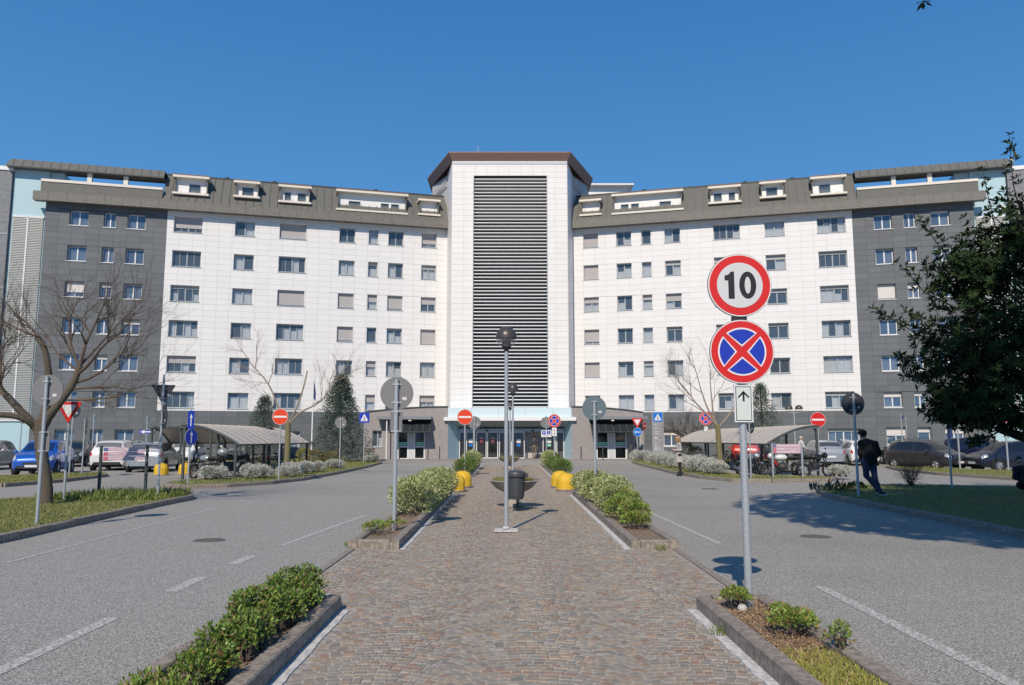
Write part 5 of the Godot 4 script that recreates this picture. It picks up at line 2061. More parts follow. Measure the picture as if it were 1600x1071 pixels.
func car(called: String, label: String, p: Vector3, turn: float, st: Array, paint: StandardMaterial3D, sx := 1.0, sy := 1.0, trim := "plastic_black", rail := false) -> Node3D:
	var t := thing(called, label, "car", p, turn, "parked cars")
	var g := Node3D.new()
	var n := st.size() - 1
	var fix := Vector3(sx, sy, 1.0)
	var scaled := []
	for q in st:
		scaled.append([q[0] * sx, q[1] * lerpf(1.0, sy, .5), q[2] * sy, q[3] * sy, q[4], q[5]])
	st = scaled
	var L: float = st[n][0]
	var back: float = st[0][0]
	# painted body
	var body := MB.new()
	for s in [-1, 1]:
		join(body, car_patch(st, 0, n, 0, 9, 0, s, n * 2, 18))
	# closed nose, tail and floor
	for e in [0, n]:
		var sec := car_section(st, e)
		var m := sec.size()
		for i in m - 1:
			var a := sec[i]
			var c := sec[i + 1]
			if e == n:
				body.quad(Vector3(a.x, a.y, a.z), Vector3(a.x, a.y, -a.z), Vector3(c.x, c.y, -c.z), Vector3(c.x, c.y, c.z))
			else:
				body.quad(Vector3(a.x, a.y, -a.z), Vector3(a.x, a.y, a.z), Vector3(c.x, c.y, c.z), Vector3(c.x, c.y, -c.z))
	obj("body", body, paint, t)
	var floor_ := MB.new()
	floor_.box(back + .15, L - .15, .19, .25, -.74, .74)
	obj("underbody", floor_, M.plastic_black, t)
	# glass
	var iw := 3.0
	var glass := MB.new()
	for s in [-1, 1]:
		join(glass, car_patch(st, 8.15, 9.9, 6.55, 9.0, .006, s, 6, 5))
	obj("windscreen", glass, M.car_glass, t)
	glass = MB.new()
	for s in [-1, 1]:
		join(glass, car_patch(st, 2.25, 2.95, 6.3, 9.0, .006, s, 4, 5))
	obj("rear_window", glass, M.car_glass, t)
	for s in [-1, 1]:
		obj("side_window", car_patch(st, 6.55, 8.95, 4.18, 5.95, .006, s, 8, 4), M.car_glass, t)
		obj("side_window", car_patch(st, 4.55, 6.42, 4.18, 5.95, .006, s, 6, 4), M.car_glass, t)
		obj("side_window", car_patch(st, 3.25, 4.40, 4.25, 5.75, .006, s, 4, 4), M.car_glass, t)
		# doors stand a little proud, so that their gaps show
		var d := obj("door", car_patch(st, 6.5, 9.2, .6, 3.95, .008, s, 8, 6), paint, t)
		var h := MB.new()
		h.box(.02 * sx, .20 * sx, .80 * sy, .83 * sy, s * .872, s * .90)
		obj("handle", h, paint, d)
		d = obj("door", car_patch(st, 4.6, 6.42, .6, 3.95, .008, s, 6, 6), paint, t)
		h = MB.new()
		h.box(-.75 * sx, -.58 * sx, .80 * sy, .83 * sy, s * .872, s * .90)
		obj("handle", h, paint, d)
		# wheels in dark arches
		for x in [L - .78 * sx, back + .72 * sx]:
			var b := MB.new()
			b.xf = Transform3D(Basis(Vector3.RIGHT, PI / 2 * s), Vector3(x, .33, s * .845))
			b.lathe(PackedVector2Array([Vector2(.375, -.1), Vector2(.375, .038), Vector2(.355, .040), Vector2(.35, 0), Vector2(0, 0)]), 24)
			obj("wheel_arch", b, M.plastic_black, t)
			wheel(t, Vector3(x, .305, s * .80), .305, s, M.alloy)
		var mi := MB.new()
		mi.ball(Vector3(.82 * sx, .98 * sy, s * .965), Vector3(.06, .065, .10), 10, 6)
		mi.bar(Vector3(.82 * sx, .95 * sy, s * .85), Vector3(.82 * sx, .96 * sy, s * .93), .02, 5)
		obj("mirror", mi, paint, t)
		obj("headlight", car_patch(st, n - 2.7, n - 1.25, 3.1, 5.2, .008, s, 5, 3), M.clear_lamp, t)
		obj("tail_light", car_patch(st, .55, 1.75, 3.0, 4.5, .009, s, 4, 3), M.red_lamp, t)
	# bumpers, grille, plates
	var b := MB.new()
	b.box(L - .06, L + .015, .30, .42, -.60, .60)
	b.box(L - .05, L + .012, .47, .56, -.36, .36)
	obj("grille", b, M.plastic_black, t)
	b = MB.new()
	b.box(back - .02, back + .06, .30, .44, -.62, .62)
	obj("rear_bumper_strip", b, M[trim], t)
	b = MB.new()
	b.box(L + .015, L + .03, .36, .46, -.26, .26)
	obj("number_plate", b, M.plate_white, t)
	b = MB.new()
	b.box(back - .035, back - .02, .52, .63, -.26, .26)
	obj("number_plate", b, M.plate_white, t)
	if rail:
		for s in [-1, 1]:
			b = MB.new()
			b.tube(PackedVector3Array([Vector3(-1.6 * sx, 1.44 * sy, s * .56), Vector3(-1.3 * sx, 1.53 * sy, s * .56), Vector3(.2 * sx, 1.53 * sy, s * .56), Vector3(.4 * sx, 1.44 * sy, s * .55)]), PackedFloat32Array([.018, .018, .018, .018]), 6)
			obj("roof_rail", b, M.dark_metal, t)
	# seats and dashboard seen through the glass
	b = MB.new()
	for q in [.0, -1.0]:
		for s in [-1, 1]:
			b.box((q - .1) * sx, (q + .08) * sx, .45, 1.02 * sy, s * .12, s * .58)
			b.box((q - .08) * sx, (q + .03) * sx, 1.04 * sy, 1.2 * sy, s * .25, s * .46)
	b.box(.75 * sx, 1.05 * sx, .6, .93 * sy, -.7, .7)
	obj("seats", b, mat("seat_grey", lin(.06, .06, .065), .9), t)
	return t

func paint(key: String, c: Color, metal := .2) -> StandardMaterial3D:
	var m := mat(key, c, .32, metal)
	m.clearcoat_enabled = true
	m.clearcoat = .8
	m.clearcoat_roughness = .05
	return m

func build_cars() -> void:
	var blue := paint("paint_blue", lin(.012, .10, .48))
	var white := paint("paint_white", lin(.74, .75, .75), 0.0)
	var silver := paint("paint_silver", lin(.42, .44, .46), .5)
	var black := paint("paint_black", lin(.022, .020, .020), .3)
	var grey := paint("paint_grey", lin(.055, .052, .052), .4)
	var navy := paint("paint_navy", lin(.016, .020, .042), .3)
	var indigo := paint("paint_indigo", lin(.02, .025, .075), .3)
	var dgreen := paint("paint_dark_green", lin(.04, .055, .055), .3)
	var red := paint("paint_red", lin(.50, .03, .015), .1)
	# nose direction: local +x; turn 0 points right, -90 degrees towards the picture's start
	car("blue_hatchback", "bright blue small hatchback parked nose first by the left verge", at(-21.4, 36.4), deg_to_rad(-75), HATCH, blue, .90, 1.04)
	car("white_hatchback", "white hatchback with its tail turned to the left verge", at(-20.6, 41.6), deg_to_rad(102), HATCH, white, 1.05, 1.02)
	car("silver_estate", "silver estate car behind the pink information board", at(-17.9, 39.9), deg_to_rad(101), ESTATE, silver, .98, .97, "paint_silver")
	car("grey_hatchback", "grey hatchback parked behind the bright blue one by the pale blue wall", at(-27.4, 41.5), deg_to_rad(-75), HATCH, silver, 1.0, 1.02)
	car("dark_hatchback", "dark car roof between the blue and the white hatchback", at(-25.6, 46.6), deg_to_rad(-75), HATCH, dgreen, 1.0, 1.0)
	car("dark_estate", "dark car roof behind the silver estate", at(-22.5, 46.8), deg_to_rad(100), ESTATE, dgreen, .95, 1.02)
	car("white_city_car", "white small car facing out under the open cycle shelter", at(-21.6, 52.6), deg_to_rad(-81), HATCH, white, .98, 1.0)
	car("dark_green_car", "dark green car facing out between the shelters by the grey wall", at(-18.7, 53.6), deg_to_rad(-74), ESTATE, dgreen, .95, 1.02)
	# right side
	car("silver_hatchback", "silver hatchback seen from behind by the red no entry sign", at(18.2, 46.9), deg_to_rad(86), HATCH, silver, .98, 1.0, "paint_silver")
	car("white_compact", "white compact car seen from behind next to the walking man", at(21.0, 48.6), deg_to_rad(84), HATCH, white, .95, 1.0)
	car("black_estate", "black estate car with roof rails beyond the right verge", at(24.0, 48.2), deg_to_rad(92), ESTATE, black, .95, 1.06, "paint_black", true)
	car("dark_grey_hatchback", "dark grey hatchback parked nose towards the right verge", at(21.9, 42.0), deg_to_rad(-66), HATCH, grey, 1.0, 1.0)
	car("navy_estate", "navy blue people carrier behind the dark grey hatchback", at(28.2, 47.6), deg_to_rad(-64), ESTATE, indigo, 1.0, 1.12)
	car("navy_hatchback", "dark navy hatchback under the evergreen tree's low branch", at(24.9, 39.6), deg_to_rad(-178), HATCH, navy, 1.02, 1.0)
	car("red_hatchback", "bright red car half hidden behind the right cycle shelter posts", at(14.7, 50.0), deg_to_rad(74), HATCH, red, 1.0, 1.05)

# ---------------------------------------------------------------- motorcycles and bicycles
func spoked(t: Node3D, p: Vector3, r: float, tr: float, m: StandardMaterial3D) -> void:
	var w := Node3D.new()
	w.name = "wheel"
	t.add_child(w, true)
	w.position = p
	var b := MB.new()
	var pts := PackedVector3Array()
	var rad := PackedFloat32Array()
	for i in 25:
		var a := TAU * i / 24
		pts.append(Vector3(cos(a) * r, sin(a) * r, 0))
		rad.append(tr)
	b.tube(pts, rad, 8, false)
	obj("tyre", b, M.rubber, w)
	b = MB.new()
	for i in 10:
		var a := TAU * i / 10
		b.bar(Vector3.ZERO, Vector3(cos(a), sin(a), 0) * (r - tr), .008, 4)
	b.bar(Vector3(0, 0, -.06), Vector3(0, 0, .06), .04, 8)
	obj("spokes", b, m, w)

func motorcycle(label: String, p: Vector3, turn: float, tank: StandardMaterial3D, screen: bool, topcase: bool) -> void:
	var t := thing("motorcycle", label, "motorcycle", p, turn, "motorcycles by the shelters")
	t.rotation.x = .08
	spoked(t, Vector3(.72, .31, 0), .26, .05, M.alloy)
	spoked(t, Vector3(-.68, .31, 0), .26, .06, M.alloy)
	var b := MB.new()
	for s in [-1, 1]:
		b.bar(Vector3(.72, .31, s * .08), Vector3(.45, .98, s * .08), .025, 6)
	b.tube(PackedVector3Array([Vector3(.40, 1.04, -.36), Vector3(.47, 1.04, -.18), Vector3(.47, 1.02, .18), Vector3(.40, 1.04, .36)]), PackedFloat32Array([.016, .014, .014, .016]), 6)
	obj("fork", b, M.dark_metal, t)
	b = MB.new()
	b.tube(PackedVector3Array([Vector3(.45, .92, 0), Vector3(.1, .78, 0), Vector3(-.35, .74, 0), Vector3(-.8, .84, 0)]), PackedFloat32Array([.03, .035, .03, .02]), 8)
	for s in [-1, 1]:
		b.bar(Vector3(.4, .85, 0), Vector3(.15, .3, s * .12), .02, 6)
		b.bar(Vector3(.15, .3, s * .12), Vector3(-.68, .31, s * .10), .022, 6)
	obj("frame", b, M.dark_metal, t)
	b = MB.new()
	b.ball(Vector3(.10, .45, 0), Vector3(.24, .2, .16), 12, 8)
	b.box(-.1, .05, .3, .62, -.13, .13)
	obj("engine", b, M.plastic_black, t)
	b = MB.new()
	b.ball(Vector3(.16, .84, 0), Vector3(.28, .13, .14), 14, 8)
	obj("tank", b, tank, t)
	b = MB.new()
	b.ball(Vector3(-.34, .84, 0), Vector3(.36, .07, .13), 12, 6)
	b.ball(Vector3(-.72, .90, 0), Vector3(.16, .06, .09), 10, 6)
	obj("seat", b, M.plastic_black, t)
	b = MB.new()
	b.ball(Vector3(.56, .90, 0), Vector3(.11, .12, .13), 12, 8)
	obj("headlamp_cowl", b, tank, t)
	b = MB.new()
	b.ball(Vector3(.635, .89, 0), Vector3(.05, .07, .08), 10, 6)
	obj("headlamp", b, M.clear_lamp, t)
	b = MB.new()
	b.tube(PackedVector3Array([Vector3(.25, .32, .14), Vector3(-.2, .26, .16), Vector3(-.75, .40, .18)]), PackedFloat32Array([.025, .03, .05]), 8)
	obj("exhaust", b, M.chrome, t)
	b = MB.new()
	for i in 8:
		var a0 := .5 + i * .26
		b.quad(Vector3(.72 + cos(a0) * .34, .31 + sin(a0) * .34, -.06), Vector3(.72 + cos(a0) * .34, .31 + sin(a0) * .34, .06), Vector3(.72 + cos(a0 + .26) * .34, .31 + sin(a0 + .26) * .34, .06), Vector3(.72 + cos(a0 + .26) * .34, .31 + sin(a0 + .26) * .34, -.06))
		b.quad(Vector3(-.68 + cos(a0 + .4) * .35, .31 + sin(a0 + .4) * .35, -.07), Vector3(-.68 + cos(a0 + .4) * .35, .31 + sin(a0 + .4) * .35, .07), Vector3(-.68 + cos(a0 + .66) * .35, .31 + sin(a0 + .66) * .35, .07), Vector3(-.68 + cos(a0 + .66) * .35, .31 + sin(a0 + .66) * .35, -.07))
	obj("mudguard", b, tank, t)
	for s in [-1, 1]:
		b = MB.new()
		b.bar(Vector3(.44, 1.04, s * .24), Vector3(.40, 1.2, s * .28), .008, 4)
		b.ball(Vector3(.40, 1.22, s * .29), Vector3(.02, .04, .06), 8, 6)
		obj("mirror", b, M.plastic_black, t)
	if screen:
		b = MB.new()
		for i in 4:
			var z0 := -.2 + i * .1
			b.quad(Vector3(.62 - absf(z0) * .3, .95, z0), Vector3(.62 - absf(z0 + .1) * .3, .95, z0 + .1), Vector3(.45 - absf(z0 + .1) * .3, 1.35, z0 + .1), Vector3(.45 - absf(z0) * .3, 1.35, z0))
		obj("wind_screen", b, M.clear_glass, t)
	if topcase:
		b = MB.new()
		b.ball(Vector3(-.85, 1.08, 0), Vector3(.22, .16, .22), 12, 8)
		obj("top_case", b, mat("case_silver", lin(.35, .36, .37), .35, .3), t)

func bicycle(label: String, p: Vector3, turn: float, m: StandardMaterial3D) -> void:
	var t := thing("bicycle", label, "bicycle", p, turn, "bicycles under the shelters")
	t.rotation.x = .1
	spoked(t, Vector3(.52, .34, 0), .32, .018, M.alloy)
	spoked(t, Vector3(-.52, .34, 0), .32, .018, M.alloy)
	var b := MB.new()
	b.bar(Vector3(-.05, .3, 0), Vector3(.38, .78, 0), .018, 6)
	b.bar(Vector3(-.05, .3, 0), Vector3(-.2, .82, 0), .016, 6)
	b.bar(Vector3(-.18, .74, 0), Vector3(.38, .76, 0), .016, 6)
	b.bar(Vector3(-.05, .3, 0), Vector3(-.52, .34, 0), .012, 6)
	b.bar(Vector3(-.18, .74, 0), Vector3(-.52, .34, 0), .012, 6)
	b.bar(Vector3(.52, .34, 0), Vector3(.36, .92, 0), .014, 6)
	obj("frame", b, m, t)
	b = MB.new()
	b.bar(Vector3(.34, .95, -.28), Vector3(.34, .95, .28), .012, 6)
	obj("handlebar", b, M.dark_metal, t)
	b = MB.new()
	b.ball(Vector3(-.22, .88, 0), Vector3(.13, .035, .07), 10, 6)
	obj("saddle", b, M.plastic_black, t)
	b = MB.new()
	b.bar(Vector3(-.05, .3, -.1), Vector3(-.05, .3, .1), .06, 8)
	obj("crank", b, M.dark_metal, t)

func build_bikes() -> void:
	var whitep := paint("paint_bike_white", lin(.68, .70, .70), 0.0)
	var blackp: StandardMaterial3D = M.paint_black
	var redp: StandardMaterial3D = M.paint_red
	var silverp: StandardMaterial3D = M.paint_silver
	motorcycle("silver motorcycle with a top case beside the silver bush at the left shelter", at(-12.0, 31.2), deg_to_rad(150), silverp, false, true)
	motorcycle("dark motorcycle standing between posts under the left shelter", at(-11.7, 33.0), deg_to_rad(165), blackp, false, false)
	motorcycle("white and black motorcycle behind the right pink information board", at(11.1, 32.3), deg_to_rad(172), whitep, false, false)
	motorcycle("grey scooter with a clear screen facing out by the right shelter", at(10.0, 33.4), deg_to_rad(-70), silverp, true, false)
	motorcycle("black motorcycle with a red tank deep under the right shelter", at(11.2, 35.0), deg_to_rad(-80), redp, true, false)
	motorcycle("black motorcycle at the open end of the right shelter beside the no entry sign", at(12.6, 33.4), deg_to_rad(10), blackp, false, true)
	var spots_l := [[-11.4, 34.6], [-11.4, 36.0], [-11.5, 37.4], [-11.4, 38.9], [-11.5, 40.2]]
	var words_l := ["first bicycle behind the dark motorcycle under the left shelter", "second bicycle along the left shelter from its near end", "third bicycle along the left shelter from its near end", "fourth bicycle along the left shelter from its near end", "last bicycle at the far end of the left shelter"]
	for i in 5:
		bicycle(words_l[i], at(spots_l[i][0], spots_l[i][1]), deg_to_rad(10 + i * 7), [M.paint_navy, M.paint_red, M.dark_metal, M.paint_blue, M.dark_metal][i])
	var words_r := ["bicycle nearest the motorcycles under the right shelter", "bicycle under the right shelter beside the red car", "bicycle in the middle of the right shelter by the tree trunk", "bicycle past the tree trunk under the right shelter", "bicycle at the far end of the right shelter"]
	for i in 5:
		bicycle(words_r[i], at(11.9, 37.2 + i * 1.9), deg_to_rad(170 - i * 6), [M.dark_metal, M.paint_navy, M.dark_metal, M.paint_red, M.dark_metal][i])

# ---------------------------------------------------------------- leaves
func rand_dir(r: RandomNumberGenerator) -> Vector3:
	var z := r.randf_range(-1, 1)
	var a := r.randf() * TAU
	var q := sqrt(1 - z * z)
	return Vector3(q * cos(a), z, q * sin(a))

# leaves spread through an uneven mound made of lumps (centre, radii); lower ones sit deeper
func mound(b: MB, lumps: Array, n: int, size: float, slim: float, tones: Array, r: RandomNumberGenerator, up := .4, shell := .55) -> void:
	var total := 0.0
	for l in lumps:
		total += l[1].x * l[1].z
	for l in lumps:
		var m := int(n * l[1].x * l[1].z / total)
		for i in m:
			var d := rand_dir(r)
			if d.y < -.7:
				d.y = -d.y * .6
				d = d.normalized()
			var k := lerpf(shell, 1.0, sqrt(r.randf())) * r.randf_range(.9, 1.08)
			var p: Vector3 = l[0] + d * l[1] * k
			if p.y < .1:
				continue
			var dir := (d + Vector3.UP * up + rand_dir(r) * .7).normalized()
			var s := size * r.randf_range(.7, 1.3)
			var w := dir.cross(rand_dir(r)).normalized() * s * slim
			var c: Color = tones[r.randi() % tones.size()]
			var t := r.randf_range(.8, 1.2)
			b.col = Color(c.r * t, c.g * t, c.b * t)
			b.leaf(p, dir * s, w, w.cross(dir).normalized() * s * .12)

func stems(b: MB, base: Vector3, spread: float, h: float, n: int, r: RandomNumberGenerator, rad := .008) -> void:
	for i in n:
		var a := r.randf() * TAU
		var q := base + Vector3(cos(a), 0, sin(a)) * spread * r.randf() * .4
		var e := base + Vector3(cos(a) * spread * r.randf(), h * r.randf_range(.6, 1.0), sin(a) * spread * r.randf())
		b.tube(PackedVector3Array([q, q.lerp(e, .5) + rand_dir(r) * .03, e]), PackedFloat32Array([rad, rad * .8, rad * .5]), 4, false)

func shrub(called: String, label: String, category: String, p: Vector3, lumps: Array, n: int, size: float, slim: float, tones: Array, m: String, r: RandomNumberGenerator, group := "", up := .4, shell := .55) -> Node3D:
	var t := thing(called, label, category, p, 0, group)
	var b := MB.new()
	mound(b, lumps, n, size, slim, tones, r, up, shell)
	obj("foliage", b, M[m], t)
	b = MB.new()
	for l in lumps:
		stems(b, Vector3(l[0].x, 0, l[0].z), l[1].x * .8, l[0].y + l[1].y * .5, 7, r)
	stuff(obj("stems", b, M.twig, t))
	return t

func build_plants() -> void:
	var r := RandomNumberGenerator.new()
	r.seed = 404
	var variegated := [Color(.30, .34, .12), Color(.42, .44, .22), Color(.50, .50, .30), Color(.20, .26, .07), Color(.14, .20, .05), Color(.36, .40, .16)]
	var deep := [Color(.07, .13, .02), Color(.10, .19, .03), Color(.13, .24, .04), Color(.05, .09, .015), Color(.17, .26, .05), Color(.12, .20, .035), Color(.09, .16, .025), Color(.20, .13, .05)]
	var bright := [Color(.16, .25, .04), Color(.22, .31, .06), Color(.11, .18, .03), Color(.27, .33, .08), Color(.19, .28, .05), Color(.13, .21, .035), Color(.26, .18, .07)]
	var silver := [Color(.46, .47, .44), Color(.56, .57, .54), Color(.36, .38, .34), Color(.30, .33, .25), Color(.62, .62, .58)]
	# hedges in the middle beds, one continuous plant run each
	var lumps := []
	for i in 13:
		lumps.append([Vector3(r.randf_range(-.06, .06), .34 + r.randf_range(-.03, .03), -i * .50), Vector3(.46 + r.randf_range(-.05, .06), .38 + r.randf_range(-.05, .05), .46)])
	shrub("variegated_hedge", "rounded cream and green hedge in the bed left of the walk", "hedge", at(-1.98, 15.8, .1), lumps, 19000, .055, .26, variegated, "leaf", r, "", .3, .7)
	lumps = []
	for i in 10:
		lumps.append([Vector3(r.randf_range(-.08, .08), .30 + r.randf_range(-.05, .06), -i * .60), Vector3(.42 + r.randf_range(-.06, .06), .34 + r.randf_range(-.07, .06), .50)])
	shrub("variegated_hedge", "loose cream and green hedge in the bed right of the walk", "hedge", at(2.12, 16.2, .1), lumps, 15000, .055, .26, variegated, "leaf", r, "", .3, .7)
	shrub("green_shrub", "low bright green shrub at the near end of the right hedge", "shrub", at(2.08, 13.5, .1), [[Vector3(0, .12, 0), Vector3(.24, .16, .32)], [Vector3(.08, .20, -.7), Vector3(.28, .24, .4)], [Vector3(.14, .36, -.9), Vector3(.10, .2, .14)], [Vector3(-.05, .2, -1.5), Vector3(.30, .25, .4)], [Vector3(.1, .3, -1.9), Vector3(.2, .25, .3)]], 4200, .05, .28, bright, "leaf", r)
	shrub("green_shrub", "low yellow green plant beside the round sign's pole left of the walk", "shrub", at(-2.05, 12.7, .1), [[Vector3(-.1, .08, 0), Vector3(.22, .14, .40)], [Vector3(.12, .06, -.6), Vector3(.2, .12, .3)]], 1500, .04, .25, bright, "leaf", r)
	for s in [-1, 1]:
		lumps = []
		for i in 3:
			lumps.append([Vector3(0, .44, -i * 1.1), Vector3(.48, .42, .62)])
		shrub("variegated_hedge", "short cream and green hedge by the entrance, %s of the walk" % ("left" if s < 0 else "right"), "hedge", at(-2.1 if s < 0 else 2.02, 40.5, .1), lumps, 4200, .07, .28, variegated, "leaf", r)
		lumps = []
		for i in 4:
			lumps.append([Vector3(r.randf_range(-.1, .1), .3, -i * 1.5), Vector3(.42, .34, .7)])
		shrub("green_shrub", "dark green low shrubs in the far bed %s of the walk" % ("left" if s < 0 else "right"), "shrub", at(-2.1 if s < 0 else 2.05, 33.4, .1), lumps, 4200, .065, .28, deep, "leaf", r)
	# the leafy shrubs in the nearest left bed
	var near := [[-1.93, 7.1, .27, .25, "rose like green shrub at the far end of the nearest left bed"], [-1.96, 6.5, .23, .23, "leafy green shrub second from the far end of the nearest left bed"], [-1.95, 5.85, .20, .18, "leafy green shrub in the middle of the nearest left bed"], [-1.92, 5.2, .19, .12, "low leafy green shrub near the bottom of the nearest left bed"], [-1.92, 4.6, .18, .09, "low yellowish green shrub at the start of the nearest left bed"]]
	for q in near:
		var w: float = q[2]
		var h: float = q[3]
		lumps = [[Vector3(0, h * .5, 0), Vector3(w, h * .5, .34)]]
		for m in 7:
			lumps.append([Vector3(r.randf_range(-w, w) * .75, h * r.randf_range(.45, 1.15), r.randf_range(-.34, .34)), Vector3(r.randf_range(.08, .17), r.randf_range(.07, .15), r.randf_range(.08, .17))])
		var st := shrub("green_shrub", q[4], "shrub", at(q[0], q[1], .1), lumps, 3400, .034, .30, deep + bright if q[1] > 5.0 else bright, "leaf", r, "", .3, .35)
		# long shoots that stick out of the crown
		var b := MB.new()
		for k in 14:
			var a := r.randf() * TAU
			var p0 := Vector3(cos(a) * w * .45, h * .6, sin(a) * .25)
			var p1 := p0 + Vector3(cos(a) * .05, r.randf_range(.08, .17), sin(a) * .08)
			b.col = Color(.10, .09, .04)
			b.leaf(p0, p1 - p0, Vector3(.003, 0, 0), Vector3.ZERO)
			for m in 9:
				var c: Color = deep[r.randi() % 5]
				b.col = c
				var d := rand_dir(r) * .034
				b.leaf(p0.lerp(p1, m / 8.0), d, d.cross(rand_dir(r)).normalized() * .010, Vector3.ZERO)
		stuff(obj("shoots", b, M.leaf, st))
	# sparse plants in the nearest right bed
	for q in [[2.0, 7.25, .15, .11, "small green tuft beside the speed limit pole at the kerb end"], [2.22, 6.72, .10, .09, "tiny green sprig behind the speed limit pole"], [2.17, 6.3, .20, .12, "bushy bright green shrub in the dry soil past the speed limit pole"], [2.3, 5.75, .10, .14, "thin wispy sprig by the outer kerb of the dry bed"]]:
		var w: float = q[2]
		var h: float = q[3]
		shrub("green_shrub", q[4], "shrub", at(q[0], q[1], .1), [[Vector3(0, h * .7, 0), Vector3(w, h, w * 1.2)], [Vector3(w * .4, h, -w * .3), Vector3(w * .5, h * .6, w * .6)]], int((9000 if h < .135 else 2400) * w), .032, .30, bright, "leaf", r, "", .3, .3)
	# dry litter and grass in that bed
	var b := MB.new()
	for i in 4200:
		var z := r.randf_range(4.2, 7.5)
		var p := Vector3(r.randf_range(1.86, 2.3), .106, -z)
		var g := r.randf()
		b.col = Color(.26 + .2 * g, .17 + .14 * g, .10 + .08 * g)
		var d := Vector3(r.randf_range(-1, 1), r.randf_range(0, .35), r.randf_range(-1, 1)).normalized() * r.randf_range(.02, .06)
		b.leaf(p, d, d.cross(Vector3.UP).normalized() * .006, Vector3.ZERO)
	stuff(obj("dry_litter", b, M.leaf_matte))
	b = MB.new()
	for i in 15000:
		var z := r.randf_range(3.2, 5.9)
		if r.randf() < (z - 4.6) / 1.6:
			continue
		var p := Vector3(r.randf_range(1.84, 2.34), .106, -z)
		var g := r.randf()
		b.col = Color(.24 + .14 * g, .27 + .10 * g, .05 + .03 * g)
		var d := Vector3(r.randf_range(-.8, .8), 1, r.randf_range(-.8, .8)).normalized() * r.randf_range(.015, .055)
		b.leaf(p, d, Vector3(r.randf_range(-1, 1), 0, r.randf_range(-1, 1)).normalized() * .003, Vector3.ZERO)
	stuff(obj("bed_grass", b, M.leaf))
	# silver bushes along the side verges
	var bush_l := [[-11.0, 29.4, .55, "silver bush before the motorcycle at the left shelter"], [-9.6, 29.9, .62, "large silver bush left of the no entry pole"], [-8.75, 31.4, .55, "silver bush just behind the left no entry pole"], [-9.0, 33.6, .6, "silver bush at the foot of the left bare street tree"], [-8.9, 35.6, .55, "silver bush past the left bare street tree"], [-8.8, 39.6, .5, "small silver bush by the grey sign before the conifer"], [-8.9, 50.5, .5, "silver bush at the far tip of the left verge"]]
	var bush_r := [[8.7, 53.6, .75, "silver bush before the stone pylon, the left one"], [9.4, 50.6, .75, "silver bush at the foot of the crossing sign"], [8.5, 45.5, .85, "large silver bush just left of the woman"], [8.4, 40.6, .8, "silver bush just right of the woman"], [8.5, 37.6, .85, "big silver bush between the woman and the speed limit pole"], [8.45, 35.4, .75, "silver bush beside the speed limit pole"], [8.6, 33.7, .6, "lowest silver bush near the right verge's tip"], [12.9, 31.4, .45, "small pale bush at the corner beside the motorcycles"]]
	for q in bush_l + bush_r:
		var w: float = q[2]
		var lp := []
		for k in 5:
			var a := TAU * k / 5.0 + r.randf()
			lp.append([Vector3(cos(a) * w * .5, w * .38 + r.randf_range(-.05, .08), sin(a) * w * .6), Vector3(w * .5, w * .42, w * .5)])
		shrub("silver_bush", q[3], "shrub", at(q[0], q[1], .11), lp, 3400, .075, .16, silver, "leaf_matte", r, "silver bushes along the verges", .8, .5)
	# plants at the shaded corner: an agave and a bare dead shrub
	var t := thing("agave", "dark spiky agave clump at the shaded verge corner", "plant", at(9.15, 23.0, .11))
	b = MB.new()
	for k in 46:
		var a := r.randf() * TAU
		var p := Vector3(r.randf_range(-.55, .55), 0, r.randf_range(-.3, .3))
		var e := r.randf_range(.4, 1.25)
		var d := Vector3(cos(a) * cos(e), sin(e), sin(a) * cos(e)) * r.randf_range(.28, .48)
		b.col = Color(.05, .075, .055) * r.randf_range(.8, 1.3)
		b.leaf(p, d, d.cross(Vector3.UP).normalized() * .035, Vector3(0, .02, 0))
	obj("leaves", b, M.leaf, t)
	t = thing("dry_shrub", "bare brown twiggy shrub on the shaded verge between man and blue sign", "shrub", at(12.6, 25.2, .11))
	b = MB.new()
	for k in 40:
		twig(b, Vector3(r.randf_range(-.06, .06), 0, r.randf_range(-.06, .06)), (Vector3.UP + rand_dir(r) * .55).normalized(), r.randf_range(.35, .62), .008, 2, r)
	stuff(obj("branches", b, M.twig, t))
	shrub("low_shrub", "small dark shrub beside the agave on the shaded verge", "shrub", at(9.75, 22.6, .11), [[Vector3(0, .12, 0), Vector3(.25, .16, .2)]], 700, .05, .3, deep, "leaf", r)
	shrub("brown_shrub", "small brown shrub on the lawn before the left conifer", "shrub", at(-12.3, 49.5, .11), [[Vector3(0, .35, 0), Vector3(.55, .4, .5)], [Vector3(.9, .3, -.2), Vector3(.5, .35, .4)]], 1500, .09, .25, [Color(.20, .15, .05), Color(.26, .21, .07), Color(.15, .13, .05)], "leaf", r)
	shrub("yellow_shrub", "yellowish shrub by the grey wall between shelter and conifer", "shrub", at(-13.6, 52.0, .11), [[Vector3(0, .4, 0), Vector3(.5, .45, .5)]], 900, .09, .25, [Color(.30, .26, .06), Color(.24, .24, .07)], "leaf", r)
	shrub("olive_shrub", "olive green shrub behind the silver bushes by the stone pylon", "shrub", at(11.3, 51.5, .11), [[Vector3(0, .6, 0), Vector3(.6, .65, .5)], [Vector3(.7, .5, -.3), Vector3(.5, .5, .4)]], 1800, .09, .2, [Color(.16, .16, .07), Color(.20, .19, .09), Color(.12, .14, .05)], "leaf", r)
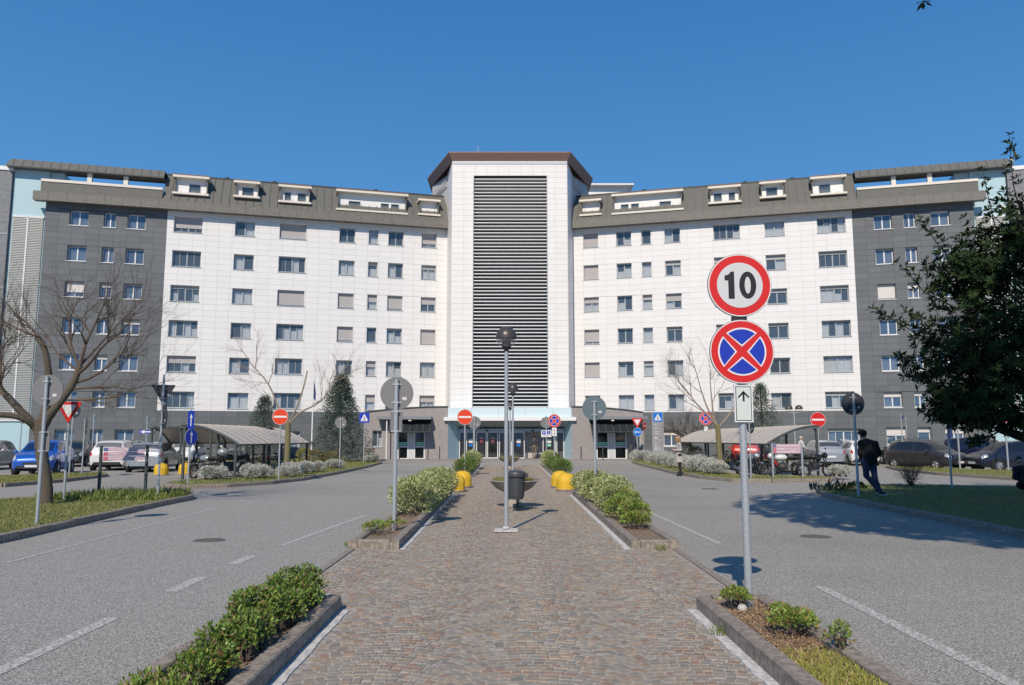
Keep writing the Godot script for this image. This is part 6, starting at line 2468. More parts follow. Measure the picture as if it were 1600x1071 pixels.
	# grass on the verges
	for k in verges:
		var pts: Array = verges[k]
		var lo := Vector2(1e9, 1e9)
		var hi := Vector2(-1e9, -1e9)
		for p in pts:
			lo = lo.min(p)
			hi = hi.max(p)
		var near_: bool = k in ["left_near", "right_near"]
		var n := 60000 if near_ else 26000
		var g := MB.new()
		var f := FastNoiseLite.new()
		f.seed = 12
		f.frequency = .5
		for i in n:
			var q := Vector2(r.randf_range(lo.x, hi.x), r.randf_range(lo.y, hi.y))
			if k == "left_near" and q.x < -13.5 or k == "right_near" and q.x > 17.0:
				continue
			if not inside(pts, q):
				continue
			var dens := f.get_noise_2d(q.x, q.y)
			var h := r.randf_range(.02, .065) * (1.0 + dens * .9)
			var w := r.randf()
			g.col = Color(.13 + .13 * w, .165 + .10 * w, .035 + .03 * w) if r.randf() < .82 else Color(.30, .26, .12)
			var a := r.randf() * TAU
			var side := Vector3(cos(a), 0, sin(a)) * (.006 if near_ else .014)
			var d := Vector3(r.randf_range(-.5, .5), 1, r.randf_range(-.5, .5)).normalized() * h
			g.leaf(Vector3(q.x, .112, -q.y), d, side, Vector3.ZERO)
		if k == "left_near":
			# taller weeds towards the tip of the verge
			for i in 5000:
				var q := Vector2(r.randf_range(-11.5, -8.6), r.randf_range(19.2, 22.2))
				if not inside(pts, q):
					continue
				var w := r.randf()
				g.col = Color(.09 + .14 * w, .14 + .12 * w, .03 + .03 * w)
				var d := Vector3(r.randf_range(-.7, .7), 1, r.randf_range(-.7, .7)).normalized() * r.randf_range(.06, .26) * (1.0 + f.get_noise_2d(q.x * 2, q.y * 2))
				g.leaf(Vector3(q.x, .112, -q.y), d, Vector3(r.randf_range(-1, 1), 0, r.randf_range(-1, 1)).normalized() * .012, Vector3.ZERO)
		stuff(obj("grass", g, M.leaf))
	# weeds in the kerb joints of the middle beds
	b = MB.new()
	for q in [[-2.42, 12.0], [2.15, 11.62], [1.72, 6.7], [-2.4, 13.2]]:
		for i in 60:
			b.col = Color(.17, .22, .05) * r.randf_range(.7, 1.2)
			var d := Vector3(r.randf_range(-.6, .6), 1, r.randf_range(-.6, .6)).normalized() * r.randf_range(.03, .11)
			b.leaf(Vector3(q[0] + r.randf_range(-.07, .07), .02, -q[1] + r.randf_range(-.1, .1)), d, Vector3(r.randf_range(-1, 1), 0, r.randf_range(-1, 1)).normalized() * .005, Vector3.ZERO)
	stuff(obj("kerb_weeds", b, M.leaf))

# ---------------------------------------------------------------- trees
func twig(b: MB, p: Vector3, d: Vector3, len: float, rad: float, depth: int, r: RandomNumberGenerator, curl := .22, lift := .05, kids := 3, tips: Array = []) -> void:
	var pts := PackedVector3Array([p])
	var rr := PackedFloat32Array([rad])
	var steps := 4 if depth > 0 else 3
	var q := p
	var dirs := [d]
	for i in steps:
		d = (d + rand_dir(r) * curl + Vector3.UP * lift).normalized()
		q += d * len / steps
		pts.append(q)
		rr.append(lerpf(rad, rad * .5, float(i + 1) / steps))
		dirs.append(d)
	b.tube(pts, rr, 6 if rad > .03 else (4 if rad > .008 else 3), false)
	if depth == 0:
		tips.append([q, d])
		return
	for k in kids:
		var at_ := 1 + (r.randi() % steps)
		var side: Vector3 = dirs[at_].cross(rand_dir(r)).normalized()
		var nd: Vector3 = (dirs[at_] + side * r.randf_range(.45, 1.0)).normalized()
		twig(b, pts[at_], nd, len * r.randf_range(.5, .8), rr[at_] * .68, depth - 1, r, curl, lift, kids, tips)
	twig(b, pts[steps], d, len * r.randf_range(.6, .8), rr[steps] * .9, depth - 1, r, curl, lift, kids, tips)

func limb(b: MB, pts: Array, r0: float, r1: float) -> void:
	var v := PackedVector3Array()
	var rr := PackedFloat32Array()
	# smooth through the points
	var c := Curve3D.new()
	for i in pts.size():
		var tan: Vector3 = (pts[mini(i + 1, pts.size() - 1)] - pts[maxi(i - 1, 0)]) * .2
		c.add_point(pts[i], -tan, tan)
	var n := pts.size() * 4
	for i in n + 1:
		v.append(c.sample_baked(c.get_baked_length() * i / n))
		rr.append(lerpf(r0, r1, float(i) / n) * (1.0 + .05 * sin(i * 2.3)))
	b.tube(v, rr, 10)

func build_trees() -> void:
	var r := RandomNumberGenerator.new()
	r.seed = 91
	# the bare tree on the left verge; points relative to its foot
	var t := thing("bare_tree", "leafless spreading tree with thick forked trunk on the left verge", "tree", at(-10.75, 18.4, .1))
	var b := MB.new()
	limb(b, [Vector3(.05, -.05, 0), Vector3(0, .5, 0), Vector3(-.12, 1.1, .02), Vector3(-.22, 1.65, 0), Vector3(-.25, 1.95, 0)], .14, .125)
	limb(b, [Vector3(-.22, 1.6, 0), Vector3(-.05, 1.95, .05), Vector3(.25, 2.35, .1), Vector3(.48, 2.75, .05), Vector3(.6, 3.2, 0)], .115, .07)
	limb(b, [Vector3(-.25, 1.7, 0), Vector3(-.6, 2.1, .1), Vector3(-1.0, 2.5, .1), Vector3(-1.6, 3.0, 0)], .10, .055)
	limb(b, [Vector3(-.22, 1.9, 0), Vector3(-.2, 2.4, -.2), Vector3(-.22, 2.9, -.2), Vector3(-.32, 3.55, -.15), Vector3(-.5, 3.9, -.1)], .10, .06)
	limb(b, [Vector3(-.3, 1.75, 0), Vector3(-.55, 2.0, .3), Vector3(-1.1, 2.1, .5), Vector3(-1.7, 2.4, .6)], .08, .045)
	obj("trunk", b, M.bark, t)
	b = MB.new()
	var starts := [
		[Vector3(.6, 3.15, 0), Vector3(.1, 1, 0), 1.0, .085], [Vector3(.55, 3.0, 0), Vector3(.75, .7, .1), 1.1, .07], [Vector3(.5, 2.8, 0), Vector3(1.0, .35, 0), 1.15, .06], [Vector3(.6, 3.2, 0), Vector3(-.5, .9, .1), 1.0, .07], [Vector3(.42, 2.65, .05), Vector3(1, .12, .2), 1.2, .05], [Vector3(.3, 2.4, .1), Vector3(1, .1, -.1), 1.15, .045],
		[Vector3(.6, 3.2, 0), Vector3(.4, .9, -.3), 1.1, .06], [Vector3(.55, 3.1, 0), Vector3(-.8, .6, .2), .95, .05], [Vector3(-1.6, 3.0, 0), Vector3(-.6, .8, 0), 1.0, .065], [Vector3(-1.2, 2.7, .1), Vector3(.2, 1, 0), .95, .06], [Vector3(-1.0, 2.5, .1), Vector3(-.2, .9, .3), .95, .05], [Vector3(-1.6, 3.0, 0), Vector3(.3, 1, 0), .9, .055], [Vector3(-.5, 3.9, -.1), Vector3(-.5, .8, 0), .8, .045], [Vector3(-.5, 3.9, -.1), Vector3(-.9, .4, .1), .8, .04],
		[Vector3(-1.7, 2.4, .6), Vector3(-.7, .6, .1), .9, .05], [Vector3(-1.4, 2.25, .55), Vector3(.1, 1, .1), .85, .045],
	]
	for s in starts:
		twig(b, s[0], s[1].normalized(), s[2] * 1.14, s[3] * .62, 4, r, .22, .06, 3)
	stuff(obj("branches", b, M.twig, t))
	# pruned street trees either side
	t = thing("bare_tree", "pruned leafless street tree with mossy trunk behind the left no entry sign", "tree", at(-9.6, 33.9, .1))
	b = MB.new()
	limb(b, [Vector3(0, -.05, 0), Vector3(.01, 1.1, 0), Vector3(0, 2.2, 0)], .14, .115)
	obj("trunk", b, M.mossy_bark, t)
	b = MB.new()
	limb(b, [Vector3(0, 2.1, 0), Vector3(-.4, 2.75, 0), Vector3(-.9, 3.85, .1), Vector3(-1.7, 4.7, 0)], .05, .022)
	limb(b, [Vector3(0, 2.15, 0), Vector3(.35, 2.8, .05), Vector3(.6, 3.6, .05), Vector3(.75, 4.4, 0)], .042, .03)
	limb(b, [Vector3(0, 2.05, 0), Vector3(.5, 2.6, 0), Vector3(1.35, 3.1, 0), Vector3(1.95, 3.95, 0)], .048, .02)
	obj("limbs", b, M.pale_twig, t)
	b = MB.new()
	for s in [[Vector3(-1.7, 4.7, 0), Vector3(-.6, .8, 0), .9, .032], [Vector3(-1.5, 4.5, 0), Vector3(0, 1, .1), .9, .032], [Vector3(-1.2, 4.2, .1), Vector3(-1, .5, 0), .9, .028], [Vector3(-.9, 3.85, .1), Vector3(-1, .15, 0), 1.0, .026], [Vector3(-.9, 3.85, 0), Vector3(.2, 1, .1), .9, .028], [Vector3(-.6, 3.2, 0), Vector3(-1, .35, .1), 1.0, .022], [Vector3(1.95, 3.95, 0), Vector3(.6, .9, 0), .9, .032], [Vector3(1.7, 3.6, 0), Vector3(.2, 1, .1), .9, .03], [Vector3(1.9, 3.9, 0), Vector3(1, .5, 0), .9, .03], [Vector3(1.35, 3.1, 0), Vector3(.4, 1, -.1), .9, .028], [Vector3(1.0, 2.95, 0), Vector3(1, .3, .1), .9, .024]]:
		twig(b, s[0], s[1].normalized(), s[2], s[3] * .7, 3, r, .20, .06, 3)
	stuff(obj("branches", b, M.pale_twig, t))
	t = thing("bare_tree", "pruned leafless street tree with mossy trunk between woman and speed limit pole", "tree", at(10.0, 38.2, .1))
	b = MB.new()
	limb(b, [Vector3(0, -.05, 0), Vector3(-.02, .9, 0), Vector3(-.06, 1.9, 0), Vector3(-.1, 2.2, 0)], .155, .12)
	obj("trunk", b, M.mossy_bark, t)
	b = MB.new()
	limb(b, [Vector3(-.1, 2.1, 0), Vector3(-.25, 2.6, 0), Vector3(-.3, 3.2, 0), Vector3(-.35, 4.0, 0)], .055, .026)
	limb(b, [Vector3(-.1, 2.1, 0), Vector3(-.55, 2.6, .1), Vector3(-1.1, 3.2, .1), Vector3(-1.5, 3.8, 0)], .052, .026)
	limb(b, [Vector3(-.08, 2.0, 0), Vector3(.3, 2.4, 0), Vector3(.75, 3.0, 0), Vector3(1.0, 3.7, 0)], .05, .026)
	limb(b, [Vector3(-.1, 2.15, 0), Vector3(-.5, 2.9, 0), Vector3(-.8, 3.7, .1), Vector3(-1.0, 4.6, 0)], .045, .022)
	obj("limbs", b, M.pale_twig, t)
	b = MB.new()
	for s in [[Vector3(-.35, 4.0, 0), Vector3(-.2, 1, 0), 1.2, .035], [Vector3(-1.5, 3.8, 0), Vector3(-.7, .8, 0), 1.2, .035], [Vector3(-1.1, 3.2, .1), Vector3(-1, .4, 0), 1.3, .03], [Vector3(-1.3, 3.5, 0), Vector3(-.1, 1, 0), 1.2, .03], [Vector3(1.0, 3.7, 0), Vector3(.3, 1, 0), 1.1, .035], [Vector3(.75, 3.0, 0), Vector3(.6, .9, 0), 1.0, .03], [Vector3(-1.0, 4.6, 0), Vector3(-.3, 1, 0), 1.1, .03], [Vector3(-.8, 3.7, .1), Vector3(-.8, .6, 0), 1.1, .03], [Vector3(-.3, 3.2, 0), Vector3(.5, 1, .1), 1.1, .03], [Vector3(-.7, 2.8, .1), Vector3(-1, .3, .1), 1.3, .03], [Vector3(-1.4, 3.6, 0), Vector3(-1, .7, 0), 1.1, .025]]:
		twig(b, s[0], s[1].normalized(), s[2], s[3] * .75, 3, r, .20, .07, 3)
	stuff(obj("branches", b, M.pale_twig, t))
	t = thing("bare_tree", "low dense leafless tree by the grey wall behind the woman", "tree", at(12.7, 57.0, .05))
	b = MB.new()
	limb(b, [Vector3(0, 0, 0), Vector3(.05, .8, 0), Vector3(0, 1.6, 0)], .13, .10)
	obj("trunk", b, M.bark, t)
	b = MB.new()
	for i in 11:
		var a := TAU * i / 11
		twig(b, Vector3(0, 1.5, 0), Vector3(cos(a), .55, sin(a) * .7).normalized(), 1.35, .045, 3, r, .22, .03, 3)
	stuff(obj("branches", b, M.twig, t))
	# conifers
	conifer("dense blue green conifer between the left shelter and the entrance", at(-11.2, 51.5, .1), 5.7, 2.15, 9000, r)
	conifer("smaller blue green conifer behind the left no entry sign", at(-18.3, 58.3, .05), 4.7, 1.7, 4200, r)
	conifer("loose conifer behind the right shelter by the grey wall", at(18.3, 58.0, .05), 5.6, 1.9, 4200, r)
	magnolia(r)
	shade_trees(r)

func conifer(label: String, p: Vector3, h: float, rad: float, n: int, r: RandomNumberGenerator) -> void:
	var t := thing("conifer", label, "tree", p, 0)
	var b := MB.new()
	b.tube(PackedVector3Array([Vector3(0, -.1, 0), Vector3(.05, h * .5, 0), Vector3(0, h, 0)]), PackedFloat32Array([.16, .09, .015]), 8)
	obj("trunk", b, M.bark, t)
	b = MB.new()
	var boughs := 150
	var per := n * 2 / boughs
	for i in boughs:
		var f := pow(float(i) / boughs, .9)
		var y := lerpf(.25, h * .98, f)
		var a := i * 2.4 + r.randf() * .7
		var len := rad * (1.0 - pow(f, 1.25)) * r.randf_range(.55, 1.22) + .22
		var out := Vector3(cos(a), 0, sin(a))
		for j in per:
			var q := sqrt(r.randf())
			var sag := .32 * len * q * q - .18 * len * q
			var c := Vector3(0, y - sag, 0) + out * len * q + rand_dir(r) * .10 * (1.0 + q)
			var d := (out * .8 + rand_dir(r) * .7 + Vector3.UP * .25).normalized() * r.randf_range(.09, .19)
			var w := r.randf()
			var tone := r.randf_range(.75, 1.25)
			b.col = Color(.055 + .05 * w, .085 + .055 * w, .065 + .05 * w) * tone
			b.leaf(c, d, d.cross(rand_dir(r)).normalized() * .022, Vector3.ZERO)
	obj("crown", b, M.leaf_matte, t)

# a rosette of long leathery leaves at a shoot's end
func rosette(b: MB, p: Vector3, d: Vector3, n: int, size: float, r: RandomNumberGenerator) -> void:
	var u := d.cross(rand_dir(r)).normalized()
	var v := d.cross(u)
	for i in n:
		var a := TAU * i / n + r.randf() * .6
		var out := (u * cos(a) + v * sin(a))
		var dir := (out + d * r.randf_range(.1, .9)).normalized()
		var s := size * r.randf_range(.75, 1.2)
		var w := dir.cross(d).normalized() * s * .19
		var g := r.randf()
		b.col = Color(.018 + .014 * g, .034 + .022 * g, .012 + .008 * g)
		b.leaf(p + out * .01, dir * s, w, d * s * .08)

func magnolia(r: RandomNumberGenerator) -> void:
	var base := at(12.95, 19.0, .1)
	var t := thing("evergreen_tree", "large dark glossy leaved evergreen tree overhanging the right verge", "tree", base)
	var b := MB.new()
	limb(b, [Vector3(.3, -.1, 0), Vector3(.2, .5, 0), Vector3(.1, 1.0, .1), Vector3(-.2, 1.35, .2), Vector3(-.9, 1.55, .3), Vector3(-1.5, 1.75, .3)], .24, .08)
	limb(b, [Vector3(.2, .6, 0), Vector3(.4, 1.6, 0), Vector3(.3, 3.0, 0), Vector3(.2, 4.6, 0), Vector3(.0, 6.2, 0), Vector3(-.35, 7.4, 0)], .22, .04)
	limb(b, [Vector3(.35, 1.8, 0), Vector3(-.3, 2.6, .3), Vector3(-1.2, 3.2, .4), Vector3(-2.4, 3.6, .3)], .11, .04)
	limb(b, [Vector3(.3, 2.6, 0), Vector3(-.5, 3.6, .2), Vector3(-1.4, 4.4, .2)], .10, .04)
	limb(b, [Vector3(.3, 2.0, 0), Vector3(1.2, 3.0, .2), Vector3(2.4, 3.8, .1)], .12, .05)
	limb(b, [Vector3(.3, 3.2, 0), Vector3(1.1, 4.6, -.3), Vector3(1.8, 5.8, -.4)], .10, .04)
	obj("trunk", b, mat("dark_bark", lin(.035, .03, .026), .9), t)
	# the crown: rosettes through an uneven volume, thinner towards its outline
	b = MB.new()
	var br := MB.new()
	var lobes := [[Vector3(.3, 4.2, 0), Vector3(2.7, 2.6, 2.3), 1000], [Vector3(-1.9, 3.4, .4), Vector3(1.6, 1.55, 1.5), 560], [Vector3(-1.6, 5.5, .1), Vector3(1.25, 1.0, 1.1), 380], [Vector3(-2.1, 2.3, .3), Vector3(1.2, .65, .9), 280], [Vector3(-.6, 1.95, .5), Vector3(1.4, .5, 1.2), 260], [Vector3(1.8, 5.6, -.2), Vector3(1.8, 2.2, 1.8), 420], [Vector3(-.4, 6.5, 0), Vector3(1.3, 1.0, 1.2), 240]]
	for l in lobes:
		for i in l[2]:
			var d := rand_dir(r)
			var q: float = pow(r.randf(), .45) * r.randf_range(.85, 1.08)
			var p: Vector3 = l[0] + d * l[1] * q
			rosette(b, p, (d + Vector3.UP * .5 + rand_dir(r) * .5).normalized(), 8, .17, r)
			if i % 5 == 0:
				var mid: Vector3 = (l[0] as Vector3).lerp(p, .45) + rand_dir(r) * .2
				br.tube(PackedVector3Array([l[0], mid, p]), PackedFloat32Array([.028, .018, .008]), 4, false)
	# sprigs that reach out of the crown
	var sprigs := [
		[Vector3(-2.2, 3.5, .3), Vector3(-4.3, 4.6, .4), 16], [Vector3(-2.2, 4.6, .3), Vector3(-3.5, 5.75, .2), 11], [Vector3(-2.0, 5.6, .2), Vector3(-2.9, 6.8, .2), 10], [Vector3(-2.5, 3.1, .4), Vector3(-3.75, 3.45, .4), 12], [Vector3(-2.4, 2.8, .4), Vector3(-3.65, 3.0, .5), 12], [Vector3(-2.2, 2.1, .4), Vector3(-3.1, 2.0, .5), 10],
		[Vector3(-.3, 6.6, .1), Vector3(-.45, 9.1, 0), 12], [Vector3(-.9, 6.0, .1), Vector3(-1.25, 8.1, .1), 8], [Vector3(-.6, 6.0, 0), Vector3(-.7, 7.6, 0), 7], [Vector3(-2.4, 4.1, .3), Vector3(-3.45, 4.55, .3), 9], [Vector3(-1.5, 1.7, .5), Vector3(-2.3, 1.4, .6), 9], [Vector3(-.4, 1.7, .6), Vector3(-.9, 1.3, .7), 8], [Vector3(.0, 6.2, 0), Vector3(.1, 7.9, 0), 9],
	]
	for s in sprigs:
		var n: int = s[2]
		var bow := rand_dir(r) * .12
		br.tube(PackedVector3Array([s[0], (s[0] as Vector3).lerp(s[1], .5) + bow - Vector3(0, .12, 0), s[1]]), PackedFloat32Array([.022, .014, .006]), 5, false)
		var dir: Vector3 = (s[1] - s[0]).normalized()
		for i in n:
			var f := .25 + .75 * i / (n - 1.0)
			var p: Vector3 = (s[0] as Vector3).lerp(s[1], f) + (bow - Vector3(0, .12, 0)) * sin(f * PI) + rand_dir(r) * (.16 * (1.0 - f) + .05)
			rosette(b, p, (dir + Vector3.UP * .4 + rand_dir(r) * .5).normalized(), 7, .165, r)
	obj("crown", b, M.glossy_leaf, t)
	obj("branches", br, mat("dark_bark", lin(.035, .03, .026), .9), t)
	# single large leaves at the ends of the sprigs
	var one := MB.new()
	one.col = Color(1, 1, 1)
	one.leaf(Vector3.ZERO, Vector3(0, .19, 0), Vector3(.036, 0, 0), Vector3(0, 0, .012))
	var lm := one.mesh()
	var tones := [mat("leaf_dark_a", lin(.03, .055, .022), .35), mat("leaf_dark_b", lin(.04, .065, .025), .35), mat("leaf_yellow", lin(.16, .15, .04), .4)]
	for s in sprigs:
		for i in 12:
			var o := put("leaf", lm, tones[2] if (i == 0 and r.randf() < .4) else tones[r.randi() % 2], t)
			var f := r.randf_range(.6, 1.02)
			o.position = (s[0] as Vector3).lerp(s[1], f) + rand_dir(r) * .05
			o.basis = Basis(Quaternion(Vector3.UP, (rand_dir(r) + Vector3.UP * .3).normalized()))

# tall trees just outside the picture, whose shade lies on the right lane, the man and the evergreen
func shade_trees(r: RandomNumberGenerator) -> void:
	var spots := [[at(8.6, 4.2), Vector3(-2.0, 10.6, -1.3), Vector3(4.3, 2.2, 5.7), 3600, "tall evergreen by the right lane whose crown overhangs the road"], [at(15.6, 8.2), Vector3(-2.0, 11.2, -1.0), Vector3(4.8, 2.2, 4.4), 3200, "tall evergreen standing on the right verge behind the first"]]
	for s in spots:
		var t := thing("tall_evergreen", s[4], "tree", s[0], 0, "tall evergreens beside the right lane")
		var c: Vector3 = s[1]
		var b := MB.new()
		limb(b, [Vector3(0, -.1, 0), Vector3(.05, 3, 0), Vector3(0, 6, 0), c * .85], .28, .14)
		for i in 7:
			var a := TAU * i / 7
			limb(b, [Vector3(0, 7.0 + i * .25, 0), c + Vector3(cos(a) * 1.6, -1.0, sin(a) * 1.6), c + Vector3(cos(a) * 3.2, .1, sin(a) * 3.2)], .10, .03)
		obj("trunk", b, M.bark, t)
		b = MB.new()
		for i in s[3]:
			var d := rand_dir(r)
			var p: Vector3 = c + d * s[2] * pow(r.randf(), .4)
			rosette(b, p, (d + Vector3.UP * .5).normalized(), 9, .30, r)
		if s[4].contains("overhangs"):
			# one low shoot that hangs down to the upper edge of the picture
			for i in 16:
				rosette(b, Vector3(-3.45 + r.randf_range(-.25, .25), 6.93 + i * .11 + r.randf_range(0, .1), -4.75 + r.randf_range(-.12, .12)), Vector3(0, -1, 0), 6, .12, r)
		obj("crown", b, M.glossy_leaf, t)

# ---------------------------------------------------------------- people
# A figure is one skin: tapered bones joined by a smooth minimum and meshed with surface nets.
# bone: [from, to, radius at from, radius at to, colour]
func skin(bones: Array, cell: float, k: float, out: MB) -> void:
	var lo := Vector3(1e9, 1e9, 1e9)
	var hi := -lo
	for b in bones:
		for e in 2:
			var rr: float = b[2 + e]
			lo = lo.min(b[e] - Vector3.ONE * rr)
			hi = hi.max(b[e] + Vector3.ONE * rr)
	lo -= Vector3.ONE * cell * 3
	hi += Vector3.ONE * cell * 3
	var nx := int((hi.x - lo.x) / cell) + 1
	var ny := int((hi.y - lo.y) / cell) + 1
	var nz := int((hi.z - lo.z) / cell) + 1
	var f := PackedFloat32Array()
	f.resize(nx * ny * nz)
	f.fill(1.0)
	var near := PackedFloat32Array()
	near.resize(nx * ny * nz)
	near.fill(1.0)
	var who := PackedInt32Array()
	who.resize(nx * ny * nz)
	for bi in bones.size():
		var b: Array = bones[bi]
		var a: Vector3 = b[0]
		var ab: Vector3 = b[1] - a
		var l2 := maxf(ab.length_squared(), 1e-9)
		var r0: float = b[2]
		var r1: float = b[3]
		var m := maxf(r0, r1) + k + cell * 2
		var p0: Vector3 = (a.min(b[1]) - Vector3.ONE * m - lo) / cell
		var p1: Vector3 = (a.max(b[1]) + Vector3.ONE * m - lo) / cell
		for z in range(maxi(0, int(p0.z)), mini(nz, int(p1.z) + 2)):
			for y in range(maxi(0, int(p0.y)), mini(ny, int(p1.y) + 2)):
				for x in range(maxi(0, int(p0.x)), mini(nx, int(p1.x) + 2)):
					var p := lo + Vector3(x, y, z) * cell - a
					var t := clampf(p.dot(ab) / l2, 0, 1)
					var d := (p - ab * t).length() - lerpf(r0, r1, t)
					var i := (z * ny + y) * nx + x
					if d < near[i]:
						near[i] = d
						who[i] = bi
					var e := f[i]
					var h := maxf(k - absf(d - e), 0.0) / k
					f[i] = minf(d, e) - h * h * k * .25
	var ids := {}
	var offs := [0, 1, nx, nx + 1, nx * ny, nx * ny + 1, nx * ny + nx, nx * ny + nx + 1]
	for z in nz - 1:
		for y in ny - 1:
			for x in nx - 1:
				var i := (z * ny + y) * nx + x
				var neg := 0
				for o in offs:
					if f[i + o] < 0:
						neg += 1
				if neg == 0 or neg == 8:
					continue
				var sum := Vector3.ZERO
				var cnt := 0
				var c0 := [Vector3(0, 0, 0), Vector3(1, 0, 0), Vector3(0, 1, 0), Vector3(1, 1, 0), Vector3(0, 0, 1), Vector3(1, 0, 1), Vector3(0, 1, 1), Vector3(1, 1, 1)]
				for e in [[0, 1], [2, 3], [4, 5], [6, 7], [0, 2], [1, 3], [4, 6], [5, 7], [0, 4], [1, 5], [2, 6], [3, 7]]:
					var fa := f[i + offs[e[0]]]
					var fb := f[i + offs[e[1]]]
					if (fa < 0) != (fb < 0):
						sum += c0[e[0]].lerp(c0[e[1]], fa / (fa - fb))
						cnt += 1
				var g := Vector3(f[i + 1] - f[i], f[i + nx] - f[i], f[i + nx * ny] - f[i])
				out.col = bones[who[i]][4]
				ids[i] = out.vert(lo + (Vector3(x, y, z) + sum / cnt) * cell, g.normalized())
	for i in ids:
		var x: int = i % nx
		var y: int = (i / nx) % ny
		var z: int = i / (nx * ny)
		var s := f[i] < 0
		for ax in 3:
			var step: int = [1, nx, nx * ny][ax]
			if (f[i + step] < 0) == s:
				continue
			var u: int = [nx, nx * ny, 1][ax]
			var v: int = [nx * ny, 1, nx][ax]
			var q := [i, i - u, i - u - v, i - v]
			if not (ids.has(q[1]) and ids.has(q[2]) and ids.has(q[3])):
				continue
			if not s:
				out.ix.append_array([ids[q[0]], ids[q[1]], ids[q[2]], ids[q[0]], ids[q[2]], ids[q[3]]])
			else:
				out.ix.append_array([ids[q[0]], ids[q[2]], ids[q[1]], ids[q[0]], ids[q[3]], ids[q[2]]])

func hand(out: MB, wrist: Vector3, dir: Vector3, palm: Vector3, c: Color, curl: float) -> void:
	# five fingers of unequal length from a palm; palm is the direction the palm faces
	dir = dir.normalized()
	palm = (palm - dir * palm.dot(dir)).normalized()
	var side := dir.cross(palm)
	var bones := [[wrist, wrist + dir * .05, .024, .03, c], [wrist + dir * .05 + side * .02, wrist + dir * .085 + side * .025, .02, .014, c], [wrist + dir * .05 - side * .02, wrist + dir * .08 - side * .028, .02, .013, c]]
	for i in 4:
		var o := side * (.03 - i * .02)
		var l: float = [.065, .075, .07, .055][i]
		var p0 := wrist + dir * .085 + o
		var d1 := (dir + palm * curl).normalized()
		var p1 := p0 + d1 * l * .5
		var d2 := (dir + palm * curl * 2.4).normalized()
		bones.append([p0 - dir * .02, p1, .0095, .0085, c])
		bones.append([p1, p1 + d2 * l * .5, .0085, .007, c])
	var t0 := wrist + dir * .03 + side * .03
	bones.append([t0, t0 + (dir + side * .9 + palm * .4).normalized() * .04, .012, .010, c])
	bones.append([t0 + (dir + side * .9 + palm * .4).normalized() * .04, t0 + (dir + side * .9 + palm * .4).normalized() * .04 + (dir + palm * .5).normalized() * .03, .010, .008, c])
	skin(bones, .006, .008, out)

func head(out: MB, neck: Vector3, face: Vector3, up: Vector3, c: Color, s := 1.0) -> Transform3D:
	# skull, jaw, nose, ears on a fine grid; returns the head's frame (z to the face)
	face = (face - up * face.dot(up)).normalized()
	var x := up.cross(face).normalized()
	var X := Transform3D(Basis(x, up, face), neck)
	var P := func(a: float, b: float, d: float) -> Vector3: return X * (Vector3(a, b, d) * s)
	var dark := Color(.04, .03, .025)
	var lip := Color(c.r * .75, c.g * .5, c.b * .5)
	var bones := [[P.call(0, .14, -.015), P.call(0, .145, .02), .082 * s, .078 * s, c], [P.call(0, .06, .02), P.call(0, .045, .05), .058 * s, .034 * s, c], [P.call(0, -.03, -.01), P.call(0, .06, -.01), .055 * s, .052 * s, c], [P.call(0, .12, .098), P.call(0, .088, .112), .010 * s, .015 * s, c], [P.call(-.02, .052, .086), P.call(.02, .052, .086), .009 * s, .009 * s, lip]]
	for e in [-1, 1]:
		bones.append([P.call(e * .083, .13, -.005), P.call(e * .085, .095, 0), .016 * s, .012 * s, c])
		bones.append([P.call(e * .032, .125, .086), P.call(e * .034, .125, .087), .010 * s, .010 * s, dark])
		bones.append([P.call(e * .02, .145, .09), P.call(e * .045, .147, .085), .007 * s, .006 * s, Color(c.r * .5, c.g * .45, c.b * .4)])
	skin(bones, .009 * s, .014, out)
	return X

# a body from named joints; missing limbs are skipped
func body_bones(j: Dictionary, top: Color, legs: Color, shoe: Color, bulk := 1.0) -> Array:
	var b := []
	b.append([j.pelvis, j.waist, .135 * bulk, .125 * bulk, legs])
	b.append([j.waist, j.chest, .13 * bulk, .145 * bulk, top])
	b.append([j.chest + Vector3(0, .02, 0), j.neck, .13 * bulk, .06, top])
	for s in ["l", "r"]:
		var sh: Vector3 = j[s + "_shoulder"]
		b.append([j.chest + Vector3(0, .08, 0), sh, .10 * bulk, .075 * bulk, top])
		b.append([sh, j[s + "_elbow"], .066 * bulk, .052 * bulk, top])
		b.append([j[s + "_elbow"], j[s + "_wrist"], .05 * bulk, .034 * bulk, top])
		var hip: Vector3 = j[s + "_hip"]
		b.append([j.pelvis, hip, .12 * bulk, .10 * bulk, legs])
		b.append([hip, j[s + "_knee"], .095 * bulk, .065 * bulk, legs])
		b.append([j[s + "_knee"], j[s + "_ankle"], .062 * bulk, .042 * bulk, legs])
		b.append([j[s + "_ankle"], j[s + "_toe"], .045, .036, shoe])
	return b

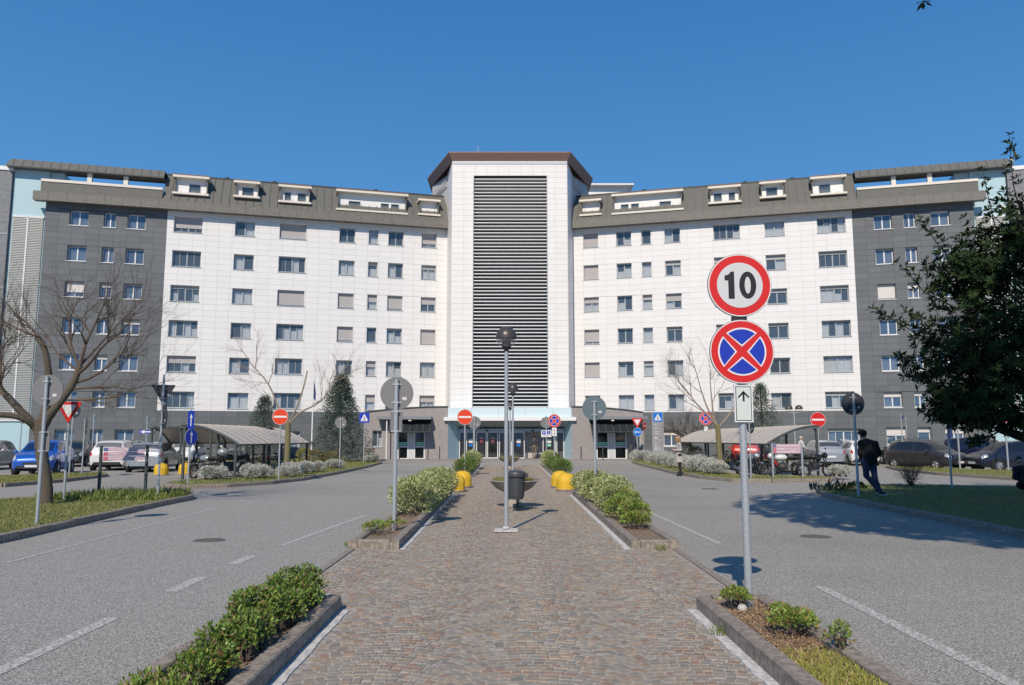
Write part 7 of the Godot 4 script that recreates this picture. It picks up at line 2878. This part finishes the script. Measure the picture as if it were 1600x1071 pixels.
func build_people() -> void:
	var skin_c := Color(.50, .31, .22)
	# woman in a pale coat, side on, looking at what she holds; facing left
	var t := thing("person", "person in a pale grey belted coat and black boots looking at a phone", "person", at(7.2, 34.2))
	var out := MB.new()
	var coat := Color(.42, .39, .37)
	var blk := Color(.02, .02, .022)
	var j := {"pelvis": Vector3(.0, .92, 0), "waist": Vector3(0, 1.06, 0), "chest": Vector3(-.01, 1.26, 0), "neck": Vector3(-.03, 1.45, 0),
		"l_shoulder": Vector3(-.01, 1.36, .16), "r_shoulder": Vector3(-.01, 1.36, -.16), "l_elbow": Vector3(.03, 1.10, .20), "r_elbow": Vector3(.03, 1.10, -.20), "l_wrist": Vector3(-.20, 1.10, .10), "r_wrist": Vector3(-.20, 1.12, -.09),
		"l_hip": Vector3(0, .9, .09), "r_hip": Vector3(0, .9, -.09), "l_knee": Vector3(.0, .5, .09), "r_knee": Vector3(.02, .5, -.08), "l_ankle": Vector3(.03, .09, .09), "r_ankle": Vector3(.06, .09, -.08), "l_toe": Vector3(-.12, .04, .10), "r_toe": Vector3(-.09, .04, -.09)}
	var bones := body_bones(j, coat, blk, blk, .93)
	skin(bones, .018, .04, out)
	head(out, Vector3(-.04, 1.44, 0), Vector3(-1, -.35, 0), Vector3(-.28, .96, 0).normalized(), skin_c, .95)
	hand(out, Vector3(-.20, 1.10, .10), Vector3(-1, .15, -.5), Vector3(0, .6, -.8), skin_c, .5)
	hand(out, Vector3(-.20, 1.12, -.09), Vector3(-1, .15, .5), Vector3(0, .6, .8), skin_c, .5)
	obj("body", out, M.cloth, t)
	var b := MB.new()
	skin([[Vector3(-.05, 1.58, 0), Vector3(-.09, 1.62, 0), .105, .095, Color.WHITE], [Vector3(-.02, 1.56, 0), Vector3(.0, 1.47, 0), .10, .075, Color.WHITE], [Vector3(-.05, 1.57, .06), Vector3(-.06, 1.48, .08), .06, .04, Color.WHITE], [Vector3(-.05, 1.57, -.06), Vector3(-.06, 1.48, -.08), .06, .04, Color.WHITE]], .012, .03, b)
	obj("hair", b, mat("hair_blond", lin(.34, .20, .08), .6), t)
	b = MB.new()
	# skirt of the coat, with shallow folds and a clean hem
	for i in 28:
		var q := []
		for e in [[i, 0], [i + 1, 0], [i + 1, 1], [i, 1]]:
			var w: float = TAU * e[0] / 28.0
			var rr := (.205 if e[1] == 0 else .148) + (.012 * sin(w * 7.0) if e[1] == 0 else 0.0)
			q.append(Vector3(cos(w) * rr * .92, .60 if e[1] == 0 else 1.08, -sin(w) * rr))
		b.quad(q[0], q[1], q[2], q[3])
	obj("coat_skirt", b, mat("coat_grey", lin(.42, .39, .37), .9), t)
	b = MB.new()
	b.lathe(PackedVector2Array([Vector2(.150, 1.02), Vector2(.158, 1.03), Vector2(.156, 1.07), Vector2(.148, 1.08)]), 20, Vector3.ZERO, .95, 1.05)
	obj("belt", b, M.plastic_black, t)
	b = MB.new()
	b.box(-.36, -.27, 1.125, 1.14, -.055, .055)
	tag(obj("phone", b, mat("phone_red", lin(.45, .06, .05), .4)), "small red phone held by the person in the pale coat", "phone").position = at(7.2, 34.2)
	# man seen from behind, walking with crossed stride behind the dark sign
	t = thing("person", "person in black jacket, cap and blue jeans walking past the dark sign pole", "person", at(9.5, 21.2, .11))
	out = MB.new()
	var jeans := Color(.03, .045, .10)
	var jac := Color(.012, .012, .014)
	j = {"pelvis": Vector3(.02, .93, 0), "waist": Vector3(.03, 1.05, 0), "chest": Vector3(.02, 1.28, .02), "neck": Vector3(-.06, 1.47, -.02),
		"l_shoulder": Vector3(-.17, 1.38, 0), "r_shoulder": Vector3(.20, 1.36, .02), "l_elbow": Vector3(-.23, 1.12, .03), "r_elbow": Vector3(.29, 1.12, .06), "l_wrist": Vector3(-.17, .93, -.08), "r_wrist": Vector3(.22, .95, -.06),
		"l_hip": Vector3(-.08, .88, 0), "r_hip": Vector3(.11, .88, 0), "l_knee": Vector3(-.03, .52, -.10), "r_knee": Vector3(.14, .48, .02), "l_ankle": Vector3(.20, .14, .02), "r_ankle": Vector3(.22, .10, .12), "l_toe": Vector3(.24, .04, -.14), "r_toe": Vector3(.36, .05, .04)}
	bones = body_bones(j, jac, jeans, Color(.05, .05, .055), 1.08)
	bones.append([Vector3(.03, 1.15, .03), Vector3(.03, .97, .01), .185, .19, jac])
	bones.append([Vector3(.02, 1.30, .02), Vector3(.02, 1.1, .02), .17, .18, jac])
	skin(bones, .018, .045, out)
	head(out, Vector3(-.08, 1.47, -.02), Vector3(-.35, -.1, -1), Vector3(-.12, .99, -.05).normalized(), skin_c)
	hand(out, Vector3(-.17, .93, -.08), Vector3(.3, -.8, -.4), Vector3(1, 0, 0), skin_c, .4)
	hand(out, Vector3(.22, .95, -.06), Vector3(-.3, -.8, -.4), Vector3(-1, 0, 0), skin_c, .4)
	obj("body", out, M.cloth, t)
	b = MB.new()
	skin([[Vector3(-.10, 1.64, .0), Vector3(-.115, 1.66, -.05), .098, .094, Color.WHITE], [Vector3(-.12, 1.65, -.10), Vector3(-.15, 1.64, -.17), .06, .03, Color.WHITE]], .012, .02, b)
	obj("cap", b, mat("cap_black", lin(.012, .012, .013), .9), t)
	b = MB.new()
	for q in [j.l_ankle, j.r_ankle]:
		b.box(q.x - .02, q.x + .17, q.y - .09, q.y - .065, q.z - .1, q.z + .05)
	obj("shoe_sole", b, M.sign_white, t)
	# man walking in through the open doors
	t = thing("person", "person in dark jacket and khaki trousers walking in at the open doors", "person", at(1.72, 61.2, .062))
	out = MB.new()
	j = {"pelvis": Vector3(0, .92, 0), "waist": Vector3(0, 1.05, 0), "chest": Vector3(0, 1.28, 0), "neck": Vector3(0, 1.47, -.02),
		"l_shoulder": Vector3(-.19, 1.37, 0), "r_shoulder": Vector3(.19, 1.37, 0), "l_elbow": Vector3(-.27, 1.12, .04), "r_elbow": Vector3(.26, 1.1, .04), "l_wrist": Vector3(-.30, .90, -.08), "r_wrist": Vector3(.24, .88, -.05),
		"l_hip": Vector3(-.09, .88, 0), "r_hip": Vector3(.09, .88, 0), "l_knee": Vector3(-.10, .5, -.10), "r_knee": Vector3(.10, .48, .06), "l_ankle": Vector3(-.10, .09, -.06), "r_ankle": Vector3(.10, .10, .22), "l_toe": Vector3(-.10, .04, -.24), "r_toe": Vector3(.10, .04, .06)}
	bones = body_bones(j, Color(.05, .05, .06), Color(.17, .14, .10), Color(.03, .03, .03), 1.0)
	skin(bones, .022, .045, out)
	head(out, Vector3(0, 1.47, -.02), Vector3(0, 0, -1), Vector3.UP, skin_c)
	hand(out, j.l_wrist, Vector3(0, -1, -.2), Vector3(1, 0, 0), skin_c, .4)
	hand(out, j.r_wrist, Vector3(0, -1, -.2), Vector3(-1, 0, 0), skin_c, .4)
	obj("body", out, M.cloth, t)
	b = MB.new()
	skin([[Vector3(0, 1.63, .0), Vector3(0, 1.66, -.04), .095, .085, Color.WHITE]], .014, .02, b)
	obj("hair", b, mat("hair_dark", lin(.03, .025, .02), .7), t)
	# person by the open car door
	t = thing("person", "person with pale hair in white shirt standing behind the right information board", "person", at(16.9, 46.4))
	out = MB.new()
	j = {"pelvis": Vector3(0, .92, 0), "waist": Vector3(0, 1.05, 0), "chest": Vector3(.0, 1.28, 0), "neck": Vector3(.02, 1.47, 0),
		"l_shoulder": Vector3(0, 1.37, .19), "r_shoulder": Vector3(0, 1.37, -.19), "l_elbow": Vector3(.08, 1.12, .25), "r_elbow": Vector3(.1, 1.12, -.24), "l_wrist": Vector3(.25, 1.0, .2), "r_wrist": Vector3(.28, 1.02, -.18),
		"l_hip": Vector3(0, .88, .09), "r_hip": Vector3(0, .88, -.09), "l_knee": Vector3(.03, .5, .1), "r_knee": Vector3(0, .5, -.1), "l_ankle": Vector3(0, .09, .1), "r_ankle": Vector3(-.03, .09, -.1), "l_toe": Vector3(.15, .04, .11), "r_toe": Vector3(.12, .04, -.11)}
	bones = body_bones(j, Color(.62, .61, .60), Color(.04, .06, .14), Color(.03, .03, .03), 1.05)
	skin(bones, .022, .045, out)
	head(out, Vector3(.02, 1.47, 0), Vector3(1, 0, .2), Vector3.UP, skin_c)
	hand(out, j.l_wrist, Vector3(1, -.2, 0), Vector3(0, -1, 0), skin_c, .4)
	hand(out, j.r_wrist, Vector3(1, -.2, 0), Vector3(0, -1, 0), skin_c, .4)
	obj("body", out, M.cloth, t)
	b = MB.new()
	skin([[Vector3(.0, 1.64, 0), Vector3(.03, 1.66, 0), .096, .088, Color.WHITE]], .014, .02, b)
	obj("hair", b, mat("hair_grey", lin(.45, .42, .38), .7), t)
	# person crouching in the shade at the verge's end
	t = thing("person", "person in dark clothes sitting low in the shade under the evergreen", "person", at(14.35, 22.4, .11))
	out = MB.new()
	var drk := Color(.016, .017, .02)
	j = {"pelvis": Vector3(.05, .22, 0), "waist": Vector3(.05, .34, 0), "chest": Vector3(-.02, .56, .02), "neck": Vector3(-.06, .73, .03),
		"l_shoulder": Vector3(-.20, .64, .03), "r_shoulder": Vector3(.16, .64, .03), "l_elbow": Vector3(-.30, .42, .12), "r_elbow": Vector3(.24, .42, .12), "l_wrist": Vector3(-.20, .32, .28), "r_wrist": Vector3(.16, .34, .28),
		"l_hip": Vector3(-.08, .2, .02), "r_hip": Vector3(.16, .2, .02), "l_knee": Vector3(-.18, .42, .36), "r_knee": Vector3(.20, .42, .36), "l_ankle": Vector3(-.15, .06, .5), "r_ankle": Vector3(.2, .06, .5), "l_toe": Vector3(-.17, .04, .68), "r_toe": Vector3(.22, .04, .68)}
	bones = body_bones(j, drk, drk, drk, 1.1)
	skin(bones, .018, .045, out)
	head(out, Vector3(-.07, .73, .03), Vector3(-.4, -.3, 1), Vector3(-.1, .98, .1).normalized(), skin_c)
	hand(out, j.l_wrist, Vector3(.4, -.2, 1), Vector3(0, -1, 0), skin_c, .5)
	hand(out, j.r_wrist, Vector3(-.4, -.2, 1), Vector3(0, -1, 0), skin_c, .5)
	obj("body", out, M.cloth, t)
	b = MB.new()
	skin([[Vector3(-.08, .89, .01), Vector3(-.08, .92, .03), .096, .086, Color.WHITE]], .014, .02, b)
	obj("hair", b, M.hair_dark, t)
